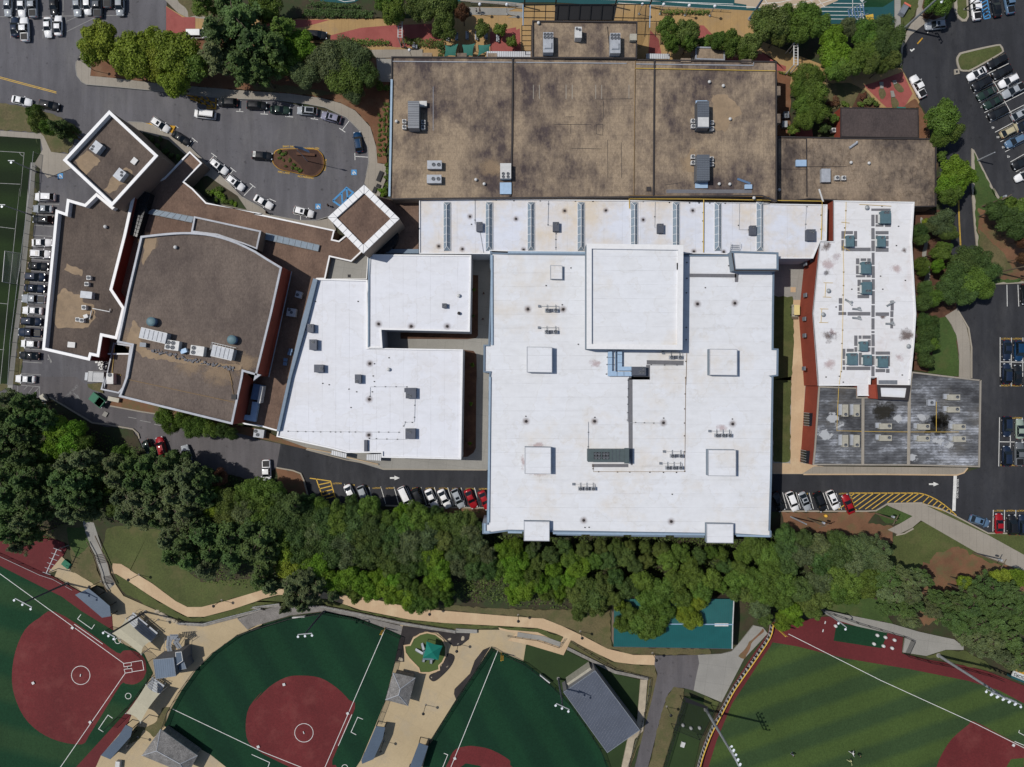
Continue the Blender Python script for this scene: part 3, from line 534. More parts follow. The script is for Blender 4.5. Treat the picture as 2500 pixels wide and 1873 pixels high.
sheet('road', 'D3:1240,718 1600,712 1612,780 1585,900 1565,1012 1480,990 1400,985 1350,1040 1310,1150 1270,1300 1170,1700 1060,1700 1150,1330 1215,1080 1262,870 1232,790', 'asph_mid', .08)
sheet('pavement', 'D3:1600,712 1800,702 1890,680 1960,600 2070,462 2150,480 2190,530 1990,745 1800,1110 1565,1012 1585,900 1612,780', 'conc_grey', .09); sheet('lawn', 'D3:1990,742 2090,570 2165,505 2150,482 2060,580 1945,715', 'clay', .1)
sheet('lawn', 'D3:1340,1060 1400,988 1480,992 1475,1100 1310,1657 1180,1700 1270,1300', 'grass_dry', .075); sheet('sports_field', 'D3:1475,1100 1500,1060 1780,1115 1620,1430 1560,1700 1300,1700', 'turf_o', .03)
sheet('lawn', 'D3:1670,1060 1780,1115 1740,1200 1650,1120', 'grass', .08)
sheet('pavement', 'D4:490,315 560,340 700,370 1100,450 1320,515 1500,555 1620,580 1700,640 1700,670 1550,668 1385,720 1190,690 1210,560 800,470 640,420 540,370', 'conc_grey', .1)
sheet('lawn', 'D4:1385,725 1550,672 1720,680 1900,780 1980,860 1700,800', 'grass', .08); sheet('lawn', 'D4:540,330 700,180 1000,250 1100,450 700,365', 'grass_green', .055)
sheet('planting_bed', 'D2:1255,465 1490,500 1620,520 1820,530 1810,580 1740,635 1680,640 1630,600 1550,525 1440,515 1340,560 1310,625 1262,640 1265,770 1190,768', 'black_mulch', .05)
sheet('planting_bed', 'D2:1620,710 1670,705 1690,740 1650,820 1560,910 1510,935 1475,905 1490,875 1560,840', 'black_mulch', .06, sm=3)
sheet('planting_bed', 'D2:1990,645 1930,670 1860,760 1820,870 1740,950 1690,1000 1685,1040 1702,1085 1850,870', 'black_mulch', .06); sheet('lawn', 'D1:1370,1160 1425,1150 1390,1300 1300,1400 1200,1330 1300,1290', 'grass_dry', .06)
play = 'D2:1318,625 1345,570 1400,535 1460,520 1530,535 1590,580 1618,640 1618,710 1590,770 1560,800 1562,835 1480,860 1400,860 1388,820 1310,740 1275,690 1268,632'
sheet('playground_surface', play, 'turf_p', .08); strip('kerb', play, .35, 'conc_tan', closed=True, h=.2)
sheet('lawn', 'D1:1180,1600 D1:1030,1500 1050,1420 1100,1340 1130,1290 1200,1330 1130,1420' if 0 else 'D1:1070,1480 1100,1400 1140,1320 1210,1330 1170,1420', 'grass_dry', .06)
# drop-off loop: pavements, planting island, verge
PO = 'A1:690,440 645,520 640,570 650,640 690,690 730,712 1000,735 1400,772 1940,832 2209,838 A2:200,842 430,872 600,905 780,990 900,1110 960,1240 968,1370 945,1480 930,1545 1040,1700 1115,1500 1110,1385 1040,1375 1030,1240 980,1070 850,930 730,870 560,825 300,790 0,770 A1:1940,755 1300,700 1000,662 760,640 770,560 700,480'
sheet('pavement', PO, 'conc', .13); strip('kerb', 'A1:645,520 640,570 650,640 690,692 730,714 1000,737 1400,774 1940,834 2209,840 A2:200,844 430,874 600,907 780,992 900,1112 960,1242 968,1370 945,1480', .15, 'conc_grey', h=.16)
sheet('lawn', 'A1:770,560 760,640 1000,660 1300,698 1940,752 2209,765 A2:300,785 560,820 730,865 850,925 980,1065 1030,1235 1042,1372 1110,1380 A2:1140,700 1140,520 640,380 A1:1700,300 700,430', 'pine_straw', .1)
sheet('lawn', 'A2:0,700 300,720 700,780 560,815 300,780 0,765', 'grass_dry', .105); sheet('lawn', 'A2:430,60 1000,60 1180,150 100,155', 'soil', .105)
sheet('pavement', 'A2:1030,495 1160,495 1155,690 1050,690', 'conc_grey', .13); sheet('pavement', 'A2:980,420 1420,415 1420,478 1030,490', 'conc', .13)
sheet('pavement', 'A1:1080,1030 1200,1035 1400,1100 1560,1200 1660,1300 1900,1520 2030,1657 B1:2209,170 B2:130,225 380,272 520,275 640,250 690,340 B2:680,500 0,300 B1:1700,200 A1:1700,1400 1480,1300 1200,1120', 'conc', .13)
strip('kerb', 'A1:1080,1028 1200,1033 1400,1098 1560,1198 1660,1298 1900,1518 2040,1660 B1:2209,165 B2:130,223 380,270 520,273 640,235', .15, 'conc_grey', h=.16)
sheet('planting_bed', 'A1:1200,1110 1420,1180 1600,1340 1480,1400 1300,1300', 'soil', .14); sheet('planting_bed', 'A1:1660,1500 1750,1480 1820,1530 2000,1650 B1:2080,180 1740,110 1620,0', 'soil', .15)
isle = 'A2:175,1290 200,1268 260,1258 500,1258 555,1285 580,1320 590,1380 575,1430 540,1470 500,1485 450,1480 300,1445 230,1430 185,1400 160,1360'
sheet('planting_bed', isle, 'mulch', .16, sm=3); strip('kerb', smooth(T(isle), 3), .22, 'dull_yellow', closed=True, h=.14)
sheet('planting_bed', 'A2:285,1262 500,1262 550,1300 572,1360 560,1420 500,1470 430,1465 395,1400 330,1340', 'mulch_dark', .162, sm=2)
# ---- painted markings ----
z0 = .55
def onz(o): return o['z'] + .012
strip('stall_line', ['A1:0,142 1080,130', 'A1:245,120 245,-100', 'A1:370,145 362,325', 'A1:460,150 456,320', 'A1:555,145 556,265', 'A1:530,140 535,-100', 'A1:620,140 620,-100', 'A1:710,140 700,-100', 'A1:985,135 985,-100', 'A1:90,150 88,325', 'A1:560,268 810,145', 'A1:560,180 640,145'], .12, 'old_paint', lot, z=onz(lot) + .02)
strip('stall_line', ['B1:290,130 500,138', 'B1:300,222 460,232', 'B1:285,310 455,322', 'B1:270,395 440,405', 'B1:262,492 435,500', 'B1:255,600 425,610', 'B1:235,690 415,705', 'B1:230,785 405,795', 'B1:220,880 400,890', 'B1:210,970 390,980', 'B1:205,1065 385,1075', 'B1:195,1160 370,1170', 'B1:190,1255 365,1262', 'B1:180,1350 360,1362', 'B1:175,1460 355,1472', 'B1:165,1560 345,1572', 'C1:150,68 335,85 332,160', 'C1:150,68 150,140'], .12, 'old_paint', lot, z=onz(lot) + .02)
strip('hatching', ['C1:235,75 200,110', 'C1:285,80 240,140', 'C1:330,90 270,155'], .1, 'old_paint', lot, z=onz(lot) + .02)
strip('centre_line', ['A1:-100,622 475,775', 'A1:-100,634 475,786'], .14, 'yellow_paint', lot, z=onz(lot) + .02)
strip('stall_tick', ['A1:2030,845 2020,940', 'A1:1990,938 2050,942', 'A2:92,880 88,962', 'A2:55,960 118,964', 'A2:308,885 298,985', 'A2:265,982 330,987', 'A2:528,905 510,1005', 'A2:478,1000 540,1008', 'A2:805,1015 745,1095', 'A2:718,1080 770,1115', 'A2:850,1290 852,1350', 'A2:850,1318 960,1325', 'A1:1640,1185 1585,1250', 'A1:1618,1162 1665,1200', 'A1:1805,1310 1740,1385', 'A1:1780,1290 1828,1325', 'A1:1965,1435 1930,1480', 'A1:1942,1412 1990,1450', 'A1:2130,1570 2055,1650', 'A1:2105,1545 2152,1582', 'B2:130,88 185,112', 'B2:392,270 392,232', 'A1:1480,1060 1503,1080'], .14, 'white_paint', lot, z=onz(lot) + .02)
sheet('no_parking_zone', 'A1:1130,1030 1280,1040 1480,1062 1440,1140 1280,1075', 'dull_yellow', 0, lot)
strip('hatching', ['A1:1570,800 1820,870', 'A1:1600,830 1810,910', 'A1:1640,790 1700,880', 'A1:1690,800 1750,900', 'A1:1740,815 1800,910', 'A1:1620,800 1680,870', 'A1:1560,790 1820,815 1818,918 1740,910'], .3, 'dull_yellow', lot, z=onz(lot) + .02)
strip('access_aisle', ['B2:665,105 780,-5 835,35 730,150 665,105', 'B2:740,40 745,120', 'B2:780,0 790,90'], .42, 'blue_paint', lot, z=onz(lot) + .02)
for t, x, y, r in (('A2', 843, 1453, -8), ('B2', 540, 152, -8), ('A1', 508, 1483, 0)):
    c = T('%s:%d,%d' % (t, x, y))[0]; q = 6.6; z = onz(lot) + .02
    o = MB().add([W((c[0] - q, c[1] - q), z), W((c[0] + q, c[1] - q), z), W((c[0] + q, c[1] + q), z), W((c[0] - q, c[1] + q), z)], [(3, 2, 1, 0)]).build('accessible_bay_symbol', m['blue_paint'], lot)
    k = .16
    strip('wheelchair_mark', [[(c[0] - 2, c[1] - 4), (c[0] - 1, c[1] + .5), (c[0] + 3, c[1] + .5), (c[0] + 4.5, c[1] + 4)], [(c[0] - 1.5, c[1] - 2), (c[0] + 2, c[1] - 2)], [(c[0] + 2.5 * cos(a * .5) - .6, c[1] + 1.6 + 2.7 * sin(a * .5)) for a in range(2, 10)]], .16, 'white_paint', lot, z=z + .006)
z = onz(lot) + .02
for s, x, y, r in (('FIRE LANE', 292, 1234, 180), ('NO PARKING', 482, 1250, 180), ('FIRE LANE', 252, 1455, -7), ('NO PARKING', 436, 1494, -7), ('FIRE LANE', 601, 1390, 85)): text(s, 'A2', x, y, .62, r, 'yellow_paint', lot, z)
zr = road['z'] + .012
strip('stall_line', ['C2:762,905 775,960', 'C2:878,930 905,1010', 'C2:968,930 1000,1045', 'C2:1068,925 1110,1070', 'C2:1180,928 1220,1075', 'C2:1293,930 1345,1070', 'C2:1408,930 1455,1080', 'C2:1520,930 1560,1085', 'C2:1632,932 1680,1090', 'C2:1745,934 1790,1095', 'C2:1858,935 1900,1098', 'C4:175,975 210,1110', 'C4:288,975 325,1110', 'C4:398,977 435,1115', 'C4:515,978 562,1118', 'C4:625,980 672,1120', 'C4:735,980 785,1118'], .13, 'white_paint', road, z=zr)
for k in range(12): text('FACULTY', 'C2', 700 + k * 112, 898 + min(k, 3) * 12 + k * .9, .5, 180, 'yellow_paint', road, zr)
for x in (240, 350, 460, 575, 685): text('FACULTY', 'C4', x, 984, .5, 180, 'yellow_paint', road, zr)
strip('hatching', ['C2:470,855 525,862 575,1005', 'C2:525,862 645,880 685,1020', 'C2:545,910 640,890', 'C2:550,945 650,920', 'C2:565,975 660,950', 'C2:580,1005 668,978', 'C2:610,1025 680,1005'], .22, 'yellow_paint', road, z=zr)
hat = []
top = lambda x: 980 if x < 1300 else 980 + ((x - 1300) / 340.0) ** 1.8 * 190
bot = lambda x: 1120 if x < 930 else (1120 - (x - 930) * .44 if x < 1060 else (1062 if x < 1350 else 1062 + (x - 1350) * .37))
def slope(x0, sl):
    pts = []
    y = top(x0); x = x0; n = 0
    while y < bot(x) - 3 and n < 90 and y < 1165: pts.append((x, y)); x -= 3.2; y += 3.2 * sl; n += 1
    return pts
ox, oy = OX['4'], OY['C']
for x0 in (835, 890, 945, 1005, 1060, 1115, 1170, 1225, 1280, 1325, 1370, 1412, 1450, 1485, 1518, 1548, 1575, 1600, 1620):
    p = slope(x0, .72 if x0 < 1400 else 1.0)
    if len(p) > 1: hat.append([(ox + a / TS, oy + c / TS) for a, c in (p[0], p[-1])])
hat.append([(ox + x / TS, oy + top(x) / TS) for x in list(range(735, 1300, 80)) + list(range(1300, 1645, 20))]); hat.append(T('C4:738,980 785,1118 800,1122'))
hat.append(T('C4:785,980 745,1010')); hat.append([(ox + x / TS, oy + (bot(x) + 2) / TS) for x in range(1360, 1640, 20)])
strip('hatching', hat, .2, 'yellow_paint', road, z=zr)
strip('stop_line', ['C4:1630,828 1618,1130'], .78, 'white_paint', road, z=zr + .004); text('DO NOT ENTER', 'C4', 1650, 942, .62, 88, 'white_paint', road, zr + .03)
for t, x, y in (('C2', 1146, 853), ('C4', 1408, 905)):
    c = T('%s:%d,%d' % (t, x, y))[0]; P = [(0, -2), (11, -2), (11, -5.5), (24, 0), (11, 5.5), (11, 2), (0, 2)]
    MB().add([W((c[0] + a, c[1] + d), zr) for a, d in P[::-1]], [tuple(range(7))]).build('direction_arrow', m['white_paint'], road)
zl = lane['z'] + .01
for t, x, y, an in (('C1', 620, 135, 0),):
    c = T('%s:%d,%d' % (t, x, y))[0]; ca, sa = cos(R(45)), sin(R(45)); P = [(0, -1.2), (10, -1.2), (10, -4), (22, 0), (10, 4), (10, 1.2), (0, 1.2)]
    MB().add([W((c[0] + a * ca - d * sa, c[1] + a * sa + d * ca), zl) for a, d in P[::-1]], [tuple(range(7))]).build('direction_arrow', m['faint_paint'], lane)
text('ONE WAY', 'C1', 608, 122, .85, 45, 'faint_paint', lane, zl); sheet('road_patch', 'C1:880,290 912,305 890,342 858,325', 'conc_grey', 0, lane)
strip('lane_dash', ['C1:1180,368 1270,385', 'C1:1080,340 1150,352', 'C1:1300,400 1360,412'], .12, 'old_paint', lane, z=zl); strip('direction_arrow', ['B1:405,1400 430,1470', 'B1:400,1440 425,1440 435,1465'], .2, 'old_paint', lot, z=onz(lot) + .02)
ze = eroad['z'] + .03
dl = ['A4:1740,700 2080,535', 'A4:1785,785 2110,615', 'A4:1835,865 2160,690', 'A4:1875,950 2209,780', 'A4:1920,1032 2209,885', 'A4:1965,1115 2209,985', 'A4:2010,1195 2209,1090', 'A4:2050,1280 2209,1195', 'A4:2095,1365 2209,1300', 'A4:2140,1448 2209,1410', 'A4:2180,1530 2230,1500', 'A4:1915,620 1970,715 2060,880 2160,1060 2240,1200']
strip('stall_line', dl, .13, 'white_paint', eroad, z=ze)
strip('stall_line', ['B4:2065,812 2068,995', 'B4:2158,812 2165,995', 'B4:2008,1255 2008,1660', 'B4:2103,1258 2100,1660', 'B4:2200,1258 2198,1660', 'B4:2008,1462 2260,1465', 'C4:2008,0 2008,80', 'C4:2103,0 2103,80', 'C4:2198,0 2198,80', 'C4:2003,342 1996,755', 'C4:2096,345 2092,755', 'C4:2196,345 2190,755', 'C4:2003,548 2260,552', 'C4:1950,1122 1947,1305', 'C4:2045,1122 2042,1310', 'C4:2140,1122 2138,1310'], .15, 'white_paint', eroad, z=ze)
for x, y, r in ((2055, 75, 0), (2148, 75, 0), (2140, 747, 0), (2050, 747, 0), (2060, 346, 180), (2150, 346, 180), (1996, 1128, 180), (2092, 1128, 180), (2186, 1128, 180)): text('FACULTY', 'C4', x, y, .52, r, 'yellow_paint', eroad, ze + .004)
for x in (2055, 2150): text('FACULTY', 'B4', x, 1266, .52, 180, 'yellow_paint', eroad, ze + .004)
for i, (x, y) in enumerate(((1770, 740), (1855, 898), (1900, 985), (1948, 1075), (1990, 1155), (2035, 1240), (2078, 1320), (2122, 1405))): text('%d' % (48 - i), 'A4', x, y, .7, 180, 'white_paint', eroad, ze)
strip('hatching', ['A4:1875,160 1925,150', 'A4:1875,160 1830,-50', 'A4:1925,150 1890,-50'] + ['A4:%d,%d %d,%d' % (1835 + i * 8, 25 + i * 28 - 20, 1885 + i * 8, -5 + i * 28 - 20) for i in range(6)], .25, 'blue_paint', eroad, z=ze)
strip('lane_line', ['B4:1660,90 1668,300 1678,480', 'A4:1650,1300 1655,1345', 'B4:1653,90 1661,300 1671,480'], .12, 'yellow_paint', eroad, z=ze)
strip('direction_mark', ['A4:1250,418 1262,430 1285,410'], .3, 'white_paint', eroad, z=ze); strip('direction_mark', ['A4:1310,370 1355,320'], .3, 'dull_yellow', eroad, z=ze); strip('stall_tick', ['A4:1395,278 1400,270', 'A4:2110,85 2114,105', 'A4:2015,110 2020,125', 'A4:1970,130 1974,140'], .2, 'white_paint', eroad, z=ze)
strip('field_line', ['A1:0,1275 203,1287 170,1657 B1:165,0 130,340 65,980 0,1650', 'A1:0,1545 172,1553', 'B1:0,325 132,342', 'B1:0,968 70,975', 'B1:-60,1355 35,1360', 'A1:165,1288 175,1305 200,1320'], .11, 'old_paint', bpy.data.objects['sports_field'], z=bpy.data.objects['sports_field']['z'] + .012)
# ---------------- buildings ----------------
def inset(vs, d):
    """offset a closed CCW outline inwards by d"""
    n = len(vs); out = []
    for i in range(n):
        a, b, c = vs[i - 1], vs[i], vs[(i + 1) % n]
        d1 = (b - a).to_2d().normalized(); d2 = (c - b).to_2d().normalized()
        n1 = Vector((-d1.y, d1.x)); n2 = Vector((-d2.y, d2.x)); s = n1 + n2
        if s.length < .2: s = n1
        s.normalize(); k = d / max(.35, s.dot(n1)); out.append(Vector((b.x + s.x * k, b.y + s.y * k, b.z)))
    return out
def outline(s, h, sm=0):
    pts = T(s) if isinstance(s, str) else s
    vs = [W(p, h) for p in pts]; n = len(vs)
    a = sum(vs[i].x * vs[(i + 1) % n].y - vs[(i + 1) % n].x * vs[i].y for i in range(n))
    if a < 0: vs.reverse()
    return vs
def at_z(vs, z): return [Vector((v.x, v.y, z)) for v in vs]
def ring(b, outer, inner, z, mi=0):
    n = len(outer); b.add(at_z(outer, z) + at_z(inner, z), [(i, (i + 1) % n, n + (i + 1) % n, n + i) for i in range(n)], mi)
def sides(b, vs, z0, z1, inward=False, mi=0):
    n = len(vs); f = [(i, (i + 1) % n, n + (i + 1) % n, n + i) for i in range(n)]
    if inward: f = [tuple(reversed(x)) for x in f]
    b.add(at_z(vs, z0) + at_z(vs, z1), f, mi)
BASE = {}
def building(name, label, s, h, wall, roof, cope, cw=.4, drop=.4, base=0.0, cat='building', doors=(), parent=None, group=None, rname='roof'):
    vs = outline(s, h); root = parent or thing(name, label, cat, (0, 0, 0), 0, group)
    wb = MB(); sides(wb, vs, base, h - .25)
    wb.build('wall', m[wall], root)
    inn = inset(vs, cw); pb = MB(); out = inset(vs, -.03)
    sides(pb, out, h - .25, h); ring(pb, out, inn, h); sides(pb, inn, h - drop, h, True)
    n = len(vs); pb.add(at_z(out, h - .25) + at_z(vs, h - .25), [(i, n + i, n + (i + 1) % n, (i + 1) % n) for i in range(n)])
    pb.build('parapet', m[cope], root)
    MB().add(at_z(inn, h - drop), [tuple(range(n))]).build(rname, m[roof], root)
    root['deck'] = h - drop
    return root
def windows(root, s, h, items, w=2.2, ht=1.4, z=1.2, mat='glass_dk', name='window'):
    """items: (edge start tile-point, edge end tile-point measured at roof height, count)"""
    for a, b, cnt, zz in items:
        A, B = (at(*a, h), at(*b, h)); d = (B - A).to_2d(); L = d.length; d.normalize(); nn = Vector((d.y, -d.x))
        for k in range(cnt):
            c = A.to_2d() + d * L * (k + .5) / cnt
            o = MB().box(0, 0, -ht / 2, w, .16, ht).build(name, m[mat], root, loc=(c.x, c.y, zz + ht / 2), rz=math.degrees(math.atan2(d.y, d.x)))
            MB().box(0, 0, -ht / 2 - .08, w + .16, .22, .08).build('sill', m['cope_d'], o)
def pline(name, s, r, mat, root, h, up=.12, z=None):
    for q in (s if isinstance(s, list) else [s]): o = MB().tube([W(p, h + up) for p in T(q)], r, 6).build(name, m[mat], root)
    return o
def blocks(root, s, h, name='pipe_support', sz=.28):
    """little dark blocks under a pipe run"""
    me = MB().box(0, 0, 0, sz, sz * .8, .12).build(name, m['black'], root).data; f = 1
    for p in T(s):
        if f: bpy.data.objects.remove([c for c in root.children if c.data is me][0]); f = 0
        link(name, me, root, W(p, h))
def rbox(root, name, tile, x, y, sx, sy, h, ht, mat, rot=0, top=1.0):
    """box given by its top centre and size in enlarged pixels, standing on a deck of height h"""
    c = at(tile, x, y, h + ht); k = M_(1, h + ht)
    return MB().box(0, 0, 0, sx * k, sy * k, ht, 0, 0, top).build(name, m[mat], root, loc=(c.x, c.y, h), rz=rot)
# 1 big brown block at the top
gym = building('school_building', 'long block with stained brown gravel roof in three bays, top centre', 'A2:1158,475 A2:2209,482 A3:1240,502 2209,515 A4:125,515 127,1150 B4:127,110 A4:0,1650 B3:1500,70 B2:1393,88 1160,92 1135,70 A2:1150,1000', 9.2, 'wall_tan', 'roof_b1', 'cope_d', .22, .35)
DK = gym['deck']
pline('roof_divider', ['A3:42,485 36,1200 20,1657', 'A3:1236,500 1232,1000 1228,1657'], .22, 'cope_d', gym, DK, .15); pline('roof_ridge', ['A2:1165,518 2209,526', 'A3:45,526 1000,535', 'A3:1080,540 2070,552 2072,515'], .12, 'metal_l', gym, DK, .1)
pline('gas_pipe', ['A3:1075,490 1068,900 1062,1645', 'A3:1020,1648 2209,1657'], .07, 'pipe_b', gym, DK, .2); pline('gas_pipe', ['A3:1075,576 2209,597 A4:125,598'], .09, 'pipe_y', gym, DK, .25)
strip('roof_edge_trim', ['A2:1160,668 1150,1250 1141,1655'], .45, 'gutter', gym, z=9.24)
for p, q in (((1420, 447, 80, 40), 'A2'), ((1712, 450, 80, 42), 'A2'), ((1968, 452, 80, 44), 'A2'), ((1500, 490, 85, 34), 'A3'), ((2010, 497, 85, 32), 'A3')): rbox(gym, 'roof_bay', q, p[0] + (40 if q == 'A2' else 0), p[1] + 18, p[2], p[3], 0, 9.15, 'roof_b3')
for y in (765, 998): rbox(gym, 'roof_bay', 'A4', 140, y, 34, 78, 0, 9.1, 'roof_b3')
for p in ('A3:1330,1575 1340,1600 2050,1600 2055,1625 1340,1625',): pass
rbox(gym, 'walkway_pad', 'A3', 1695, 1613, 720, 30, DK, .03, 'pad'); rbox(gym, 'roof_hatch', 'A3', 1187, 1592, 36, 36, DK, .3, 'cope_d')
stage = building('stage_house', 'taller brown roofed block behind the dark pergola, carrying two six fan units', 'A3:205,172 1092,182 1086,492 204,487', 9.7, 'wall_tan', 'roof_b1', 'cope_d', .25, .4)
pline('conduit', ['A3:838,225 858,420'], .07, 'cope_d', stage, 9.3)
annex = building('school_building', 'lower brown roofed annex right of the long brown block, with dark ringed stains', 'A4:132,1148 660,1160 1472,1168 1470,1657 B4:1472,152 1290,155 600,100 400,90 200,112 130,110', 5.2, 'wall_tan', 'roof_b3', 'cope_d', .22, .3)
pline('roof_divider', ['A4:376,1170 380,1657 B4:382,60'], .14, 'cope_d', annex, annex['deck'], .08); pline('roof_joint', ['A4:130,1425 380,1425', 'A4:380,1405 710,1405', 'A4:135,1168 375,1170'], .06, 'cope_d', annex, annex['deck'], .04)
clas = building('school_building', 'small dark roofed classroom hut behind the annex with red brick side', 'A4:665,905 1320,915 1322,1162 665,1152', 3.3, 'brick', 'roof_d', 'cope_d', .15, .15)
MB().add([W(p, .8) for p in T('A4:1140,898 1210,903 1215,915 1135,912')], [(3, 2, 1, 0)]).build('awning', m['teal_fab2'], clas)
shd = building('roof_shed', 'small brown flat roofed box with pale edges beside the bright trees, top right of centre', 'A3:1580,393 1830,400 1828,508 1580,500', 4.5, 'wall_grey', 'roof_b3', 'cope_g', .3, .2, cat='shed')
# 2 white strip
wst = building('school_building', 'long narrow white membrane roof with eight ridge skylights, between brown and white roofs', 'B2:1393,88 B3:0,92 1010,100 B3:2209,130 B4:0,128 552,138 545,440 492,446 432,590 145,590 100,560 B3:1500,548 0,530 B2:1990,525 1990,552 1393,550', 8.2, 'wall_white', 'roof_ws', 'cope_w', .18, .3)
D2 = wst['deck']
def skylight(root, tile, x, y0, y1, wd, h):
    a = at(tile, x, y0, h + .7); b = at(tile, x, y1, h + .7); L = abs(a.y - b.y); w_ = M_(wd, h + .7) / 2; e = w_ * 1.2; hh = .8
    v = [(-w_, L / 2, 0), (w_, L / 2, 0), (w_, -L / 2, 0), (-w_, -L / 2, 0), (0, L / 2 - e, hh), (0, -L / 2 + e, hh)]
    o = MB().add(v, [(0, 1, 4), (2, 3, 5), (1, 2, 5, 4), (3, 0, 4, 5)]).build('skylight', m['glass_sky'], root, loc=((a.x + b.x) / 2, (a.y + b.y) / 2, h + .15))
    f = MB(); V = [Vector(p) + Vector((0, 0, .03)) for p in v]; f.tube([V[0], V[1], V[2], V[3], V[0]], .07, 4); f.tube([V[4], V[5]], .07, 4)
    for q in ((0, 4), (1, 4), (2, 5), (3, 5)): f.tube([V[q[0]], V[q[1]]], .06, 4)
    n = 6
    for i in range(1, n):
        yy = L / 2 - L * i / n; f.tube([(-w_, yy, .03), (0, yy, hh + .03), (w_, yy, .03)], .045, 4)
    f.build('skylight_frame', m['cope_w'], o); MB().box(0, 0, -.15, 2 * w_, L, .14).build('kerb', m['cope_w'], o)
for t, x in (('B2', 1625), ('B2', 1981), ('B3', 195), ('B3', 617), ('B3', 1068), ('B3', 1421), ('B3', 1775), ('B3', 2130)): skylight(wst, t, x, 112, 522, 58, D2)
pline('conduit', ['B3:342,105 336,312 380,318', 'B3:403,370 403,520', 'B3:1241,115 1237,332 1260,332', 'B3:1952,125 1948,348 2035,350', 'B2:1862,100 1862,300 1875,302', 'B2:1905,365 1935,545', 'B4:378,150 365,345'], .05, 'metal_l', wst, D2)
pline('gas_pipe', ['B3:1022,88 1600,90 2209,100 B4:0,100 508,108 505,300 500,435', 'B3:1022,88 1025,170', 'B3:1650,95 1647,540'], .1, 'pipe_y', wst, D2, .45)
blocks(wst, 'B3:50,105 272,106 568,108 716,110 1140,112 1360,120 1530,124 1610,124 1700,124 1830,126 341,132 337,308 405,383 403,432 403,500 1237,240 1943,312 2027,350 1643,275 1643,450 1645,205 B4:378,155 498,226 498,345 368,303 B2:1862,98 1862,268 1833,303 2041,100', D2)
# 3 big white block
big = building('school_building', 'largest white roofed block in the centre with four raised roof boxes', 'B2:1990,525 2010,540 B3:0,545 1530,560 1885,560 1960,545 B4:140,548 140,690 105,700 100,1000 97,1350 140,1352 137,1580 92,1585 C4:97,0 85,800 70,1292 80,1300 80,1352 C3:1900,1332 380,1308 0,1302 C2:1960,1325 1925,1322 1925,1236 1962,1236 1975,600 1980,0 B2:1985,1552 1933,1550 1935,1318 1975,1318 1998,680 1990,670', 10.1, 'wall_white', 'roof_w', 'cope_b', .3, .35)
D3 = big['deck']
strip('roof_edge_trim', ['B2:2003,560 2005,1320', 'C2:1988,0 1975,1230', 'B3:0,537 660,542', 'C2:1945,1235 1945,1308 1985,1308', 'C3:0,1310 120,1312', 'C3:380,1318 1660,1330', 'C3:1925,1338 2209,1345'], .42, 'gutter', big, z=10.14)
sb = MB()
for a in ('C3:400,1318 620,1322 620,1340 400,1336', 'C3:690,1324 975,1328 975,1344 690,1340', 'C3:1040,1330 1330,1334 1330,1350 1040,1346', 'C3:1400,1336 1655,1340 1655,1356 1400,1352'): 
    MB().add([W(p, 8.5) for p in T(a)], [(3, 2, 1, 0)]).build('canopy', m['cope_b'], big)
box = building('roof_penthouse', 'tall square roof box with broad pale coping in middle of big white roof', 'B3:665,466 1478,478 1470,1360 665,1352', 13.7, 'wall_monitor', 'roof_w', 'cope_w', 1.05, .6, base=D3, cat='roof box')
MB().box(0, 0, 0, .4, 1.4, .35).build('roof_hatch', m['black'], box, loc=at('B3', 1430, 658, 13.1))
pent = building('roof_penthouse', 'small oblong white stair box at the top right corner of the big white roof', 'B3:1888,528 B4:140,540 140,690 B3:1905,690', 12.6, 'wall_monitor', 'roof_w', 'cope_b', .35, .3, base=8, cat='roof box')
strip('pent_edge', ['B3:1890,545 1912,690 B4:138,692'], .3, 'cope_d', pent, z=12.62)
lad = thing('roof_ladder', 'grey access ladder over the edge beside the small stair box', 'ladder', at('B3', 1905, 505, D2)); lb = MB()
for x in (-1, 1): lb.tube([(x, -1, .1), (x, .2, 1.1), (x, 1.1, 1.1)], .05, 5)
lb.build('handrail', m['galv'], lad); lb = MB()
for k in range(5): lb.box(0, -1 + k * .4, .1 + k * .1, 1.9, .12, .05)
lb.build('tread', m['galv'], lad)
def monitor(label, t, x0, y0, x1, y1, ht, h, walled=True):
    r = building('roof_monitor', label, '%s:%d,%d %d,%d %d,%d %d,%d' % (t, x0, y0, x1, y0 + 3, x1, y1, x0, y1 - 3), h + ht, 'wall_monitor', 'roof_w', 'metal_l', .1, .06, base=h, cat='roof box', group='raised white boxes on the big roof')
monitor('raised white box on the big roof, upper left of the four', 'B3', 160, 1335, 372, 1552, 1.9, D3)
monitor('raised white box on the big roof, upper right of the four', 'B3', 1700, 1353, 1932, 1576, 1.9, D3)
monitor('raised white box with rusty stain on big roof, lower left of four', 'C3', 142, 592, 362, 820, 1.9, D3)
monitor('raised white box on the big roof, lower right of the four', 'C3', 1688, 615, 1922, 838, 1.9, D3)
monitor('small white hatch box left of the square penthouse', 'B3', 358, 648, 458, 766, .95, D3)
monitor('white box overhanging the bottom edge of the big roof, left one', 'C3', 135, 1218, 350, 1385, 1.5, D3)
monitor('white box overhanging the bottom edge of the big roof, right one', 'C3', 1675, 1238, 1900, 1402, 1.5, D3)
for s in ('B3:1015,1600 1050,1600 C3:1052,745 1035,745 1018,600 1015,300', 'C3:708,735 1015,735 1015,762 708,762', 'B3:1170,1448 1482,1452 1480,1488 1170,1484', 'B3:1532,718 1925,722 1925,752 1532,748', 'B3:1040,1576 1165,1576 1165,1488 1198,1488 1197,1612 1040,1612', 'B3:1912,718 1945,720 1940,790 1912,790', 'C3:1020,0 1195,0 1195,24 1020,24'):
    vs = outline(s, D3 + .03); MB().add(vs, [tuple(range(len(vs)))]).build('walkway_pad', m['pad'], big)
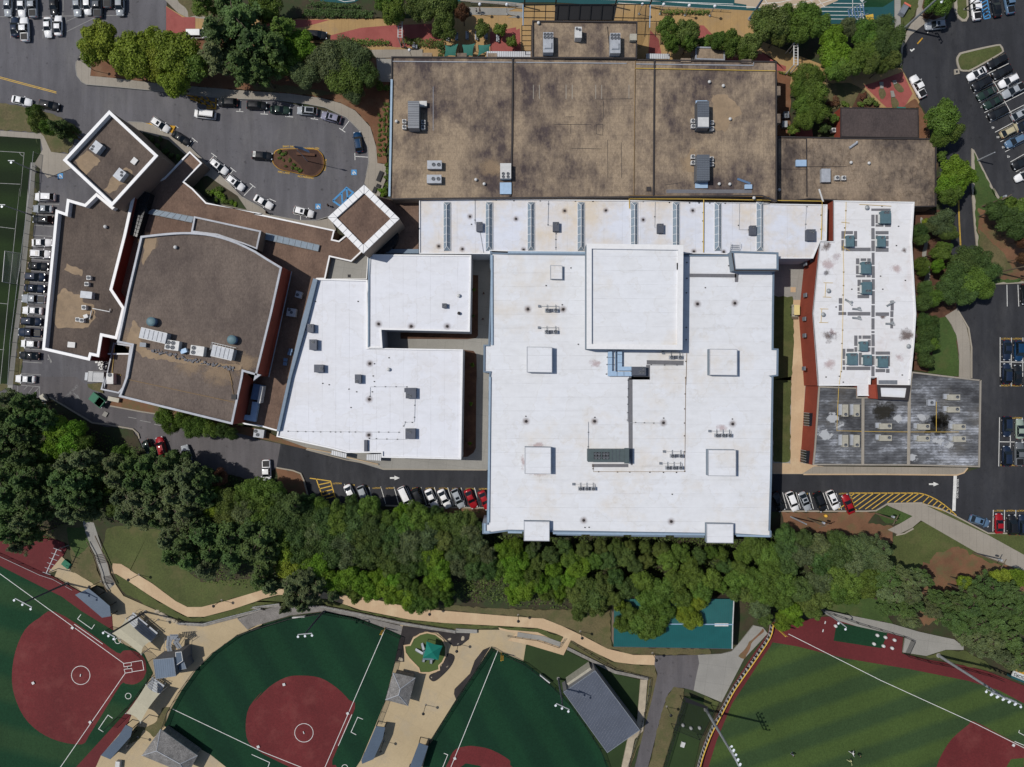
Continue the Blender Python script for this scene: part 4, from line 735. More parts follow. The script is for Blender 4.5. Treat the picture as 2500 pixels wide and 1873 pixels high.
pline('gas_pipe', ['B3:1507,1390 1500,1657 C3:1498,0 1490,800 720,800 718,740'], .05, 'pipe_b', big, D3, .14)
pline('conduit', ['B3:1012,1600 C3:1010,380', 'C3:1030,388 1300,390', 'C3:678,380 676,700', 'B3:1200,1490 1480,1490'], .05, 'metal_l', big, D3, .14)
blocks(big, 'C3:1013,30 1013,100 1010,170 1010,232 1009,303 1007,365 1075,386 1150,388 1229,390 678,468 676,590 717,775 764,800 923,802 1026,803 1196,804 1310,805 1420,806 1489,797 1490,632 1488,498 1488,390 1490,271 1493,145 1497,10 B3:1500,1458 1498,1597 1207,1488 1320,1490 1425,1490 1012,1616 1508,625 1508,758 1504,881 1503,1172 1502,1276 838,1423 836,1485 830,1565 531,671 322,820 458,981 593,1314 1663,838 1860,653 C3:151,333 732,342 1312,348 1891,356 1384,990 649,1270 684,1268', D3, 'pipe_support')
# 4 white left blocks
wl1 = building('school_building', 'white roofed block just left of the big one, above the narrow courtyard slot', 'B2:972,556 1830,563 1828,740 1818,1207 1072,1190 1082,1344 955,1345 945,885 962,770', 8.0, 'wall_white', 'roof_wl', 'cope_w', .3, .25)
strip('roof_edge_trim', ['B2:968,565 966,1340'], .35, 'cope_b', wl1, z=8.03)
wl2 = building('school_building', 'lower left white roofed block with a slanting left edge above the service road', 'B2:520,762 955,772 955,1345 1760,1358 C2:1745,697 1075,680 1075,640 780,640 650,605 190,505 200,455 300,0 B2:330,1490 440,1100', 7.4, 'wall_white', 'roof_wl', 'cope_w', .28, .4)
Lw = wl2['deck']
hv = outline('B2:500,758 535,768 450,1110 340,1500 C2:315,0 215,455 190,460 B2:275,1657 400,1120', 7.9)
b_ = MB(); b_.add(hv, [tuple(range(len(hv)))]); sides(b_, hv, 6.8, 7.9); b_.build('slanting_parapet', m['cope_b'], wl2)
pline('conduit', ['C2:290,460 1230,468', 'C2:970,525 1290,528', 'C2:980,85 1290,85', 'C2:1357,190 1352,380 1275,384 1262,420', 'C2:980,90 978,165'], .04, 'metal_l', wl2, Lw)
blocks(wl2, 'C2:289,459 368,461 436,462 499,463 562,464 645,464 687,465 731,465 803,465 855,465 1052,466 1134,467 1222,468 972,519 1032,522 1120,525 1209,527 1018,83 1108,84 1198,84 1288,85 1355,240 1353,341 1334,384 1276,382 1261,415 580,56 634,67 801,104 865,127 818,259 998,127 978,165 B2:519,954 878,953 B2:1138,1428 1016,1478 1005,1581 1015,1628', Lw)
for t, s in (('C2', 'C2:655,620 782,648 778,685 648,655'), ('C2', 'C2:950,655 1072,650 1070,708 945,700')):
    vs = outline(s, 3.2); b_ = MB(); b_.add(vs, [(0, 1, 2, 3)]); sides(b_, vs, 2.95, 3.2); b_.build('door_canopy', m['rib_w'], wl2)
rbox(wl2, 'roof_duct', 'C2', 941, 582, 26, 96, Lw, .7, 'metal_dk')
crt = building('school_building', 'low pale concrete roof in the notch below the square white framed tower', 'B2:600,765 640,577 820,615 945,500 962,560 950,765', 3.6, 'wall_grey', 'conc_grey', 'cope_w', .12, .1)
rbox(crt, 'roof_drain', 'B2', 802, 738, 24, 24, 3.5, .08, 'black')
lnk = building('school_building', 'small brown roof patch between the square white framed tower and the white strip', 'B2:1062,70 1160,92 1393,95 1390,520 1055,512 1000,480 1040,60', 5.6, 'wall_tan', 'roof_b4', 'cope_d', .12, .12)
rbox(lnk, 'roof_ledge', 'B2', 1215, 530, 345, 36, 5.2, 1.2, 'cope_b')
# 5 west group
con = building('school_building', 'low brown corridor roof sweeping from the left tower to the square white framed tower', 'A1:1598,1275 1702,1375 1550,1532 B1:1622,0 1738,120 2209,222 B2:0,208 680,352 660,430 715,442 800,372 1000,480 945,500 820,618 640,577 600,765 535,765 440,1100 300,1657 C2:205,455 185,455 60,420 C1:2060,400 C1:1900,300 C1:1100,100 B1:1110,1400 860,1400 870,1245 950,850 1062,400 1145,20 A1:1380,1500', 5.0, 'wall_tan', 'roof_b4', 'cope_w', .3, .3)
Dc = con['deck']
for s, nm in (('B1:1290,175 1632,240 1615,288 1225,208', 7), ('B2:100,375 552,478 540,530 90,430', 9)):
    vs = outline(s, Dc + .5); b_ = MB(); b_.add(vs, [(0, 1, 2, 3)]); sides(b_, vs, Dc, Dc + .5); o = b_.build('skylight', m['glass_sky'], con)
    P = [W(p, Dc + .53) for p in T(s)]; f = MB()
    for k in range(nm + 1): t = k / nm; f.tube([P[0].lerp(P[1], t), P[3].lerp(P[2], t)], .05, 4)
    f.tube([P[0], P[1]], .06, 4); f.tube([P[3], P[2]], .06, 4); f.build('skylight_frame', m['galv'], o)
s = 'B1:1150,5 1265,42 1155,412 1068,380'; vs = outline(s, 6.8); b_ = MB().add(vs, [(0, 1, 2, 3)]); sides(b_, vs, Dc, 6.8); o = b_.build('skylight', m['glass_dk'], con)
P = [W(p, 6.85) for p in T(s)]; f = MB()
for k in range(13): f.tube([P[0].lerp(P[3], k / 12), P[1].lerp(P[2], k / 12)], .05, 4)
for k in range(5): f.tube([P[0].lerp(P[1], k / 4), P[3].lerp(P[2], k / 4)], .05, 4)
f.build('skylight_frame', m['black'], o)
twr = building('school_tower', 'tilted square brown roofed tower with white parapet at the upper left', 'A1:920,930 1332,1312 B1:945,150 A1:530,1350', 12.2, 'wall_tan', 'roof_b5', 'cope_w', .62, 1.1, cat='building')
lft = building('school_building', 'long brown roof with thick white parapet beside the left car row', 'B1:565,88 715,132 812,38 945,150 1050,50 1145,20 1128,90 1060,400 945,850 1050,1008 985,1272 862,1246 833,1422 768,1408 755,1452 355,1360 470,178 550,206', 8.2, 'brick_dark', 'roof_b5', 'cope_w', .6, 1.3)
gy2 = building('gymnasium', 'large curved ended brown roof with grey coping and a red brick right wall', smooth(T('B1:1185,402 1400,378 1600,370 1800,392 2000,455 2209,560 B2:100,612'), 3, False)[:-4] + T('B2:110,590 235,665 150,1050 20,1582 B1:2165,1578 2050,1545 2042,1600 C1:2040,20 1958,402 1500,290 1000,168 1062,0 B1:1110,1322 985,1298 1080,850'), 11.8, 'brick', 'roof_b2', 'cope_g', .42, .6, cat='building')
gy2.name = 'gymnasium'; Dg = gy2['deck']
for s in ('B1:1635,235 2200,358 2165,515 2050,470 1830,395 1610,368',): low1 = building('roof_annex', 'narrow brown roof tucked against the curved end of the gymnasium', s, 8.4, 'wall_tan', 'roof_b2', 'cope_g', .35, .5, cat='building')
low2 = building('roof_annex', 'small low roof with a single fan unit at the lower left corner of the gymnasium', 'B1:955,1300 1105,1325 1060,1657 C1:1000,140 848,108 880,0 B1:880,1657', 5.2, 'brick_dark', 'roof_b2', 'cope_g', .3, .5, cat='building')
pline('gas_pipe', ['C1:1065,20 1600,135 1975,215', 'C1:1940,0 1970,160', 'B1:1920,1500 1960,1657'], .07, 'pipe_b', gy2, Dg); pline('gas_pipe', ['B1:965,1350 945,1555 1020,1575'], .07, 'pipe_y', low2, 4.7)
gb = MB(); gv = [W(p, 6.6) for p in T('B2:318,700 200,1250 125,1590')]
gb.tube(gv, .12, 5); gb.build('cornice', m['cope_g'], con)
rb = thing('roof_penthouse', 'white framed square tower with broad white coping by the drop off loop', 'building', (0, 0, 0))
building('roof_penthouse', '', 'B2:928,-30 1225,255 920,547 622,245', 14.2, 'wall_tan', 'roof_b4', 'cope_w', 1.3, .5, parent=rb); rb.name = 'school_tower'
f = MB(); o_ = outline('B2:928,-30 1225,255 920,547 622,245', 14.24)
for i in range(4):
    a, c = o_[i], o_[(i + 1) % 4]; d = (c - a).normalized(); nn = Vector((-d.y, d.x, 0))
    for k in range(1, 7): p = a + (c - a) * k / 7; f.tube([p, p + nn * 1.28], .035, 4)
    f.tube([a, a + (d + (o_[i - 1] - a).normalized()).normalized() * 1.8], .035, 4)
f.build('coping_joint', m['cope_g'], rb)
gw = MB(); c0 = at('B2', 1060, 395, 6.5); gw.cyl(c0.x, c0.y, 0, 4.2, 7.2, 24); gw.build('glass_bay', m['glass_dk'], con)
# 6 right wing
wr = building('school_building', 'white roofed wing on the right with red brick side wall and grey pads', 'B4:605,103 1286,115 1265,455 1300,1060 1285,1300 1250,1657 C4:1250,75 975,70 975,5 918,5 C4:912,160 808,160 808,75 475,75 470,0 B4:430,1052 490,446 605,446', 7.9, 'brick', 'roof_wr', 'cope_w', .2, .25)
Dr = wr['deck']; strip('roof_edge_trim', ['B4:603,105 603,443 490,445 430,1052 C4:472,0 475,80'], .14, 'cope_d', wr, z=7.94)
gr = building('school_building', 'weathered grey corrugated looking roof in three bays at the lower right', 'C4:480,80 808,92 808,172 912,172 1240,190 1255,20 1262,-28 B4:1265,1545 1852,1615 C4:1850,30 1838,762 1230,748 430,745 445,600', 7.4, 'brick', 'roof_g', 'conc', .3, .22)
Dq = gr['deck']; pline('roof_divider', ['C4:853,175 850,745', 'C4:1245,25 1236,745'], .35, 'conc', gr, Dq, .05)
pline('gas_pipe', ['C4:648,80 640,250 632,455 950,462 1240,465 1660,465', 'C4:1470,210 1470,460'], .06, 'pipe_y', gr, Dq)
st = building('stair_house', 'little white roofed stair box with red brick side between grey bays', 'C4:975,68 1252,72 1232,200 985,188', 9.4, 'brick', 'roof_w', 'cope_d', .6, .4, base=5, cat='roof box')
b_ = MB(); b_.add(*(lambda v: (v, [(0, 1, 2, 3)]))(outline('C4:912,66 985,66 975,186 912,182', 8.4))); sides(b_, outline('C4:912,66 985,66 975,186 912,182', 8.4), 6, 8.4); b_.build('brick_pier', m['brick'], st)
b_ = MB()
for k in range(14): c = at('C4', 985 + k * 12, 48, 8.0); b_.box(c.x, c.y, 7.7, .3, 1.0, .06)
b_.build('stair_tread', m['metal_g'], st)
for x, y, a in ((388, 357, 0), (362, 672, 0)):
    c = at('C4', x, y, 3.6)
    o = MB().box(0, 0, 0, 1.2, 2.9, 3.0).build('window', m['glass_dk'], gr, loc=(c.x + .2, c.y, 2.2)); f = MB()
    for k in range(6): f.box(-.62, -1.45 + k * .58, 0, .1, .07, 3.02)
    f.build('window_frame', m['metal_w'], o)
    MB().box(.95, 0, 0, .5, 2.9, 3.1).build('window_surround', m['metal_w'], gr, loc=(c.x + .5, c.y, 2.2))
f = MB()
for s in ('B4:437,590 445,590', ): pass
for x, y in ((437, 605), (380, 900), (372, 1100), (373, 1240), (368, 1518), (380, 635)):
    c = at('B4', x, y, 4.5); MB().box(0, 0, 0, .25, .9, 1.5).build('window', m['metal_g'], wr, loc=(c.x - .35, c.y, 3.6))
# grey pads on the right wing
pads = ['922,222 950,222 950,320 922,320', '922,335 950,335 952,430 922,430', '922,440 952,440 952,530 922,530', '925,542 950,542 950,645 925,645', '925,655 952,655 952,755 925,755', '925,765 952,765 952,855 925,855', '925,865 952,865 952,975 925,975', '923,985 952,985 950,1085 923,1085', '923,1095 950,1095 950,1190 923,1190', '923,1203 950,1203 950,1220 923,1220', '923,1230 950,1230 952,1330 923,1330', '923,1340 950,1340 950,1400 923,1400', '922,1412 950,1412 950,1490 922,1490', '922,1500 950,1500 950,1605 922,1605', '922,170 1085,170 1085,190 922,190', '958,222 984,222 984,295 958,295', '958,303 1025,303 1025,323 958,323', '1038,303 1088,303 1088,325 1038,325', '704,360 768,360 768,386 704,386', '776,360 803,360 803,430 776,430', '776,440 803,440 803,490 776,490', '670,360 700,360 700,425 670,425', '670,435 698,435 698,525 670,525', '704,500 918,500 918,530 704,530', '958,360 1068,360 1068,388 958,388', '958,395 980,395 980,430 958,430', '1045,400 1068,400 1068,430 1045,430', '1045,440 1068,440 1068,490 1045,490', '958,500 1068,500 1068,535 958,535', '793,590 822,590 822,640 793,640', '832,590 880,590 880,612 832,612', '888,590 918,590 918,625 888,625', '793,650 820,650 820,722 793,722', '793,732 872,732 872,750 793,750', '882,732 918,732 918,750 882,750', '806,770 834,770 834,825 806,825', '843,770 918,770 918,790 843,790', '806,835 845,835 845,865 806,865', '806,875 832,875 832,888 806,888', '806,898 905,898 905,926 806,926', '648,925 678,925 678,972 648,972', '648,982 675,982 675,1032 648,1032', '645,1042 712,1042 712,1068 645,1068', '722,1042 915,1042 915,1072 722,1072', '958,1045 1072,1045 1072,1075 958,1075', '1085,945 1112,945 1112,1030 1085,1030', '1082,1035 1110,1035 1108,1085 1082,1085', '1082,1095 1108,1095 1106,1180 1082,1180', '778,1240 806,1240 806,1328 778,1328', '815,1240 840,1240 840,1268 815,1268', '848,1240 918,1240 918,1268 848,1268', '893,1278 918,1278 918,1330 893,1330', '893,1340 915,1340 915,1375 893,1375', '780,1338 803,1338 803,1378 780,1378', '715,1352 775,1352 775,1378 715,1378', '680,1352 704,1352 704,1438 680,1438', '817,1385 843,1385 843,1490 817,1490', '680,1448 702,1448 702,1490 680,1490', '680,1502 702,1502 702,1530 680,1530', '712,1502 915,1502 915,1532 712,1532', '958,1375 1080,1375 1080,1402 958,1402', '1055,1410 1080,1410 1080,1500 1055,1500', '958,1522 1040,1522 1040,1550 958,1550', '1046,1522 1076,1522 1076,1555 1046,1555', '958,1412 984,1412 984,1440 958,1440', '1040,262 1090,262 1090,298 1040,298']
for s in pads:
    vs = outline('B4:' + s, Dr + .03); MB().add(vs, [tuple(range(len(vs)))]).build('walkway_pad', m['pad'], wr)
pline('gas_pipe', ['B4:710,110 706,320 685,520 690,700 686,900 680,1200 672,1500 652,1657', 'B4:822,135 1090,150', 'B4:670,285 740,292', 'B4:540,795 532,915', 'B4:520,795 600,797', 'B4:515,915 585,918', 'B4:505,1015 498,1130', 'B4:488,1015 560,1017', 'B4:482,1130 558,1132', 'B4:668,490 740,525'], .05, 'pipe_y', wr, Dr)
blocks(wr, 'B4:707,189 697,334 688,706 687,820 683,899 680,1195 674,1307 668,1545 652,1583 1011,151 1245,1613 1133,483 999,740 1208,776 1018,850 1151,320 625,1000 757,850 1182,1573 540,1590 685,1633', Dr)
windows(big, None, 10.1, [(('C3', 400, 1318), ('C3', 1640, 1332), 12, 1.2), (('C3', 400, 1318), ('C3', 1640, 1332), 12, 5.2), (('C2', 1975, 100), ('C2', 1970, 1100), 8, 5.2)])
windows(wl2, None, 7.4, [(('C2', 1090, 682), ('C2', 1700, 694), 6, 1.2), (('C2', 230, 512), ('C2', 640, 603), 4, 1.2)])
windows(gr, None, 7.4, [(('C4', 450, 746), ('C4', 1220, 749), 7, 1.4), (('C4', 1260, 749), ('C4', 1820, 761), 5, 1.4)])
windows(gym, None, 9.2, [(('A2', 1158, 520), ('A2', 1140, 1600), 7, 1.4), (('A4', 127, 560), ('A4', 127, 1100), 4, 1.4)])
windows(gy2, None, 11.8, [(('C1', 1080, 190), ('C1', 1900, 385), 6, 1.4)])
# roof stains
def decal(name, root, tile, x, y, r, h, mat, sy=1.0, rot=0):
    c = at(tile, x, y, h); n = 20; o = MB().add([(r * cos(2 * pi * i / n), r * sin(2 * pi * i / n), 0) for i in range(n)], [tuple(range(n))]).build(name, m[mat], root, loc=(c.x, c.y, h + .012), rz=rot); o.scale = (1, sy, 1); return o
def drain(root, tile, x, y, h, r=1.0):
    c = at(tile, x, y, h); MB().cyl(0, 0, 0, .3 * r, .1, 12).cyl(0, 0, .1, .2 * r, .08, 10, .12).build('roof_drain', m['cope_d'], root, loc=(c.x, c.y, h)); decal('stain', root, tile, x, y, 1.1, h, 'stain').scale = (r, r, 1)
for t, x, y in (('B3', 168, 1018), ('B3', 465, 1020), ('B3', 1597, 975), ('B3', 1912, 968), ('C3', 153, 375), ('C3', 730, 375), ('C3', 1310, 388), ('C3', 1893, 398), ('C3', 638, 1210), ('C3', 1376, 1220)): drain(big, t, x, y, D3)
for t, x, y in (('B2', 1050, 1143), ('B2', 1325, 1163), ('B2', 1628, 1163)): drain(wl1, t, x, y, 7.75)
for t, x, y in (('B2', 976, 1477), ('C2', 972, 190), ('C2', 968, 490)): drain(wl2, t, x, y, Lw)
for t, x, y in (('B2', 1820, 238), ('B2', 1557, 488), ('B2', 1756, 512), ('B3', 68, 258), ('B3', 478, 190), ('B3', 825, 186), ('B3', 1140, 265), ('B3', 1557, 187), ('B3', 132, 518), ('B3', 1566, 532), ('B3', 1818, 536)): drain(wst, t, x, y, D2, .8)
for t, x, y, r, mt in (('B4', 620, 575, .7, 'stain6'), ('B4', 560, 640, 1.2, 'stain6'), ('B4', 545, 710, .6, 'stain2'), ('B4', 575, 1245, 1.1, 'stain2'), ('B4', 590, 1215, .8, 'stain6'), ('B4', 1220, 1240, 1.2, 'stain2'), ('B4', 1015, 1080, .5, 'stain2'), ('B4', 540, 490, .8, 'stain2'), ('B4', 1130, 680, .9, 'stain6'), ('B4', 570, 1480, .9, 'stain6'), ('B4', 1160, 1420, .8, 'stain6'), ('B4', 1200, 520, .5, 'stain2')): decal('roof_stain', wr, t, x, y, 3.2, Dr, mt).scale = (r, r * .8, 1)
for t, x, y, r, mt in (('C4', 1470, 420, 1.5, 'stain5'), ('C4', 1500, 360, 1.1, 'stain5'), ('C4', 530, 490, 1.0, 'stain4'), ('C4', 600, 350, 1.1, 'stain4'), ('C4', 1150, 350, .9, 'stain4'), ('C4', 1570, 570, .8, 'stain4'), ('C4', 1480, 540, .9, 'stain4'), ('C4', 1350, 340, .9, 'stain4'), ('C4', 1030, 290, 1.3, 'stain5'), ('C4', 1270, 680, .8, 'stain4'), ('C4', 650, 400, .8, 'stain4')): decal('roof_stain', gr, t, x, y, 3.0, Dq, mt).scale = (r, r * .7, 1)
for t, x, y, a, c in (('C3', 255, 815, 1.2, .5), ('C3', 130, 720, .5, 1.1), ('C3', 250, 575, 1.2, .4), ('C3', 1800, 430, .8, .5), ('B3', 740, 1480, .9, .6), ('C3', 1690, 700, .5, 1.1)): decal('roof_stain', big, t, x, y, 3.2, D3, 'stain6').scale = (a, c, 1)
for x in (215, 265, 490, 542, 740, 790, 1020): strip('roof_mark', 'A3:%d,715 %d,835' % (x, x), .16, 'conc', gym, z=DK + .012)
for s in ('A3:745,835 800,836 1050,832', 'A3:805,850 805,1000', 'A3:535,1250 790,1256', 'A3:500,1050 530,1050 530,1130', 'A3:745,1050 800,1050 800,1140 745,1130 745,1050', 'A3:840,1180 842,1500', 'A3:490,985 560,985', 'A3:955,1200 958,1500', 'A3:390,1050 700,1050', 'A2:1510,730 1510,1100', 'A3:1460,1540 1320,1560'): strip('roof_mark', s, .1, 'cope_g' if 'A2' in s else 'cope_d', gym, z=DK + .014)
def sand(root, s, h, org=5):
    pts = T(s); rg = random.Random(len(s)); q = []
    for i in range(len(pts)):
        a, c = pts[i], pts[(i + 1) % len(pts)]; k_ = max(1, int(math.hypot(c[0] - a[0], c[1] - a[1]) / 7))
        for j in range(k_): q.append((a[0] + (c[0] - a[0]) * j / k_ + rg.uniform(-org, org) * .5, a[1] + (c[1] - a[1]) * j / k_ + rg.uniform(-org, org) * .5))
    vs = outline(smooth(q, 2), h + .014); MB().add(vs, [tuple(range(len(vs)))]).build('sand_patch', m['sand'], root)
sand(lft, 'B1:530,835 600,880 680,895 700,960 800,985 800,1090 740,1165 620,1185 480,1175 450,1120 445,1060 490,900', 6.9); sand(lft, 'B1:560,640 700,690 690,740 600,720 545,690', 6.9, 4)
sand(twr, 'A1:740,1270 850,1350 720,1480 655,1390 630,1345', 11.1); sand(twr, 'A1:950,1490 1060,1405 1115,1440 1120,1500 1020,1560 930,1640 880,1600', 11.1)
sand(gy2, 'B1:1130,1110 1185,1180 1170,1260 1240,1360 1500,1420 1800,1470 2040,1480 2020,1530 1850,1510 1500,1470 1200,1420 1120,1330 1060,1290', Dg); sand(gy2, 'B1:1215,430 1330,425 1300,500 1230,600 1200,640', Dg, 6)
sand(gym, 'A3:1720,800 1850,790 1940,880 1980,960 1900,990 1860,1080 1820,1120 1740,1080', DK, 7); sand(gym, 'A3:1500,1330 1530,1260 1580,1250 1560,1440 1510,1450', DK, 6)
for root, t, x, y, h, s in ((gy2, 'B1', 1130, 1250, Dg, 1.0), (gy2, 'B1', 2050, 1480, Dg, 1.1), (gy2, 'B1', 1250, 450, Dg, .7), (gy2, 'B1', 1600, 1500, Dg, 1.0), (gy2, 'B1', 1850, 1560, Dg, 1.2), (gym, 'A3', 1550, 1380, DK, .9), (gym, 'A2', 2000, 1420, DK, 1.0)): decal('sand_patch', root, t, x, y, 4.5, h, 'stain3').scale = (s, s * .8, 1)
# ---------------- rooftop machinery ----------------
_fan = {}
def fan_mesh(r):
    k = round(r, 2)
    if k not in _fan:
        b = MB(); b.cyl(0, 0, 0, r, .1, 16, r * .96, 0)
        for i in range(5):
            a = i * 2 * pi / 5; p = [Vector((cos(a + t) * q, sin(a + t) * q, .11 + dz)) for q, t, dz in ((r * .2, 0, 0), (r * .82, -.18, 0), (r * .82, .32, .04), (r * .2, .5, .03))]
            b.add(p, [(0, 1, 2, 3)], 1)
        b.cyl(0, 0, .1, r * .22, .07, 8, None, 1)
        n = 16; vs = [(rr * cos(2 * pi * i / n), rr * sin(2 * pi * i / n), .13) for rr in (r * .9, r * 1.06) for i in range(n)]
        b.add(vs, [(i, (i + 1) % n, n + (i + 1) % n, n + i)[::-1] for i in range(n)], 1)
        me = bpy.data.meshes.new('fan'); me.from_pydata(b.v, [], b.f); me.materials.append(m['fan']); me.materials.append(m['blade']); me.polygons.foreach_set('material_index', b.m); me.update(); _fan[k] = me
    return _fan[k]
HV = []
def unit(label, tile, x, y, sx, sy, h, ht, mat, fans=(), fr=12, rot=0, cat='roof unit', name='air_handler', group=None, extra=None, panel=None):
    """rooftop machine: x,y and sx,sy in enlarged pixels measured on its top; fans = offsets on its top"""
    ht *= 1.18; c = at(tile, x, y, h + ht); k = M_(1, h + ht); o = thing(name, label, cat, (c.x, c.y, h), rot, group)
    b = MB(); SX, SY = sx * k, sy * k
    b.box(0, 0, .12, SX, SY, ht - .16); b.box(0, 0, ht - .04, SX + .06, SY + .06, .04)
    b.build('casing', m[mat], o)
    MB().box(0, 0, 0, SX * .94, SY * .94, .12).build('base_rail', m['cope_d'], o)
    for fx, fy in fans:
        f = link('fan', fan_mesh(fr * k), o, (fx * k, -fy * k, ht))
    if panel:
        for (px, py, pw, ph, pz, pm) in panel: MB().box(px * k, -py * k, ht, pw * k, ph * k, pz).build('access_panel', m[pm], o)
    if extra: extra(o, k, ht)
    return o
u = unit
def hood(o, k, ht):
    MB().box(0, -32 * k, ht, 70 * k, 55 * k, .35, 0, 0, .75).build('intake_hood', m['metal_l'], o)
# condensers and ribbed units on the brown roof
def ribunit(label, tile, x, y, sx, sy, mat, lit=None):
    def ex(o, k, ht):
        v = MB()
        for i in range(int(sy * k / .5)): v.box(0, sy * k / 2 - .25 - i * .5, ht, sx * k * .98, .06, .04)
        v.build('roof_seam', m['metal_dk'], o)
        if lit: MB().box(lit[0] * k, -lit[1] * k, ht + .05, lit[2] * k, lit[3] * k, .05).build('access_panel', m['metal_w'], o)
    return unit(label, tile, x, y, sx, sy, DK, 2.2, mat, extra=ex)
ribunit('long light grey ribbed unit at the left end of the brown roof', 'A2', 1344, 965, 92, 225, 'rib_l')
ribunit('dark ribbed roof unit with bright white end panel, upper right of the brown roof', 'A3', 1646, 965, 98, 225, 'rib_d', (0, 65, 92, 80))
ribunit('dark ribbed roof unit above the yellow pipe, lower right of the brown roof', 'A3', 1646, 1412, 106, 215, 'rib_d')
WHERE = {'A2': 'beside the light ribbed unit', 'U': 'beside the upper dark ribbed unit', 'Lw': 'beside the lower dark ribbed unit'}
def cond(label, tile, x, y, h, s=31, ht=.8, r=12, mat='metal_w', g='small square fan condensers beside the ribbed roof units'): return unit(label, tile, x, y, s, s, h, ht, mat, [(0, 0)], r, 0, 'condenser', 'condenser', g)
for key, pts in (('A2', (('A2', 1266, 1022), ('A2', 1266, 1070), ('A2', 1427, 1028), ('A2', 1425, 1072))), ('U', (('A3', 1560, 1018), ('A3', 1562, 1062), ('A3', 1720, 1032), ('A3', 1720, 1082))), ('Lw', (('A3', 1560, 1320), ('A3', 1560, 1370), ('A3', 1718, 1337), ('A3', 1718, 1382)))):
    for (t, x, y), pos in zip(pts, ('upper left', 'lower left', 'upper right', 'lower right')): cond('small square fan condenser %s, %s one' % (WHERE[key], pos), t, x, y, DK)
two = [(-3, 0), (40, 0)]
u('flat grey twin fan unit on the brown roof, upper of the pair', 'A2', 1521, 1388, 120, 68, DK, 1.1, 'metal_l', [(-7, 0), (36, 0)], 15)
u('flat grey twin fan unit on the brown roof, lower of the pair', 'A2', 1518, 1508, 120, 68, DK, 1.1, 'metal_l', [(-7, 0), (36, 0)], 15)
u('pale unit with four fans on the roof divider of the brown roof', 'A2', 2121, 1440, 90, 126, DK, 1.4, 'metal_w', [(-20, 24), (20, 24), (-20, 50), (20, 50)], 12)
u('flat blue metal panel box below the pale four fan unit', 'A2', 2121, 1587, 95, 95, DK, .35, 'duct')
u('white cabinet box behind the light ribbed unit', 'A2', 1425, 872, 60, 40, DK, .8, 'metal_w', cat='roof box', name='cabinet')
six = [(a, b) for a in (-27, 0, 27) for b in (-66, -40)]
Ds = stage['deck']
u('tall grey unit with six fans, left one on the stage house roof', 'A3', 340, 357, 84, 168, Ds, 1.7, 'metal_l', six, 12, extra=hood)
u('tall grey unit with six fans, right one on the stage house roof', 'A3', 905, 363, 84, 168, Ds, 1.7, 'metal_l', six, 12, extra=hood)
u('pale twin fan unit between the two six fan units', 'A3', 594, 272, 56, 90, Ds, 1.8, 'metal_w', [(-12, -28), (12, -20)], 11)
u('cream roof hatch box at the right edge of the stage house', 'A3', 1057, 312, 56, 52, Ds, 1.0, 'metal_beige', cat='roof box', name='roof_hatch')
u('flat blue panel box at the foot of the lower dark ribbed unit', 'A3', 1631, 1560, 104, 48, DK, .3, 'duct', name='panel_box', cat='roof box'); u('flat blue panel box at the head of the upper dark ribbed unit', 'A3', 1632, 868, 96, 40, DK, .3, 'duct', name='panel_box', cat='roof box')
u('small blue grey box near the grey walkway pads on the brown roof', 'A3', 2027, 1573, 60, 34, DK, .5, 'duct', name='panel_box', cat='roof box'); u('fallen blue grey sheet beside the small blue grey box', 'A3', 1988, 1527, 115, 16, DK, .15, 'duct2', rot=-20, name='metal_sheet', cat='sheet')
Da = annex['deck']
u('blue skylight like box on the left bay of the annex roof', 'A4', 332, 1374, 86, 52, Da, .6, 'duct', name='panel_box', cat='roof box')
u('pale upright cabinet on the annex roof beside two condensers', 'A4', 541, 1478, 74, 110, Da, .9, 'metal_l', name='cabinet', cat='roof box')
cond('square fan condenser on the annex roof, left of the pair', 'A4', 636, 1498, Da, 34, .8, 12); cond('square fan condenser on the annex roof, right of the pair', 'A4', 692, 1499, Da, 34, .8, 12)
u('grey condenser on the ground behind the dark hedge trees', 'A4', 207, 966, 44, 50, .3, 1.0, 'metal_g', [(0, -12), (0, 12)], 10, name='condenser', cat='condenser'); u('pale cabinet on the ground beside the brown block corner', 'A4', 195, 1045, 40, 50, .3, 1.0, 'metal_l', name='cabinet', cat='cabinet'); cond('white fan condenser on the ground beside the classroom hut', 'A4', 606, 1096, .3, 34, .9, 12)
# white strip
for t, x, y, l in (('B2', 1900, 322, 'first'), ('B3', 405, 322, 'second'), ('B3', 1286, 336, 'third'), ('B3', 2066, 352, 'fourth')):
    u('slate grey single fan unit between the ridge skylights, %s from the left' % l, t, x, y, 52, 76, D2, .9, 'metal_dk', [(2, -26)], 11, group='slate single fan units on the white strip roof')
u('slate grey twin fan unit at the right end of the white strip', 'B4', 416, 392, 74, 92, D2, 1.0, 'metal_dk', [(-6, -32), (16, -24)], 11)
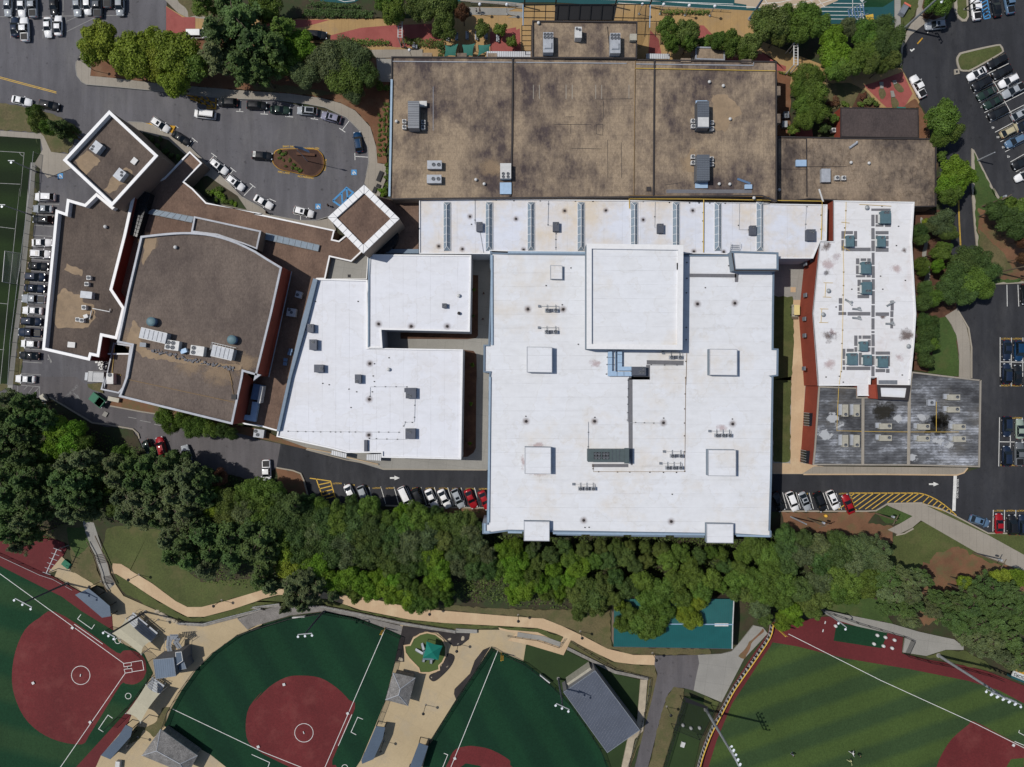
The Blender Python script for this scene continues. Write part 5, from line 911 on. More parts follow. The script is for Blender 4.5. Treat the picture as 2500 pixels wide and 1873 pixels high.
# big roof
def minis(label, t, x, y, n, h, gap=72):
    o = thing('condenser_row', label, 'condenser', at(t, x, y, h), 0, None); k = M_(1, h + .9)
    for i in range(n):
        xx = (i - (n - 1) / 2) * gap * k; c = MB().box(0, 0, .15, .95, .75, .75).build('condenser', m['metal_l'], o, loc=(xx, 0, 0)); link('fan', fan_mesh(.36), c, (0, 0, .9))
        if i < n - 1: MB().box(0, 0, .2, gap * k - 1.05, .7, .3).build('condenser_back', m['metal_dk'], o, loc=(xx + gap * k / 2, 0, 0))
    b = MB(); L = n * gap * k
    b.tube([(-L / 2 - .6, .95, .3), (L / 2 - .3, .95, .3), (L / 2 - .3, .4, .3)], .07, 6)
    b.build('pipework', m['metal_w'], o); b = MB()
    for i in range(n): xx = (i - (n - 1) / 2) * gap * k; b.tube([(xx, .4, .4), (xx, 1.3, .4)], .06, 6)
    b.build('pipework', m['metal_g'], o); MB().box(-L / 2 - .8, .95, 0, .5, .5, .5).build('control_box', m['metal_g'], o)
minis('pair of small fan condensers left of the penthouse, upper row', 'B3', 365, 1030, 2, D3); minis('pair of small fan condensers left of the penthouse, lower row', 'B3', 363, 1210, 2, D3)
minis('pair of small fan condensers under the lower right corner of the penthouse', 'B3', 1408, 1424, 2, D3); minis('row of three small fan condensers near the right lower raised box', 'C3', 1808, 493, 3, D3, 54)
minis('pair of small fan condensers above a row of three', 'C3', 1416, 665, 2, D3); minis('row of three small fan condensers below a pair, beside the bronze pipe', 'C3', 1395, 765, 3, D3, 54); minis('row of three small fan condensers alone near the bottom of the big roof', 'C3', 662, 940, 3, D3, 54)
u('very long green grey air unit with eight fans in two black wells', 'C3', 850, 665, 350, 104, D3, 2.0, 'metal_gt', [(a, b) for a in (-110, -82, -40, -12) for b in (-15, 15)], 12, panel=[(-96, 0, 60, 60, .03, 'fan'), (-26, 0, 60, 60, .03, 'fan'), (150, 0, 40, 130, .3, 'metal_gt'), (60, 0, 3, 100, .08, 'metal_dk'), (30, 0, 3, 100, .08, 'metal_dk'), (90, 0, 3, 100, .08, 'metal_dk')])
u('dark slate air unit with three fans feeding the pale blue ducts', 'B3', 1103, 1540, 118, 72, D3, 1.3, 'metal_dk', [(38, -22), (38, 8), (12, 8)], 12)
dt = thing('roof_duct', 'pale blue bent ducts running from penthouse wall to slate unit', 'duct', (0, 0, 0))
for s in ('B3:845,1375 878,1375 878,1540 905,1540 905,1375 908,1375 908,1545 1045,1545 1045,1582 845,1582', 'B3:925,1375 962,1375 962,1502 1045,1502 1045,1536 925,1536'):
    vs = outline(s, D3 + 1.0); b = MB().add(vs, [tuple(range(len(vs)))]); sides(b, vs, D3 + .2, D3 + 1.0); b.build('duct', m['duct'], dt)
f = MB()
for s in ('B3:845,1425 905,1427', 'B3:845,1483 905,1485', 'B3:925,1400 962,1400', 'B3:925,1470 962,1470', 'B3:920,1545 920,1582', 'B3:978,1545 978,1582'): f.tube([W(p, D3 + 1.02) for p in T(s)], .04, 4)
f.build('duct_joint', m['metal_dk'], dt)
# left white roofs
u('dark single fan unit alone on the upper left white roof', 'B2', 1605, 988, 38, 36, 7.75, .8, 'metal_dk', [(0, 0)], 13)
for x, y, sx, sy, fx, fy, l in ((475, 1178, 50, 68, -2, -20, 'topmost of four near the slanting edge'), (497, 1317, 60, 86, 0, -24, 'second of four near the slanting edge'), (545, 1518, 76, 64, 22, 0, 'third of four near the slanting edge'), (876, 1605, 50, 72, -10, 20, 'in the middle of the lower left white roof')):
    u('slate grey roof unit with one fan, %s' % l, 'B2', x, y, sx, sy, Lw, 1.1, 'metal_dk', [(fx, fy)], 13)
u('slate grey twin fan unit, upper right on the lower left white roof', 'C2', 1322, 138, 84, 88, Lw, 1.0, 'metal_dk', [(-28, 15), (-5, 23)], 11, panel=[(-40, -25, 30, 36, .01, 'metal_dk')])
u('slate grey twin fan unit, bottom right on the lower left white roof', 'C2', 1318, 480, 82, 86, Lw, 1.0, 'metal_dk', [(-25, -25), (-3, -15)], 11)
# west roofs
u('tilted grey box unit with two fans, upper one on the left tower', 'A1', 808, 1240, 72, 90, 11.1, 1.3, 'metal_l', [(-22, 10), (-16, 34)], 11, rot=-38); u('tilted grey box unit with two fans, lower one on the left tower', 'A1', 1006, 1470, 72, 88, 11.1, 1.3, 'metal_l', [(5, -26), (20, -4)], 11, rot=-38)
u('small white flat skylight on the left tower roof', 'A1', 1130, 1357, 42, 52, 11.1, .3, 'metal_w', rot=-38, name='skylight_hatch', cat='skylight')
Dl = 6.9
cond('small fan condenser on the long left roof, upper of the pair', 'B1', 745, 753, Dl, 32, .8, 12); cond('small fan condenser on the long left roof, lower of the pair', 'B1', 728, 806, Dl, 32, .8, 12)
u('pale green grey box unit on the long left roof', 'B1', 725, 897, 95, 56, Dl, 1.2, 'metal_l', rot=-6, name='air_handler'); cond('single fan condenser with a white pipe on the long left roof', 'B1', 705, 1003, Dl, 36, .9, 13)
cond('twin placed fan condenser on the sand patch, left one', 'B1', 652, 1105, Dl, 32, .9, 12); cond('twin placed fan condenser on the sand patch, right one', 'B1', 687, 1112, Dl, 32, .9, 12)
u('small pale box tilted on the sand patch of the long left roof', 'B1', 720, 1078, 34, 28, Dl, .7, 'metal_w', rot=20, name='cabinet', cat='roof box'); u('small white skylight at the bottom of the long left roof', 'B1', 600, 1318, 60, 44, Dl, .3, 'metal_w', rot=-5, name='skylight_hatch', cat='skylight')
for s, l in ((['B1:780,1012 925,1040 930,1015'], 'white elbow pipe on the long left roof'), (['B1:772,1030 755,1105'], 'short white pipe beside the twin condensers')):
    tag(pline('pipe', s, .12, 'metal_w', None, Dl, .4), l, 'pipe')
tk = []
for x, y, l in ((1267, 1122, 'left'), (1948, 1275, 'right')):
    c = at('B1', x, y, Dg + 1.5); o = thing('roof_fan', 'round blue exhaust fan drum on the gymnasium roof, %s one' % l, 'exhaust fan', (c.x, c.y, Dg), 0, 'round blue exhaust drums'); MB().cyl(0, 0, 0, .98, 1.3, 18).build('drum', m['duct2'], o, True); MB().dome(0, 0, 1.3, 1.0, .2, 18, 3).build('cap', m['metal_teal'], o, True)
def slats(n, L, Wd):
    def ex(o, k, ht):
        b = MB()
        for i in range(1, n): b.box(-L * k / 2 + L * k * i / n, 0, ht, .06, Wd * k, .05)
        b.build('roof_seam', m['metal_dk'], o)
        for s in (-1, 1): MB().box(0, s * (Wd * k / 2 + .08), ht - .1, L * k, .12, .14).build('side_rail', m['metal_w'], o)
    return ex
u('long pale air handler left on the gymnasium roof', 'B1', 1290, 1240, 225, 82, Dg, 1.7, 'metal_l', rot=-13, extra=slats(6, 225, 82)); u('long pale air handler right on the gymnasium roof', 'B1', 1872, 1385, 180, 88, Dg, 1.7, 'metal_l', rot=-13, extra=slats(5, 180, 88))
four = [(-40, -20), (0, -20), (-40, 18), (0, 18)]
u('white four fan condenser left between the gymnasium air handlers', 'B1', 1448, 1322, 115, 80, Dg, 1.4, 'metal_w', [(-33, -20), (8, -20), (-33, 18), (8, 18)], 17, rot=-8); u('white four fan condenser right between the gymnasium air handlers', 'B1', 1660, 1368, 112, 80, Dg, 1.4, 'metal_w', [(-30, -20), (-30, 18)], 17, rot=-8)
u('tilted pale cabinet between the two four fan condensers', 'B1', 1545, 1370, 50, 34, Dg, .9, 'duct', rot=20, name='cabinet', cat='roof box'); u('small grey cabinet below the left gymnasium air handler', 'B1', 1203, 1318, 50, 34, Dg, .7, 'metal_g', rot=-5, name='cabinet', cat='roof box'); u('black box at the right end of the gymnasium conduit', 'C1', 1970, 170, 40, 40, Dg, .7, 'black', name='cabinet', cat='roof box')
cb = MB(); rr = random.Random(5)
for i in range(60):
    t = i / 60; c = at('B1', 1290 + t * 690 + rr.uniform(-12, 12), 1375 + t * 150 + rr.uniform(-14, 14) - (10 if t < .3 else 0), Dg); cb.box(c.x, c.y, Dg, rr.uniform(.2, .7), rr.uniform(.15, .5), rr.uniform(.1, .35), rr.uniform(0, 90))
tag(cb.build('roof_blocks', m['pad']), 'broken line of loose grey blocks below the gymnasium air handlers', 'blocks', kind='stuff')
pb = MB()
for i in range(9): a = at('B1', 1790 + i * 22, 1302 + i * 5, Dg + .4); pb.tube([a, a + Vector((.1, -1.3, .6))], .06, 5)
pb.tube([at('B1', 1770, 1360, Dg + .4), at('B1', 1785, 1298, Dg + .4), at('B1', 1990, 1345, Dg + .4)], .08, 5); tag(pb.build('pipework', m['metal_w']), 'rack of white pipes above the right gymnasium air handler', 'pipes')
cond('white fan unit on the low roof at the gymnasium corner', 'B1', 920, 1582, 4.7, 34, 1.0, 12); MBx = u('white single fan cabinet on the low corner roof, long slatted one', 'C1', 925, 15, 55, 88, 4.7, 1.3, 'metal_w', [(0, -30)], 16)
u('pale condenser with one fan in the narrow shaded strip, top one', 'B2', 375, 895, 50, 52, Dc, 1.0, 'metal_l', [(-8, 4)], 13, rot=-15); u('pale twin fan condenser in the narrow shaded strip below', 'B2', 314, 1045, 74, 66, Dc, 1.1, 'metal_l', [(-18, -20), (2, 0)], 12, rot=-8)
for x, y, l in ((308, 1365, 'upper'), (298, 1392, 'second'), (264, 1445, 'third'), (260, 1478, 'lowest')): u('little blue grey box in the narrow shaded strip, %s one' % l, 'B2', x, y, 28, 26, Dc, .6, 'duct2', rot=-8, name='cabinet', cat='roof box', group='little boxes in the shaded strip')
u('dark slatted air unit at the lower end of the shaded strip', 'C1', 2165, 130, 80, 130, Dc, 1.5, 'duct2', rot=-10); u('white bar housing along the dark slatted air unit', 'C1', 2192, 150, 22, 145, Dc, 1.9, 'metal_w', rot=-10, name='cabinet', cat='roof box')
vs = outline('C1:2125,210 2180,215 2150,380 2045,360 2050,320 2110,325', Dc + 1.0); b = MB().add(vs, [tuple(range(len(vs)))]); sides(b, vs, Dc, Dc + 1.0); tag(b.build('roof_duct', m['duct']), 'bent blue duct below the dark slatted air unit', 'duct')
u('grey twin fan condenser on the ground below the shaded strip', 'C1', 2180, 478, 84, 68, .2, 1.3, 'metal_l', [(-28, -16), (-8, 12)], 14, rot=-8, name='condenser', cat='condenser')
# right wing teal units
for x, y, sx, sy, fans, l in ((1048, 242, 78, 102, [(-8, -38), (16, -38)], 'topmost, beside the pipe rack'), (748, 443, 60, 92, [(-4, -28)], 'upper left, in a pad square'), (1013, 445, 58, 90, [(4, -28)], 'upper right, in a pad square'), (884, 668, 74, 98, [(-6, -38), (18, -38)], 'left of the pad spine, upper of two'), (890, 838, 72, 98, [(-4, 26), (18, 26)], 'left of the pad spine with fans below'), (864, 1330, 60, 80, [(0, -26)], 'small one above the bottom row'), (768, 1437, 76, 96, [(-10, -34), (16, -34)], 'left of the bottom row'), (896, 1446, 62, 86, [(0, -24)], 'middle of the bottom row'), (1026, 1460, 74, 94, [(-8, -34), (18, -34)], 'right of the bottom row')):
    def skirt(o, k, ht, sx=sx, sy=sy): MB().box(-sx * k * .58, -.2, ht * .35, sx * k * .25, sy * k * .7, .12).build('curb_tray', m['metal_w'], o)
    u('teal roof unit on the right wing, %s' % l, 'B4', x, y, sx, sy, Dr, 1.1, 'metal_teal', fans, 11, group='teal units on the right wing', extra=skirt)
for x, y, l in ((725, 960, 'upper left'), (795, 1022, 'left middle'), (795, 1098, 'left lower'), (1080, 975, 'upper right'), (1075, 1145, 'lower right')):
    c = at('B4', x, y, Dr); o = thing('roof_vent', 'knotted silver vent duct on the right wing roof, %s one' % l, 'vent', c, random.Random(x).uniform(-50, 50), 'silver vent ducts on the right wing'); MB().tube([(-1, 0, .2), (0, .1, .5), (1, 0, .3)], .2, 8).build('duct', m['galv'], o, True); MB().cyl(.4, .4, 0, .25, .7, 8).build('cap', m['galv'], o)
# beige units on grey roof
lab = iter([('upper left bay, left one', 706, 285, 1), ('upper left bay, right one', 802, 285, 1), ('lower left bay, left one', 706, 542, 1), ('lower left bay, right one', 802, 542, 1), ('middle bay, upper one', 1040, 418, 0), ('middle bay, lower one', 1040, 517, 0), ('right bay, left column upper', 1362, 422, 0), ('right bay, left column lower', 1360, 522, 0), ('right bay, right column upper', 1662, 424, 0), ('right bay, right column lower', 1664, 526, 0), ('right bay, top row upper', 1615, 174, 0), ('right bay, top row lower', 1613, 277, 0)])
for l, x, y, vert in lab:
    def ex(o, k, ht, v=vert):
        b = MB(); q = (-52 * k, .2) if not v else (-34 * k, 8 * k); b.box(q[0], q[1], .2, (42 if not v else 26) * k, (44 if not v else 90) * k, .5); b.build('coil_tray', m['metal_l'], o)
    sx, sy = (44, 100) if vert else (100, 46)
    u('beige long unit on the grey roof, %s' % l, 'C4', x + (0 if vert else 5), y, sx, sy, Dq, 1.0, 'metal_beige', [(0, 32)] if vert else [(28, -4)], 13, group='beige units on the grey roof', extra=ex)
u('pale square fan box left of the top row on the grey roof', 'C4', 1432, 218, 58, 50, Dq, .8, 'metal_l', [(0, 0)], 13)
# mushroom vents
def vent(label, t, x, y, h, r=.33, mat='metal_w', g=None):
    c = at(t, x, y, h + .6); o = thing('roof_vent', label, 'vent', (c.x, c.y, h), 0, g); MB().cyl(0, 0, 0, r * .6, .5, 10).build('stem', m['galv'], o); MB().dome(0, 0, .45, r, r * .8, 14, 4).build('cap', m[mat], o, True)
for l, t, x, y, h in (('at the left edge beside the light ribbed unit', 'A2', 1200, 1020, DK), ('left of the four fan unit, upper', 'A2', 1870, 1512, DK), ('left of the four fan unit, lower', 'A2', 1940, 1548, DK), ('at the top left corner of the stage house', 'A3', 258, 190, Ds), ('in the right bay, top one', 'A3', 1700, 687, DK), ('in the right bay, beside the top one', 'A3', 1817, 720, DK), ('right of the upper dark ribbed unit', 'A3', 1875, 1000, DK), ('near the walkway pads, left', 'A3', 1783, 1548, DK), ('near the walkway pads, right', 'A3', 1872, 1550, DK), ('beside the yellow pipe by the white strip', 'B3', 2076, 78, DK), ('in the middle of the annex roof', 'A4', 755, 1368, Da), ('right of the middle on the annex roof', 'A4', 907, 1373, Da), ('at the lower left of the annex roof', 'A4', 148, 1598, Da)):
    vent('white mushroom vent %s' % l, t, x, y, h, .36)
for l, t, x, y, h in (('on the upper left white roof', 'B2', 1724, 903, 7.75), ('on the lower left white roof', 'B2', 1132, 1526, Lw), ('at the top of the long left roof', 'B1', 884, 322, Dl), ('near the curved end of the gymnasium', 'B1', 1475, 495, Dg)): vent('white mushroom vent %s' % l, t, x, y, h, .42)
for l, t, x, y, h in (('beside the pipe rack at the top', 'B4', 890, 160, Dr), ('between bronze pipes, upper', 'B4', 565, 862, Dr), ('between bronze pipes, lower', 'B4', 520, 1062, Dr), ('near the dark stains', 'B4', 1240, 1330, Dr)): vent('silver dome vent on the right wing %s' % l, t, x, y, h, .5, 'galv')
vent('dark round vent on the upper left white roof', 'B2', 1727, 1052, 7.75, .38, 'cope_d')
for l, x, y, a in (('on the annex roof', 765, 1228, 35),): o = thing('fallen_duct', 'pale bent duct piece lying %s' % l, 'duct', at('A4', x, y, Da), a); MB().tube([(-1.1, 0, .3), (.9, 0, .4), (1.1, .2, .4)], .28, 8).build('duct', m['metal_l'], o)
o = thing('roof_plank', 'white plank leaning from the white strip onto the annex roof', 'plank', at('B4', 498, 60, 5.6), -72); MB().box(0, 0, 0, 3.0, .35, .1).build('plank', m['metal_w'], o)
# ---------------- vehicles ----------------
def hull(st, n=7, z0=.28):
    """st: (x, half width, top z). rounded lower body from stations"""
    b = MB(); rings = []
    for x, w, zt in st:
        pr = [(-w * .96, z0), (-w, z0 + .22), (-w, zt - .16), (-w * .86, zt), (0, zt + .035), (w * .86, zt), (w, zt - .16), (w, z0 + .22), (w * .96, z0)]; rings.append([(x, y, z) for y, z in pr])
    vs = [p for r_ in rings for p in r_]; k = len(rings[0]); fs = [tuple(range(k))[::-1], tuple(range(len(vs) - k, len(vs)))]
    for i in range(len(st) - 1):
        for j in range(k): fs.append((i * k + j, i * k + (j + 1) % k, (i + 1) * k + (j + 1) % k, (i + 1) * k + j))
    b.add(vs, [f[::-1] for f in fs]); return b
CARS = {}
# L, W, front of glass, roof front, roof rear, rear of glass, belt z, roof z, hood z, tail z
SPEC = {'sedan': (4.75, 1.82, .88, .1, -1.0, -1.85, .92, 1.43, .86, .96), 'suv': (4.8, 1.9, 1.15, .38, -1.7, -2.22, 1.05, 1.72, 1.0, 1.05), 'hatch': (4.3, 1.8, 1.0, .25, -1.35, -1.98, .95, 1.5, .9, .95), 'pickup': (5.6, 1.98, 1.2, .5, -.7, -.98, 1.12, 1.85, 1.1, 1.1), 'van': (5.1, 1.98, 1.6, .95, -2.2, -2.42, 1.08, 1.78, .98, 1.08)}
def make_vehicle(kind):
    L, Wd, gf, rf, rr_, gr_, zb, zr_, zh, zt = SPEC[kind]; h = L / 2; w_ = Wd / 2; root = link(kind, None)
    st = [(-h, w_ * .78, zt - .22), (-h + .12, w_ * .9, zt - .05), (-h + .5, w_ * .99, zt), (gr_, w_, zt), (0, w_, zb), (gf, w_, zb), (gf + .15, w_, zb - .02), (h - .75, w_ * .97, zh - .04), (h - .3, w_ * .88, zh - .14), (h - .08, w_ * .72, zh - .28), (h, w_ * .6, zh - .4)]
    body = hull(st); T_ = w_ * .7; B_ = w_ * .92
    f0 = len(body.f); N = 6
    body.add([(rf + (rr_ - rf) * i / N, T_ * (2 * j / N - 1), zr_ - .03 + .085 * (1 - (2 * j / N - 1) ** 2) ** .7 * (1 - (2 * i / N - 1) ** 4)) for i in range(N + 1) for j in range(N + 1)], [(i * (N + 1) + j, i * (N + 1) + j + 1, (i + 1) * (N + 1) + j + 1, (i + 1) * (N + 1) + j)[::-1] for i in range(N) for j in range(N)]); f1 = len(body.f)
    def bar(a, c, r_=.03): body.tube([a, c], r_, 4)
    for s in (-1, 1): bar((rf, s * T_, zr_ - .04), (gf, s * B_, zb)); bar((rr_, s * T_, zr_ - .04), (gr_, s * B_, zt)); bar((rf, s * T_, zr_ - .03), (rr_, s * T_, zr_ - .03)); bar(((rf + rr_) / 2, s * T_, zr_ - .03), ((rf + rr_) / 2, s * B_, zb))
    if kind == 'pickup':
        bw = w_ * .8; bo = body.build('body', m['paint'], root); MB().box((-h + .15 + gr_ - .1) / 2, 0, zt + .03, -(-h + .15) + gr_ - .25, bw * 1.9, .03).build('truck_bed', m['black'], root)
    else: bo = body.build('body', m['paint'], root)
    for k in range(f1): bo.data.polygons[k].use_smooth = True
    e = .012
    MB().add([(gf, -B_, zb), (gf, B_, zb), (rf, T_, zr_ - .03), (rf, -T_, zr_ - .03)], [(0, 1, 2, 3)]).build('windshield', m['glass_car'], root)
    MB().add([(gr_, B_, zt), (gr_, -B_, zt), (rr_, -T_, zr_ - .03), (rr_, T_, zr_ - .03)], [(0, 1, 2, 3)]).build('rear_window', m['glass_car'], root)
    for s in (-1, 1): MB().add([(gf, s * B_, zb), (gr_, s * B_, zt), (rr_, s * T_, zr_ - .03), (rf, s * T_, zr_ - .03)], [(0, 1, 2, 3)[::s]]).build('side_window', m['glass_car'], root)
    for s in (-1, 1):
        MB().box(gf - .1, s * (w_ + .1), zb + .02, .16, .2, .16).build('mirror', m['paint'], root)
        MB().box(h - .22, s * w_ * .68, zh - .36, .3, .3, .17, -s * 22).build('headlight', m['lamp_glass'], root); MB().box(-h + .06, s * w_ * .72, zt - .3, .14, .3, .16).build('taillight', m['tail'], root)
        for x in (h - .9, -h + .95):
            b = MB(); n = 14; cy = s * (w_ - .1)
            for k, (r_, wd, mi) in enumerate(((.34, .11, 0), (.2, .125, 1))):
                vs = [(r_ * cos(2 * pi * i / n), q * wd, .34 + r_ * sin(2 * pi * i / n)) for q in (-1, 1) for i in range(n)]; b.add(vs, [tuple(range(n)), tuple(range(2 * n - 1, n - 1, -1))] + [(i, n + i, n + (i + 1) % n, (i + 1) % n) for i in range(n)], mi)
            b.build('wheel', [m['tyre'], m['rim']], root, loc=(x, cy, 0))
    return root
CC = {'white': (222, 222, 222), 'silver': (150, 155, 160), 'black': (24, 26, 30), 'navy': (26, 38, 58), 'grey': (92, 96, 100), 'red': (140, 16, 26), 'blue': (84, 110, 136), 'green': (34, 52, 46), 'pale green': (136, 150, 138), 'beige': (176, 166, 134), 'dark blue': (14, 50, 82), 'lavender': (128, 128, 146)}
KN = {'suv': 'suv', 'sedan': 'sedan', 'hatch': 'hatchback', 'pickup': 'pickup truck', 'van': 'minivan'}
PROTO = {k: make_vehicle(k) for k in SPEC}
for q in PROTO.values(): q.location = (0, 0, -50)
def car(label, t, x, y, ang, kind, col, group=None, extra='', z=.05, parts=()):
    c = at(t, x, y, .9); cl = lin(CC[col])
    o = dup(PROTO[kind], (c.x, c.y, z), ang, label, group, None, cl); o.name = {'pickup': 'parked_pickup_truck', 'van': 'parked_minivan'}.get(kind, 'parked_car'); o['category'] = {'pickup': 'pickup truck', 'van': 'minivan'}.get(kind, 'car')
    for ch in o.children: ch.name = ch.name.split('.')[0]
    L, Wd, gf, rf, rr_, gr_, zb, zr_, zh, zt = SPEC[kind]
    if 'sunroof' in parts: MB().box(rf - .6, 0, zr_ + .05, .6, .85, .025).build('sunroof', m['glass_car'], o)
    if 'blackroof' in parts: MB().box((rf + rr_) / 2 - .1, 0, zr_ + .05, rf - rr_ - .5, .95, .03).build('sunroof', m['glass_car'], o)
    if 'rack' in parts:
        for s in (-1, 1): MB().tube([(rf - .1, s * .6, zr_ + .08), (rr_ + .1, s * .6, zr_ + .08)], .03, 4).build('roof_rail', m['galv'], o)
    return o
def row(cars, where, group):
    for i, cc in enumerate(cars):
        t, x, y, a, k, c = cc[:6]; car('%s %s, %s %s' % (c, KN[k], ORD[i], where), t, x, y, a, k, c, group, parts=cc[6:])
row([('B1', 375, 72, 178, 'suv', 'white'), ('B1', 355, 172, 178, 'sedan', 'silver'), ('B1', 358, 262, 178, 'suv', 'black', 'rack'), ('B1', 352, 457, 0, 'sedan', 'white'), ('B1', 338, 552, -3, 'suv', 'white', 'sunroof'), ('B1', 320, 655, -3, 'sedan', 'black'), ('B1', 293, 745, -3, 'suv', 'navy'), ('B1', 288, 842, -3, 'sedan', 'navy'), ('B1', 282, 932, 177, 'pickup', 'silver'), ('B1', 268, 1030, 177, 'sedan', 'white'), ('B1', 260, 1120, -3, 'suv', 'navy'), ('B1', 253, 1215, 177, 'pickup', 'navy'), ('B1', 248, 1310, 177, 'hatch', 'white'), ('B1', 243, 1410, 177, 'sedan', 'black'), ('B1', 208, 1607, 177, 'sedan', 'white')], 'from the top in the column by the turf field', 'cars parked beside the turf field')
row([('A1', 65, 50, -92, 'sedan', 'silver'), ('A1', 180, 55, -90, 'sedan', 'white'), ('A1', 275, 45, 92, 'pickup', 'silver'), ('A1', 450, 50, -88, 'sedan', 'black'), ('A1', 648, 50, -88, 'sedan', 'silver'), ('A1', 736, 45, -88, 'hatch', 'white'), ('A1', 822, 45, 90, 'pickup', 'grey'), ('A1', 905, -35, 90, 'pickup', 'grey'), ('A1', 1010, 45, -90, 'suv', 'silver')], 'from the left in the top edge row', 'cars in the upper left lot')
row([('A1', 122, 222, 92, 'sedan', 'navy'), ('A1', 205, 245, 92, 'pickup', 'white'), ('A1', 400, 228, -88, 'sedan', 'white'), ('A1', 487, 212, 90, 'sedan', 'white')], 'from the left below the white bay line', 'cars in the upper left lot')
row([('A1', 180, 848, -12, 'sedan', 'white'), ('A1', 412, 885, -12, 'suv', 'black')], 'on the kerb below the yellow centre line', None)
car('black suv at kerb beside yellow hatching under the trees', 'A1', 1915, 862, 178, 'suv', 'black', 'cars parked along the drop off kerb')
row([('A2', 25, 887, -2, 'suv', 'black'), ('A2', 218, 925, -3, 'sedan', 'green'), ('A2', 448, 935, 176, 'suv', 'silver', 'blackroof'), ('A2', 650, 990, 164, 'suv', 'lavender', 'sunroof')], 'after the hatching along the upper drop off kerb', 'cars parked along the drop off kerb')
car('dark blue suv on the right bend of the drop off loop', 'A2', 878, 1195, 98, 'suv', 'dark blue', None, parts=('rack',))
lt = car('black suv with white painted roof sign at left end of island', 'A2', 70, 1313, -4, 'suv', 'black', None)
sg = MB().box(-1.55, 0, 1.77, .62, 1.3, .05).build('roof_sign', m['white_paint'], lt); tx = text('202', (0, 0, 0), 0, 0, .5, 86, 'black', lt, 1.83, 'roof_number'); tx.location = (-1.55, 0, 1.83)
car('white minivan driving past the yellow hatching', 'A1', 1725, 962, 173, 'van', 'white', None, parts=('rack',))
row([('A1', 1350, 1052, -33, 'suv', 'white', 'sunroof'), ('A1', 1525, 1165, -33, 'sedan', 'black'), ('A1', 1842, 1402, -37, 'suv', 'white', 'sunroof'), ('A1', 1982, 1540, -37, 'suv', 'white', 'sunroof'), ('B2', 78, 115, -30, 'sedan', 'white'), ('B2', 418, 200, -14, 'suv', 'white', 'sunroof')], 'from the tower along the lower drop off kerb', 'cars parked along the drop off kerb')
car('black suv parked on the striped paving at the top', 'A2', 533, 300, -3, 'suv', 'black', None, z=.35); car('white van half hidden by pines on the red paving', 'A1', 1665, 292, 0, 'van', 'white', None, z=.35)
row([('C1', 1262, 612, -62, 'suv', 'green'), ('C1', 1358, 590, 105, 'suv', 'red', 'rack'), ('C1', 1572, 660, 105, 'suv', 'silver')], 'from the left under the trees by the lane', 'cars on the lane')
car('white pickup truck nose down where the new asphalt begins', 'C2', 106, 800, -88, 'pickup', 'white', None)
row([('C2', 815, 990, -64, 'sedan', 'white'), ('C2', 925, 1000, -68, 'suv', 'silver'), ('C2', 1275, 1012, -65, 'van', 'white'), ('C2', 1385, 1022, -66, 'suv', 'black'), ('C2', 1497, 1028, -66, 'sedan', 'white'), ('C2', 1605, 1030, -64, 'sedan', 'white'), ('C2', 1720, 1026, -66, 'suv', 'silver', 'sunroof'), ('C2', 1828, 1030, -66, 'sedan', 'red'), ('C2', 1945, 1042, -66, 'sedan', 'red')], 'from the left in the slanted faculty row left', 'cars in the slanted row left of the big block')
row([('C4', 142, 1055, -66, 'sedan', 'black'), ('C4', 258, 1052, -68, 'suv', 'white'), ('C4', 365, 1052, -67, 'sedan', 'silver', 'sunroof'), ('C4', 492, 1055, -68, 'suv', 'black'), ('C4', 600, 1040, -66, 'suv', 'white', 'sunroof'), ('C4', 730, 1074, 112, 'sedan', 'red')], 'from the left in the slanted faculty row right', 'cars in the slanted row right of the big block')
row([('C4', 1838, 1216, -18, 'suv', 'blue', 'sunroof'), ('C4', 2003, 1238, 90, 'sedan', 'red'), ('C4', 2112, 1248, 92, 'suv', 'black'), ('C4', 2200, 1250, 90, 'suv', 'navy')], 'from the left at the bottom right corner', 'cars at the bottom right corner')
row([('C4', 2068, 420, -90, 'suv', 'navy'), ('C4', 2178, 440, 90, 'sedan', 'pale green'), ('C4', 2065, 668, 90, 'suv', 'navy'), ('C4', 2170, 650, 90, 'pickup', 'grey')], 'in the lower block of faculty bays, right edge', 'cars in the faculty bays')
row([('B4', 2070, 1365, -90, 'sedan', 'navy'), ('B4', 2168, 1372, -90, 'suv', 'dark blue'), ('B4', 2066, 1560, 88, 'suv', 'navy'), ('B4', 2158, 1572, 88, 'sedan', 'black'), ('B4', 2225, 895, -90, 'suv', 'black')], 'in the upper block of faculty bays, right edge', 'cars in the faculty bays')
row([('A4', 1988, 515, 208, 'suv', 'black'), ('A4', 2028, 605, 208, 'suv', 'black'), ('A4', 2082, 680, 208, 'suv', 'white', 'rack'), ('A4', 2120, 762, 208, 'pickup', 'silver')], 'from the grass island in the inner diagonal row', 'cars in the diagonal bays')
row([('A4', 1815, 620, 208, 'sedan', 'white', 'blackroof'), ('A4', 1860, 702, 208, 'suv', 'black'), ('A4', 1898, 785, 208, 'sedan', 'green'), ('A4', 1955, 860, 208, 'sedan', 'green'), ('A4', 1995, 950, 207, 'suv', 'black'), ('A4', 2185, 955, 28, 'suv', 'silver', 'sunroof'), ('A4', 2095, 1100, 27, 'suv', 'beige', 'rack'), ('A4', 2135, 1188, 207, 'suv', 'blue', 'rack'), ('A4', 2225, 1045, 27, 'sedan', 'navy'), ('A4', 2195, 1368, 207, 'suv', 'black'), ('A4', 2215, 1475, 207, 'sedan', 'white')], 'from the grass island in the outer diagonal row', 'cars in the diagonal bays')
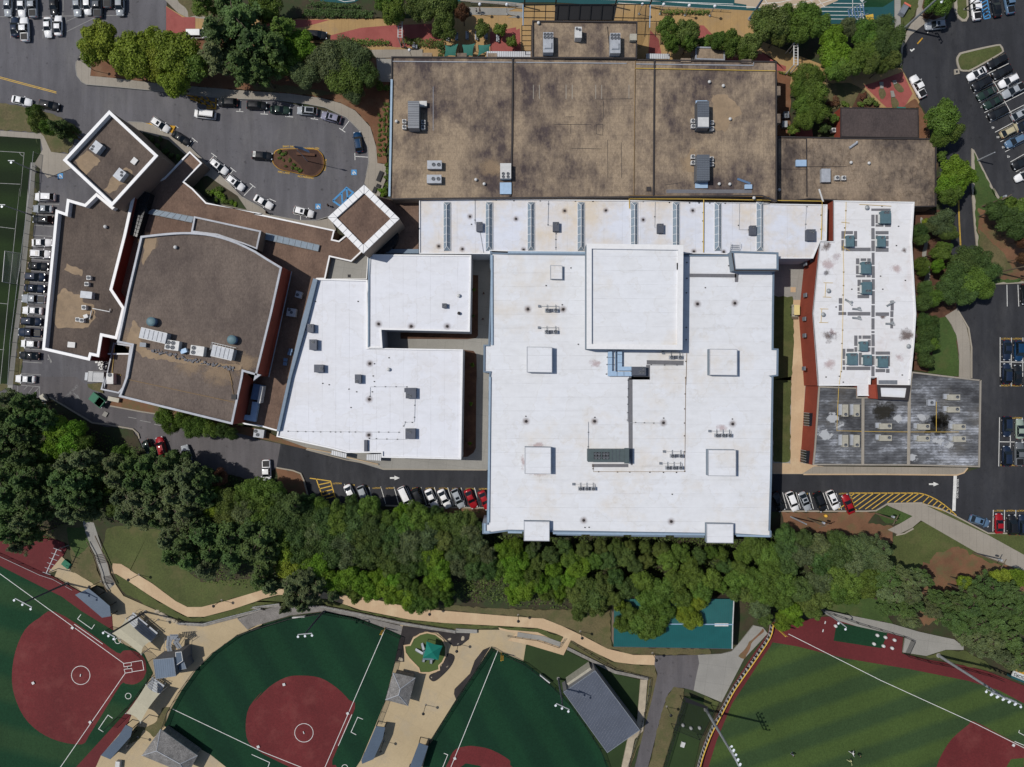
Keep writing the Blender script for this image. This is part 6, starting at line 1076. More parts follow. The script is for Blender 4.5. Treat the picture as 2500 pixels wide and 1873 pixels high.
car('silver suv turning at the top bend beside the pavement', 'A4', 1465, 212, 186, 'suv', 'silver', None, parts=('sunroof', 'rack')); car('white pickup truck with black bed beside the red paving', 'A4', 1318, 728, 118, 'pickup', 'white', None)
row([('A4', 1805, 68, 97, 'pickup', 'white'), ('A4', 1978, 55, 100, 'sedan', 'black'), ('A4', 2085, 15, 100, 'pickup', 'blue')], 'from the left beside the blue hatched aisle, top right', 'cars at the top right')
for q in list(PROTO.values()): kill(q)
# ---------------- vegetation ----------------
def leafcloud(rng, pts, size, flat=.35):
    """leaf clumps: small bent quads at the given points"""
    vs = []; fs = []
    for (p, nrm) in pts:
        n = (nrm + Vector((rng.gauss(0, .55), rng.gauss(0, .55), rng.gauss(.25, .5)))).normalized()
        a = n.cross(Vector((rng.random() - .5, rng.random() - .5, rng.random() - .5))).normalized(); b = n.cross(a); s = size * rng.uniform(.6, 1.35)
        o = len(vs); vs += [p - a * s - b * s * .6, p + a * s * .2 - b * s * .8 + n * s * .15, p + a * s + b * s * .3, p - a * s * .1 + b * s * .9 - n * s * .1]; fs.append((o, o + 1, o + 2, o + 3))
    return vs, fs
def crown_broad(seed, r=5.0, h=9.0, n=12500, size=.185, lobes=30, low=.32):
    rng = random.Random(seed); L = [(Vector((0, 0, h * .66)), r * .55)]
    for i in range(lobes):
        a = rng.uniform(0, 2 * pi); q = math.sqrt(rng.uniform(.05, 1)) * r * .74; zz = h * (.52 + .34 * math.sqrt(max(0, 1 - (q / r) ** 2)) * rng.uniform(.6, 1.15)); L.append((Vector((q * cos(a), q * sin(a), zz)), r * rng.uniform(.2, .36)))
    tw = sum(l[1] ** 2 for l in L); pts = []
    for c, lr in L:
        for k in range(int(n * lr ** 2 / tw)):
            d = Vector((rng.gauss(0, 1), rng.gauss(0, 1), rng.gauss(.35, .9))).normalized(); p = c + Vector((d.x, d.y, d.z * .8)) * lr * rng.uniform(.72, 1.12)
            if p.z > h * low * .7: pts.append((p, d))
    return leafcloud(rng, pts, size)
def crown_pine(seed, r=4.2, h=15.0, n=9500, size=.165):
    rng = random.Random(seed); pts = []; lev = 10; br = []
    for i in range(lev):
        t = i / (lev - 1); z = h * (.48 + .5 * t); rad = r * (1 - t ** 1.8 * .85) * rng.uniform(.8, 1.1)
        for k in range(7 if i < 7 else 4):
            a = rng.uniform(0, 2 * pi); br.append((a, z, rad * rng.uniform(.65, 1.1)))
    for a, z, rad in br:
        d = Vector((cos(a), sin(a), 0)); s = Vector((-sin(a), cos(a), 0))
        for k in range(n // len(br)):
            t = rng.uniform(.25, 1) ** .7; wv = .42 * rad * (1.15 - t) * .5 + .3; p = d * rad * t + s * rng.gauss(0, wv * .6) + Vector((0, 0, z + .25 * rad * t * t * .5 + rng.gauss(0, .25))); pts.append((p, Vector((0, 0, 1)) + d * .3))
    return leafcloud(rng, pts, size)
def trunk_mesh(seed, r, h, pine=False):
    rng = random.Random(seed); b = MB(); b.tube([(0, 0, 0), (.1, .05, h * .3), (-.05, .1, h * (.62 if not pine else .75)), (.05, 0, h * (.78 if not pine else .97))], [.34, .27, .18, .05], 8)
    for k in range(6 if not pine else 9):
        a = k * 2.4 + rng.random(); z = h * (rng.uniform(.3, .55) if not pine else rng.uniform(.48, .85)); e = r * rng.uniform(.45, .75) * (1 if not pine else .8)
        b.tube([(0, 0, z), (cos(a) * e * .5, sin(a) * e * .5, z + h * .1), (cos(a) * e, sin(a) * e, z + h * (.2 if not pine else .08))], [.13, .08, .03], 5)
    return b
TP = {}
def proto(kind, i, vf, tb, r, h):
    me = bpy.data.meshes.new('crown'); me.from_pydata([tuple(v) for v in vf[0]], [], vf[1]); me.materials.append(m['leaf']); me.update()
    tm = bpy.data.meshes.new('trunk'); tm.from_pydata(tb.v, [], tb.f); tm.materials.append(m['bark']); tm.update(); TP.setdefault(kind, []).append((me, tm, r, h))
for i in range(4): proto('broad', i, crown_broad(10 + i), trunk_mesh(i, 5, 9), 5.0, 9.0)
for i in range(3): proto('pine', i, crown_pine(30 + i), trunk_mesh(20 + i, 4.2, 15, True), 4.2, 15.0)
for i in range(2): proto('dense', i, crown_broad(50 + i, 5, 8, 14000, .155, 44, .15), trunk_mesh(40 + i, 5, 8), 5.0, 8.0)
for i in range(2): proto('small', i, crown_broad(60 + i, 2.2, 3.6, 2200, .15, 12, .2), trunk_mesh(60 + i, 2.2, 3.6), 2.2, 3.6)
for i in range(2): proto('shrub', i, crown_broad(70 + i, 1.0, 1.0, 500, .11, 7, .0), MB().tube([(0, 0, 0), (0, 0, .6)], [.05, .03], 5), 1.0, 1.0)
LC = {'b': ('bright green', (104, 134, 44)), 'y': ('yellow green', (122, 138, 50)), 'g': ('mid green', (94, 118, 52)), 'd': ('dark green', (80, 102, 56)), 'p': ('grey green', (94, 108, 72)), 'o': ('olive green', (96, 112, 58)), 'r': ('russet', (104, 74, 58))}
KIND = {'B': ('broad', 'broadleaf tree', 'broadleaf_tree'), 'P': ('pine', 'pine tree', 'pine_tree'), 'D': ('dense', 'round tree', 'round_tree'), 'S': ('small', 'small tree', 'small_tree'), 'U': ('shrub', 'shrub', 'shrub')}
trng = random.Random(7)
TREES = [0]
def grow(where, group, data, zb=.1, hs=1.0):
    """data: 'tile: x,y,r,KindColour ...' ; labels count trees from the left"""
    items = []; tile = None
    for tok in data.split():
        if ':' in tok: tile, tok = tok.split(':')
        x, y, r, kc = tok.split(','); items.append((T('%s:%s,%s' % (tile, x, y))[0], float(r), kc))
    items.sort(key=lambda q: q[0][0])
    for i, (p, r, kc) in enumerate(items):
        kind, kn, nm = KIND[kc[0]]; cn, rgb = LC[kc[1]]; me, tm, pr, ph = TP[kind][trng.randrange(len(TP[kind]))]
        h0 = {'broad': 10.5, 'pine': 15.0, 'dense': 9.0, 'small': 4.5, 'shrub': 1.1}[kind] * hs
        zc = h0 * .62; f = (1 - zc / HC) / PPM; rad = r / TS * f; hh = h0 * (.6 + .4 * min(1.6, rad / pr)) if kind != 'shrub' else max(.6, rad * 1.1)
        c = W(p, hh * .65 + zb); sz = 'big' if rad > 5.2 else ('small' if rad < 2.6 and kind != 'small' else '')
        lab = ' '.join((sz + ' ' + cn + ' ' + kn + ', ' + ORD[i % 20] + ' from left ' + where).split())
        if len(lab.split()) > 16 and sz: lab = lab[len(sz) + 1:]
        if len(lab.split()) > 16: lab = lab.replace(' the ', ' ')
        o = tag(link(nm, None, None, (c.x, c.y, zb), trng.uniform(0, 360)), lab, 'shrub' if kind == 'shrub' else 'tree', group); s = rad / pr * trng.uniform(.98, 1.16); o.scale = (s * trng.uniform(.92, 1.08), s * trng.uniform(.92, 1.08), hh / ph)
        q_ = trng.uniform(.85, 1.15); j = lambda v: max(0, v * q_ * trng.uniform(.95, 1.05)); col = tuple(j(v) for v in lin(rgb, .92)[:3]) + (1,)
        cr = link('crown', me, o); cr.color = col; link('trunk', tm, o); TREES[0] += 1
grow('in the clump beside the upper left lot', 'trees above the drop off loop', 'A1:850,350,185,By 800,440,130,By 1130,470,190,By 1300,380,130,By 1500,460,200,By 1480,680,150,By 1330,560,150,By 1660,560,130,Bg 1120,600,100,By')
grow('in the dark clump above the drop off loop', 'trees above the drop off loop', 'A1:1850,290,190,Pd 2030,200,200,Pd 1830,480,150,Pp 2040,560,170,Pd 1930,50,150,Pd 1720,30,110,Pg 2150,380,170,Pd A2:100,60,140,Bg 60,600,130,Pd 180,420,150,Pd 400,390,120,Bb 250,540,130,Bg 240,250,110,Pg')
grow('beside the brown block near the white slab', 'magnolias beside the brown block', 'A2:430,640,120,Dp 620,520,150,Dp 760,440,120,Dp 870,500,130,Dp 780,680,150,Dg 960,640,100,Dd 840,790,90,Dp 1060,730,50,Ug 1120,740,45,Ug')
grow('above the striped paving at the top', 'trees at the top edge', 'A2:1180,90,110,Bg 1100,40,90,Bg 1370,70,120,Bo 1540,60,130,Bo 1640,40,90,Bo 1600,240,110,Bo 1760,120,70,Br 1920,240,75,So 2085,255,75,Sg A3:40,350,55,Sg')
grow('right of the dark pergola', 'trees right of the pergola', 'A3:1340,270,100,Bg 1380,380,80,Bg 1500,280,100,Bo 1520,370,70,Bg 1650,360,70,Sg 1760,350,80,Bg 1880,380,100,Bg 2020,400,100,Bo 1990,460,70,Bg')
grow('in the large clump above the right annex', 'trees above the annex', 'A3:2140,190,110,Bo A4:80,200,140,Bo 200,170,120,Bg 360,150,120,Bg 300,270,120,Bg 460,220,110,Bg 130,310,80,Bo 590,330,110,Bb 600,470,120,Bb 700,580,110,Bg 620,600,100,Bg')
grow('in the dark clump beside the east drive', 'trees above the annex', 'A4:850,290,120,Dg 990,250,120,Dd 1090,330,110,Dd 870,440,110,Dg 1010,420,120,Dd 1080,520,80,Bo 900,540,90,Bo 780,520,100,Bg 710,250,80,Bp 1000,580,60,Bo')
grow('in the column beside the classroom hut', 'trees beside the classroom hut', 'A4:370,650,110,Dg 310,750,80,Dg 430,790,110,Dg 330,890,90,Dg 440,960,100,Dg 350,1030,90,Dg 270,1080,60,Sg 600,1000,45,Sg 520,1090,50,Sd 460,670,60,Dg')
grow('along the right edge of the annex', 'trees by the east drive', 'A4:1500,1010,130,Bg 1560,1110,110,Dg 1480,1180,80,Dg 1600,1440,130,Bb 1560,1560,110,Bb 1690,1500,90,Bb 1510,1320,45,Sg B4:1560,60,100,Bg 1640,20,60,Bb', .12)
grow('on the verge right of the white roofed wing', 'trees by the east drive', 'B4:1500,290,110,Dp 1560,380,80,Do 1420,320,60,Dp 1380,290,35,Sy 1310,360,55,Dd 1330,430,50,Dd 1330,640,60,Dg 1345,700,45,Dg 1490,540,80,Bg 1530,500,50,Bg 1470,660,55,Bb', .12)
grow('in the big dark clump between wing and parking', 'trees by the east drive', 'B4:1680,620,110,Dd 1800,600,110,Dd 1900,700,90,Dd 1620,740,120,Dd 1760,770,130,Dg 1560,860,110,Dd 1700,900,100,Dd 1850,840,90,Dg 1360,850,70,Dd 1350,960,70,Dd 1430,920,80,Dg', .12)
grow('in the hedge below the dark clump', 'trees by the east drive', 'B4:1350,1110,65,Dd 1420,1130,55,Dd 1360,1220,75,Dd 1430,1220,50,Dd 1350,1330,75,Dd 1420,1320,55,Dg 1360,1440,65,Dd 1390,1480,40,Dd', .12)
grow('on the grass slope right of the drive', 'trees on the east slope', 'B4:1960,190,100,Bd 2050,150,80,Bg 2080,270,110,Bd 2180,200,110,Bg 2160,360,100,Bd 2190,440,70,Br 2190,590,50,Br', .12)
grow('at the top right kerb', 'trees on the east slope', 'A4:1430,30,70,Bg 1500,70,80,Bg 1550,-10,80,Bg 1390,120,50,Ur 1410,60,50,Ur')
grow('on the left verge by the soccer field', 'trees on the left verge', 'A1:320,960,80,Bg 350,1040,80,Bo 430,1090,70,Bg 520,1090,90,Pd 590,1100,60,Pd', .12)
# the wood
G1 = 'trees of the wood'
grow('in the top left row of the wood', G1, 'C1:100,190,110,Pp 220,220,110,Pd 60,330,120,Pd 200,360,120,Pd 340,330,90,Pd 420,380,90,Pd 520,470,120,Bb 640,450,110,Bb 620,570,120,Bb 480,600,110,Bb 720,540,90,Bg 400,690,70,Bb')
grow('at the far left of the wood', G1, 'C1:80,480,140,Pd 230,500,120,Pd 60,640,130,Pd 220,680,140,Pd 80,830,150,Pd 240,860,140,Pd 360,800,100,Pd 100,1000,150,Pd 280,1030,150,Pd 90,1180,130,Pd 220,1220,120,Pp 330,1150,100,Pd 120,1320,110,Pd 280,1330,90,Pd 180,1420,80,Pp')
grow('in the wood above the stair', G1, 'C1:590,730,130,Pp 720,700,120,Pp 540,860,130,Pd 680,880,140,Pd 560,1000,130,Pd 700,1020,130,Pd 820,930,90,Bg 600,1130,120,Pp 730,1130,100,Pp 830,1060,80,Bd 930,940,60,Bg 840,780,80,Pd')
grow('in the wood below the red suv', G1, 'C1:1050,640,90,Bg 980,720,100,Pp 1120,740,120,Pd 1000,850,120,Pp 1160,880,140,Pd 1250,740,120,Pd 1040,1010,110,Pp 1180,1040,140,Pp 1320,900,130,Pd 1320,1070,140,Pp 1080,1150,110,Pp 1230,1190,120,Pp 990,1110,80,Bo 1400,740,110,Pd')
grow('in the wood left of white pickup', G1, 'C1:1500,710,120,Bd 1460,850,140,Pp 1600,830,140,Pp 1480,1000,140,Pp 1630,980,140,Pp 1430,1140,120,Pp 1580,1140,130,Pp 1720,870,120,Pd 1740,1010,100,Pd 1820,960,60,By 1790,1120,80,By 1770,1200,60,By 1690,1220,90,Pd 1850,850,80,Br 1350,1200,90,Pd')
grow('in the wood above the long lawn', G1, 'C1:1920,1050,110,Bo 2060,1000,110,Bg 1930,1190,120,Bo 2090,1130,120,Bp 2150,960,100,Bg 1440,1360,120,Pp 1570,1400,130,Pd 1470,1500,120,Pd 1620,1540,130,Pd 1740,1330,130,Pd 1800,1470,130,Pd 1750,1600,110,Pp 1930,1350,130,Pd 1980,1500,130,Pd 2110,1290,120,Pd 2140,1440,130,Pd')
grow('in the wood below white pickup', G1, 'C2:30,950,110,Bg 170,960,110,Bg 80,1080,130,Bg 240,1060,120,Bd 60,1210,130,Bg 210,1200,130,Bd 350,1080,110,Pd 340,1210,120,Bd 470,1050,70,Bd 480,1170,110,Bd 560,1080,80,Bg 600,1200,120,Bd 90,1350,130,Pd 240,1350,120,Bg 390,1340,120,Bd 520,1310,110,Bp')
grow('in the wood below yellow hatching', G1, 'C2:700,1120,100,Bg 720,1230,120,Bg 830,1040,60,Bd 860,1130,90,Bd 850,1250,120,Bd 980,1110,100,Bg 1000,1230,120,Bd 650,1340,120,Bd 780,1370,120,Bp 910,1370,120,Bo 1040,1340,120,Bd 1140,1200,90,Bg 1170,1310,110,Bd 1260,1130,70,Bb 1290,1230,110,Bg')
grow('in the wood below the red sedans', G1, 'C2:1350,1120,80,Bg 1420,1190,110,Bg 1540,1140,60,Bd 1560,1240,110,Bg 1320,1350,120,Bp 1460,1330,120,Bp 1600,1370,110,Bo 1700,1240,110,Bo 1810,1200,80,Bo 1820,1300,100,Bp 1740,1380,110,Bd 1900,1280,60,Bd 1880,1400,100,Bp 1180,1440,110,Bd 1300,1470,110,Bp 1440,1460,110,Bd')
grow('in the wood left of bright clump', G1, 'C2:110,1480,120,Pd 260,1490,120,By 380,1480,110,Bd 520,1440,110,Bd 300,1600,120,By 440,1580,110,Bb 660,1480,120,Bd 800,1500,120,Bp 940,1490,120,Bd 1060,1470,110,Bo 570,1570,120,Bb 90,1610,110,Pd 1150,1560,110,Bo')
grow('along the lower edge of the wood', G1, 'D2:60,60,110,Pd 150,120,90,Pp 330,110,110,Pp 440,60,110,Pp 470,180,110,Pp 340,230,90,Pp 420,290,70,Pp 270,310,60,Pp 560,110,90,Pp 600,60,110,Bb 700,80,100,Bb 820,60,110,Bb 930,100,100,Bb 800,140,80,Bg 1000,170,90,Bb 680,200,60,Pp 860,190,80,Bg')
grow('in the bright clump at the lower edge of the wood', G1, 'D2:1060,60,100,Bb 1130,120,100,Bb 1180,50,100,Bb 1260,90,100,Bg 1180,200,90,Bb 1290,210,100,Bb 1350,150,90,Bg 1400,250,90,Bg 1320,290,60,Bg 1450,170,80,Bg 1500,260,70,Bg 1560,150,80,Bg 1620,190,70,Bg 1530,50,90,Bb 1610,90,80,Bb 1640,250,50,Bg')
grow('in the shaded gap below the big white block', G1, 'C2:1520,1500,110,Bb 1560,1600,110,Bb 1700,1480,90,Bp 1740,1590,90,Bp 1840,1500,90,Bd 1860,1620,90,Bd 1970,1480,90,Bp 1990,1600,90,Bd 2120,1460,100,Bb 2170,1560,100,Bb 1320,1580,100,Bd 1420,1590,90,Bg 2080,1620,80,Bg')
grow('just below the big white block, left part', G1, 'C3:60,1430,80,Bb 90,1540,100,Bb 200,1460,60,Bd 260,1560,80,Bo 230,1420,50,Bp 360,1500,80,Bd 380,1600,90,Bb 470,1430,70,Bd 520,1520,90,Bg 600,1590,100,Bb 640,1450,80,Bo 720,1540,80,Bg 780,1430,70,Bo 830,1530,80,Bd 900,1430,70,Bo')
grow('just below the big white block, right part', G1, 'C3:970,1500,80,Bo 1020,1420,60,Bo 1060,1570,80,Bd 1150,1430,60,Bo 1160,1540,70,Bo 1280,1450,70,Bo 1340,1540,100,Bg 1450,1480,80,Bg 1520,1580,90,Bg 1600,1500,70,Bd 1700,1470,60,Bg 1790,1490,60,Bg 1820,1580,70,Bd 1920,1600,80,Bg 1980,1480,90,Bg 2080,1420,100,Bg 2150,1500,100,Bg')
grow('in the left half above the beige path', G1, 'D3:60,60,110,Bb 150,140,110,Bb 60,190,80,Bb 200,50,90,Bg 280,110,90,Bb 330,180,80,Bg 400,80,70,Bg 440,160,70,Bb 430,230,50,Bg 510,60,80,Bb 560,170,90,Bo 640,100,100,Bo 620,260,100,Bo 720,200,110,Bo 800,120,100,Bo 760,300,90,Bo 600,350,70,Bo')
grow('in the right half, some over the green roof', G1, 'D3:900,60,90,Bd 880,220,80,Bo 930,270,60,By 1000,150,100,Bd 1120,80,100,Bg 1010,340,70,Bg 960,430,80,Bg 1070,430,90,Bg 1180,250,110,Bg 1170,380,100,Bg 1160,500,80,Bg 1290,150,110,Bg 1320,330,90,Bg 1260,450,80,Bg 1420,80,100,Bg 1450,220,90,Bg',)
grow('at the right end over the green roof', G1, 'D3:1500,300,80,By 1600,250,70,By 1540,400,90,By 1470,360,70,By 1620,150,100,Bg 1560,60,90,Bg 1700,70,90,Bg 1650,230,60,Bg 1780,120,60,Bg 1920,90,100,Bg 1890,180,70,Bo 2040,60,100,Bg 2100,170,100,Bg 2010,180,80,Bo 2110,300,90,Bp 2160,400,70,Bo')
grow('in the dark block below the clay bank', G1, 'C4:190,1330,80,Bd 60,1480,100,Bg 60,1600,110,Bg 180,1450,100,Bd 330,1360,90,Bd 320,1480,110,Bp 200,1580,100,Bd 450,1420,110,Bp 480,1550,110,Bd 610,1380,90,Bd 610,1500,120,Bd 740,1420,100,Bp 740,1550,110,Bp 860,1400,90,Bp 880,1520,110,Bp 1000,1440,90,Pp 1000,1560,90,Pp')
grow('in the dark block above the bullpen', G1, 'D4:60,60,110,Bg 60,180,110,Bg 180,100,110,Bg 160,240,90,Bg 230,330,80,Bb 170,420,80,Bb 290,420,50,Bb 320,150,110,Bd 370,250,90,Bo 420,330,70,Bo 470,110,110,Bp 500,230,90,Bo 600,60,110,Bg 620,170,100,Bg 740,90,110,Bg 730,200,80,Bg 880,60,110,Bg 860,160,80,Bg 960,60,90,Bg')
grow('in the pine block at the right, upper half', G1, 'D4:1050,60,110,Pd 1180,60,110,Pp 1290,60,90,Pp 1080,180,110,Pp 1220,180,110,Pp 1060,300,80,Pd 1180,310,110,Pd 1270,280,90,Pd 1340,60,90,Pd 1480,240,90,Pd 1420,330,80,Pp 1600,260,100,Pd 1700,100,60,By 1760,200,100,Pd 1900,130,110,Pd 2000,60,90,By 2120,60,90,Bb 2050,170,110,Pd', .12)
grow('in the pine block at the right, lower half', G1, 'D4:1240,410,80,Pp 1550,380,100,Pd 1700,300,120,Pd 1850,290,120,Pd 1650,460,100,Pd 1790,430,120,Pd 1940,420,120,Pd 2000,280,120,Pd 2140,300,120,Pd 1760,560,110,Pp 1900,570,120,Pp 2050,550,120,Pd 2180,460,110,Pd 1850,660,90,Pp 2000,700,110,Pp 2140,680,110,Pd 2080,780,70,Pp 2190,800,60,Pp', .12)
grow('against the lower wall of the gymnasium', 'magnolias below the gymnasium', 'C1:1400,330,80,Dg 1450,410,70,Dg 1560,360,80,Dg 1640,430,90,Dg 1710,370,80,Dg 1790,440,80,Dg 1880,440,70,Dd 1960,480,60,Dd')
grow('in the courtyard beds', 'young courtyard trees', 'B2:1855,855,16,Sb 1850,1075,14,Sd 1838,1485,22,Sb C2:1830,228,18,Sb 1822,562,16,Sb')
grow('in the bed below the white framed corridor', 'shrubs beside the corridor', 'B1:1760,50,30,Uo 1800,30,35,Ub 1850,60,40,Ub 1880,100,30,Ug 1820,110,30,Ug 1915,115,25,Ug 1950,120,22,Ub 1985,135,22,Ub 1860,10,35,Uo A1:1760,1630,35,Uo 1830,1610,30,Uo', .2)
grow('on the island in the drop off loop', 'shrubs on the loop island', 'A2:210,1280,22,Uo 240,1300,22,Ug 270,1290,16,Uo 215,1330,18,Uo 300,1350,18,Uo 265,1400,16,Uo 340,1390,20,Ug 360,1420,22,Ug 390,1440,20,Ug 320,1415,16,Uo 250,1350,14,Uo', .2)
# rows of clipped shrubs by the brown block
def rowshr(where, group, pts, r, c):
    grow(where, group, ' '.join(['A2:0,0,1,Ug'][:0] + [pts]), .12)
k = 0
cols = [(1055, 970, 1350), (1095, 880, 1350), (1130, 880, 1330)]
rows_ = []
for j, (x, ya, yb) in enumerate(cols):
    n = int((yb - ya) / 42); s = []
    for i in range(n): s.append('%s%d,%d,19,U%s' % ('A2:' if i == 0 else '', x + ((i + j) % 2) * 8, ya + i * 42, 'og'[i % 2]))
    grow('in the %s column of clipped shrubs by the brown block' % ('left', 'middle', 'right')[j], 'clipped shrubs by the brown block', ' '.join(s), .12)
grow('at the foot of the clipped shrub columns', 'clipped shrubs by the brown block', 'A2:1125,1390,25,Ug 1130,1440,28,Ug 1118,1500,28,Ug 1130,1560,28,Ug 1100,1600,28,Ub 1090,1640,26,Ub B2:1070,20,28,Ub 1110,40,26,Ug', .14)
grow('in the shaded bed behind the left tower', 'shrubs behind the left tower', 'A1:1280,1180,30,Ud 1330,1230,32,Ud 1390,1280,34,Ud 1440,1310,30,Ud 1500,1330,28,Ud 1350,1170,22,Ud', .2)
grow('around the classroom hut', 'shrubs by the classroom hut', 'A4:690,870,30,Ug 720,885,24,Ug 850,810,40,Ur 900,850,45,Uo 830,880,30,Ug 960,870,30,Ug 620,850,40,Ur 580,880,35,Ur 570,920,28,Uo', .2)
def hedge(label, s, h, col, group=None, n=40, z=.12):
    """clipped hedge: leaf cloud filling the strip outlined by s"""
    vs = outline(s, h * .6); rng = random.Random(len(label)); mn = [min(v[i] for v in vs) for i in (0, 1)]; mx = [max(v[i] for v in vs) for i in (0, 1)]
    from mathutils.geometry import intersect_point_tri_2d
    def inside(x, y):
        c = False; L = len(vs)
        for i in range(L):
            a, b = vs[i], vs[i - 1]
            if (a.y > y) != (b.y > y) and x < (b.x - a.x) * (y - a.y) / (b.y - a.y) + a.x: c = not c
        return c
    pts = []; area = (mx[0] - mn[0]) * (mx[1] - mn[1])
    for k in range(int(area * n)):
        x, y = rng.uniform(mn[0], mx[0]), rng.uniform(mn[1], mx[1])
        if inside(x, y): pts.append((Vector((x, y, z + h * rng.uniform(.3, 1) * (.8 + .35 * math.sin(x * 2.1) * math.sin(y * 1.7)))), Vector((0, 0, 1))))
    v, f = leafcloud(rng, pts, .16); o = MB().add(v, f).build('hedge', m['leaf']); o.color = lin(LC[col][1], .78); return o
for l, s, c in (('long low green hedge below the striped paving, left piece', 'A2:800,325 1140,340 1140,375 820,385 700,370', 'g'), ('long low green hedge below the striped paving, right piece', 'A2:1250,320 1600,340 1590,400 1400,395 1240,360', 'o'), ('tall dark rounded hedge beside the teal sails', 'A2:1550,380 1600,360 1605,470 1550,480', 'd'), ('scrubby dark hedge at the top edge left', 'A2:430,70 1010,90 1000,150 400,140', 'd'), ('row of low dark bushes under the running track', 'A2:480,10 900,40 900,70 440,55', 'd'), ('narrow hedge below the balustrade', 'A3:1280,85 1700,90 1700,115 1280,115', 'g'), ('low hedge across the mulch right of the gantry', 'A4:125,605 270,610 260,640 200,625', 'g')):
    tag(hedge(l, s, 1.3, c), l, 'hedge', None)
def scrub(name, label, s, n, h, col, z=.1, size=.17):
    o = hedge(label, s, h, col, None, n, z); o.name = name; return tag(o, label, 'undergrowth', None, 'stuff')
scrub('undergrowth', 'green and brown undergrowth filling the wood between the trees', 'C1:-20,300 420,300 900,480 1500,740 2209,900 C2:300,1010 700,1110 1900,1130 1930,1330 C3:0,1350 2209,1370 C4:200,1300 900,1330 1050,1500 1000,1657 D4:600,150 400,330 D3:2100,430 1930,240 880,240 600,330 0,310 D2:1700,250 1300,280 600,180 D1:2209,160 1700,110 C1:1500,1500 1300,1260 900,1230 560,1190 400,1400 0,1350', 3.6, 1.6, 'g', .1, .3)
scrub('undergrowth', 'dense low scrub right below the big white block', 'C3:-100,1335 0,1335 2209,1355 C4:100,1350 300,1420 D3:1500,200 800,260 0,260 D2:1700,200 C2:1900,1500 1930,1330', 9, 3.2, 'o', .1, .24)
# ---------------- lamps, poles, fences ----------------
def lamp(label, t, x, y, h=4.8, globe=False, group='path lamps', z=.1):
    c = at(t, x, y, z); o = thing('street_lamp', label, 'street lamp', (c.x, c.y, z), 0, group)
    MB().cyl(0, 0, 0, .28, .25, 12, .24).build('base', m['conc' if not globe else 'galv'], o); MB().cyl(0, 0, .2, .07, h - .4, 8, .05).build('pole', m['black'] if not globe else m['galv'], o)
    if globe: MB().dome(0, 0, h - .35, .36, .45, 14, 5).cyl(0, 0, h - .55, .2, .2, 10).build('globe', m['globe'], o, True)
    else: MB().cyl(0, 0, h - .4, .12, .25, 10, .3).build('lantern', m['globe'], o); MB().cyl(0, 0, h - .15, .36, .12, 14, .1).build('lamp_shade', m['black'], o)
for l, t, x, y in (('on the grass above the beige path, leftmost', 'D1', 1173, 33), ('beside the stair end left of the plaza', 'D1', 853, 90), ('on the plaza beside the rock wall', 'D1', 1335, 412), ('on the grass edge of the beige path, second from left', 'D1', 1870, 248), ('on the narrow path above the hipped roof', 'D1', 1165, 1400), ('beside the black mulch bed near the playground', 'D2', 1722, 618), ('in the middle of the beige plaza', 'D2', 1448, 1130), ('at the wood edge above the beige path', 'D2', 1500, 315), ('between the two dugouts', 'D2', 1095, 1435), ('on the grass above the beige path, middle', 'D3', 87, 372), ('at the bend above the beige path', 'D3', 610, 510), ('where beige path meets grey asphalt', 'D3', 1217, 692), ('beside the batting tunnel', 'D3', 1337, 1143)): lamp('black path lamp ' + l, t, x, y)
for l, t, x, y in (('first from left', 'A2', 1910, 120), ('second from left', 'A2', 2132, 122), ('third from left, behind the pergola', 'A3', 1105, 120), ('fourth from left', 'A3', 1280, 120), ('fifth from left', 'A3', 1490, 130), ('sixth from left', 'A3', 1700, 135)): lamp('white globe lamp by the running track, ' + l, t, x, y, 4.6, True, 'globe lamps by the track', .2)
lamp('white globe lamp at the corner of the brown block', 'A2', 1330, 485, 4.0, True, None); lamp('black lamp on the pavement tip by the upper left lot', 'A1', 800, 600, 6.2)
def sport(label, t, x, y, h, ang, n, r=.16, mat='metal_dk', arm=3.4, style='bar', group=None):
    c = at(t, x, y, 0); o = thing('floodlight_pole', label, 'floodlight', (c.x, c.y, 0), ang, group)
    MB().tube([(0, 0, 0), (0, 0, h * .6), (0, 0, h)], [r * 1.6, r * 1.2, r], 10).build('pole', m[mat], o)
    MB().cyl(0, 0, 0, r * 2.4, .5, 12).build('footing', m['conc_grey'], o)
    lev = [h] if style == 'bar' else [h, h - 1.4]
    for z in lev: MB().box(0, 0, z - .12, arm, .18, .18).build('crossarm', m['galv'], o)
    k = n // len(lev)
    for z in lev:
        for i in range(k):
            xx = (i - (k - 1) / 2) * arm / max(1, k - 1) if k > 1 else 0; b = MB(); b.cyl(xx, -.45, z - .15, .14, .25, 10, .25); b.tube([(xx, 0, z), (xx, -.4, z + .05)], .05, 5); b.build('floodlight', m['globe'], o)
    return o
sport('dark bent looking light mast over the left ball field', 'D1', 570, 105, 14.9, -28, 3, style='bar', arm=4); sport('dark light mast above the beige shade tent', 'D1', 1230, 345, 14.9, -30, 3, arm=2.6); sport('dark light mast at the top of the middle field', 'D2', 590, 340, 15.2, 5, 3, arm=3); sport('dark light mast beside the grey shed', 'D3', 425, 905, 14.6, -25, 3, arm=3)
sport('tall grey light mast by the batting tunnel with lamp bank', 'D3', 1665, 1165, 22.5, 115, 10, .22, 'galv', 4.2, 'bank'); sport('tall grey light mast at the baseball field with lamp bank', 'D4', 1480, 710, 23, -22, 12, .22, 'galv', 6.5, 'bank')
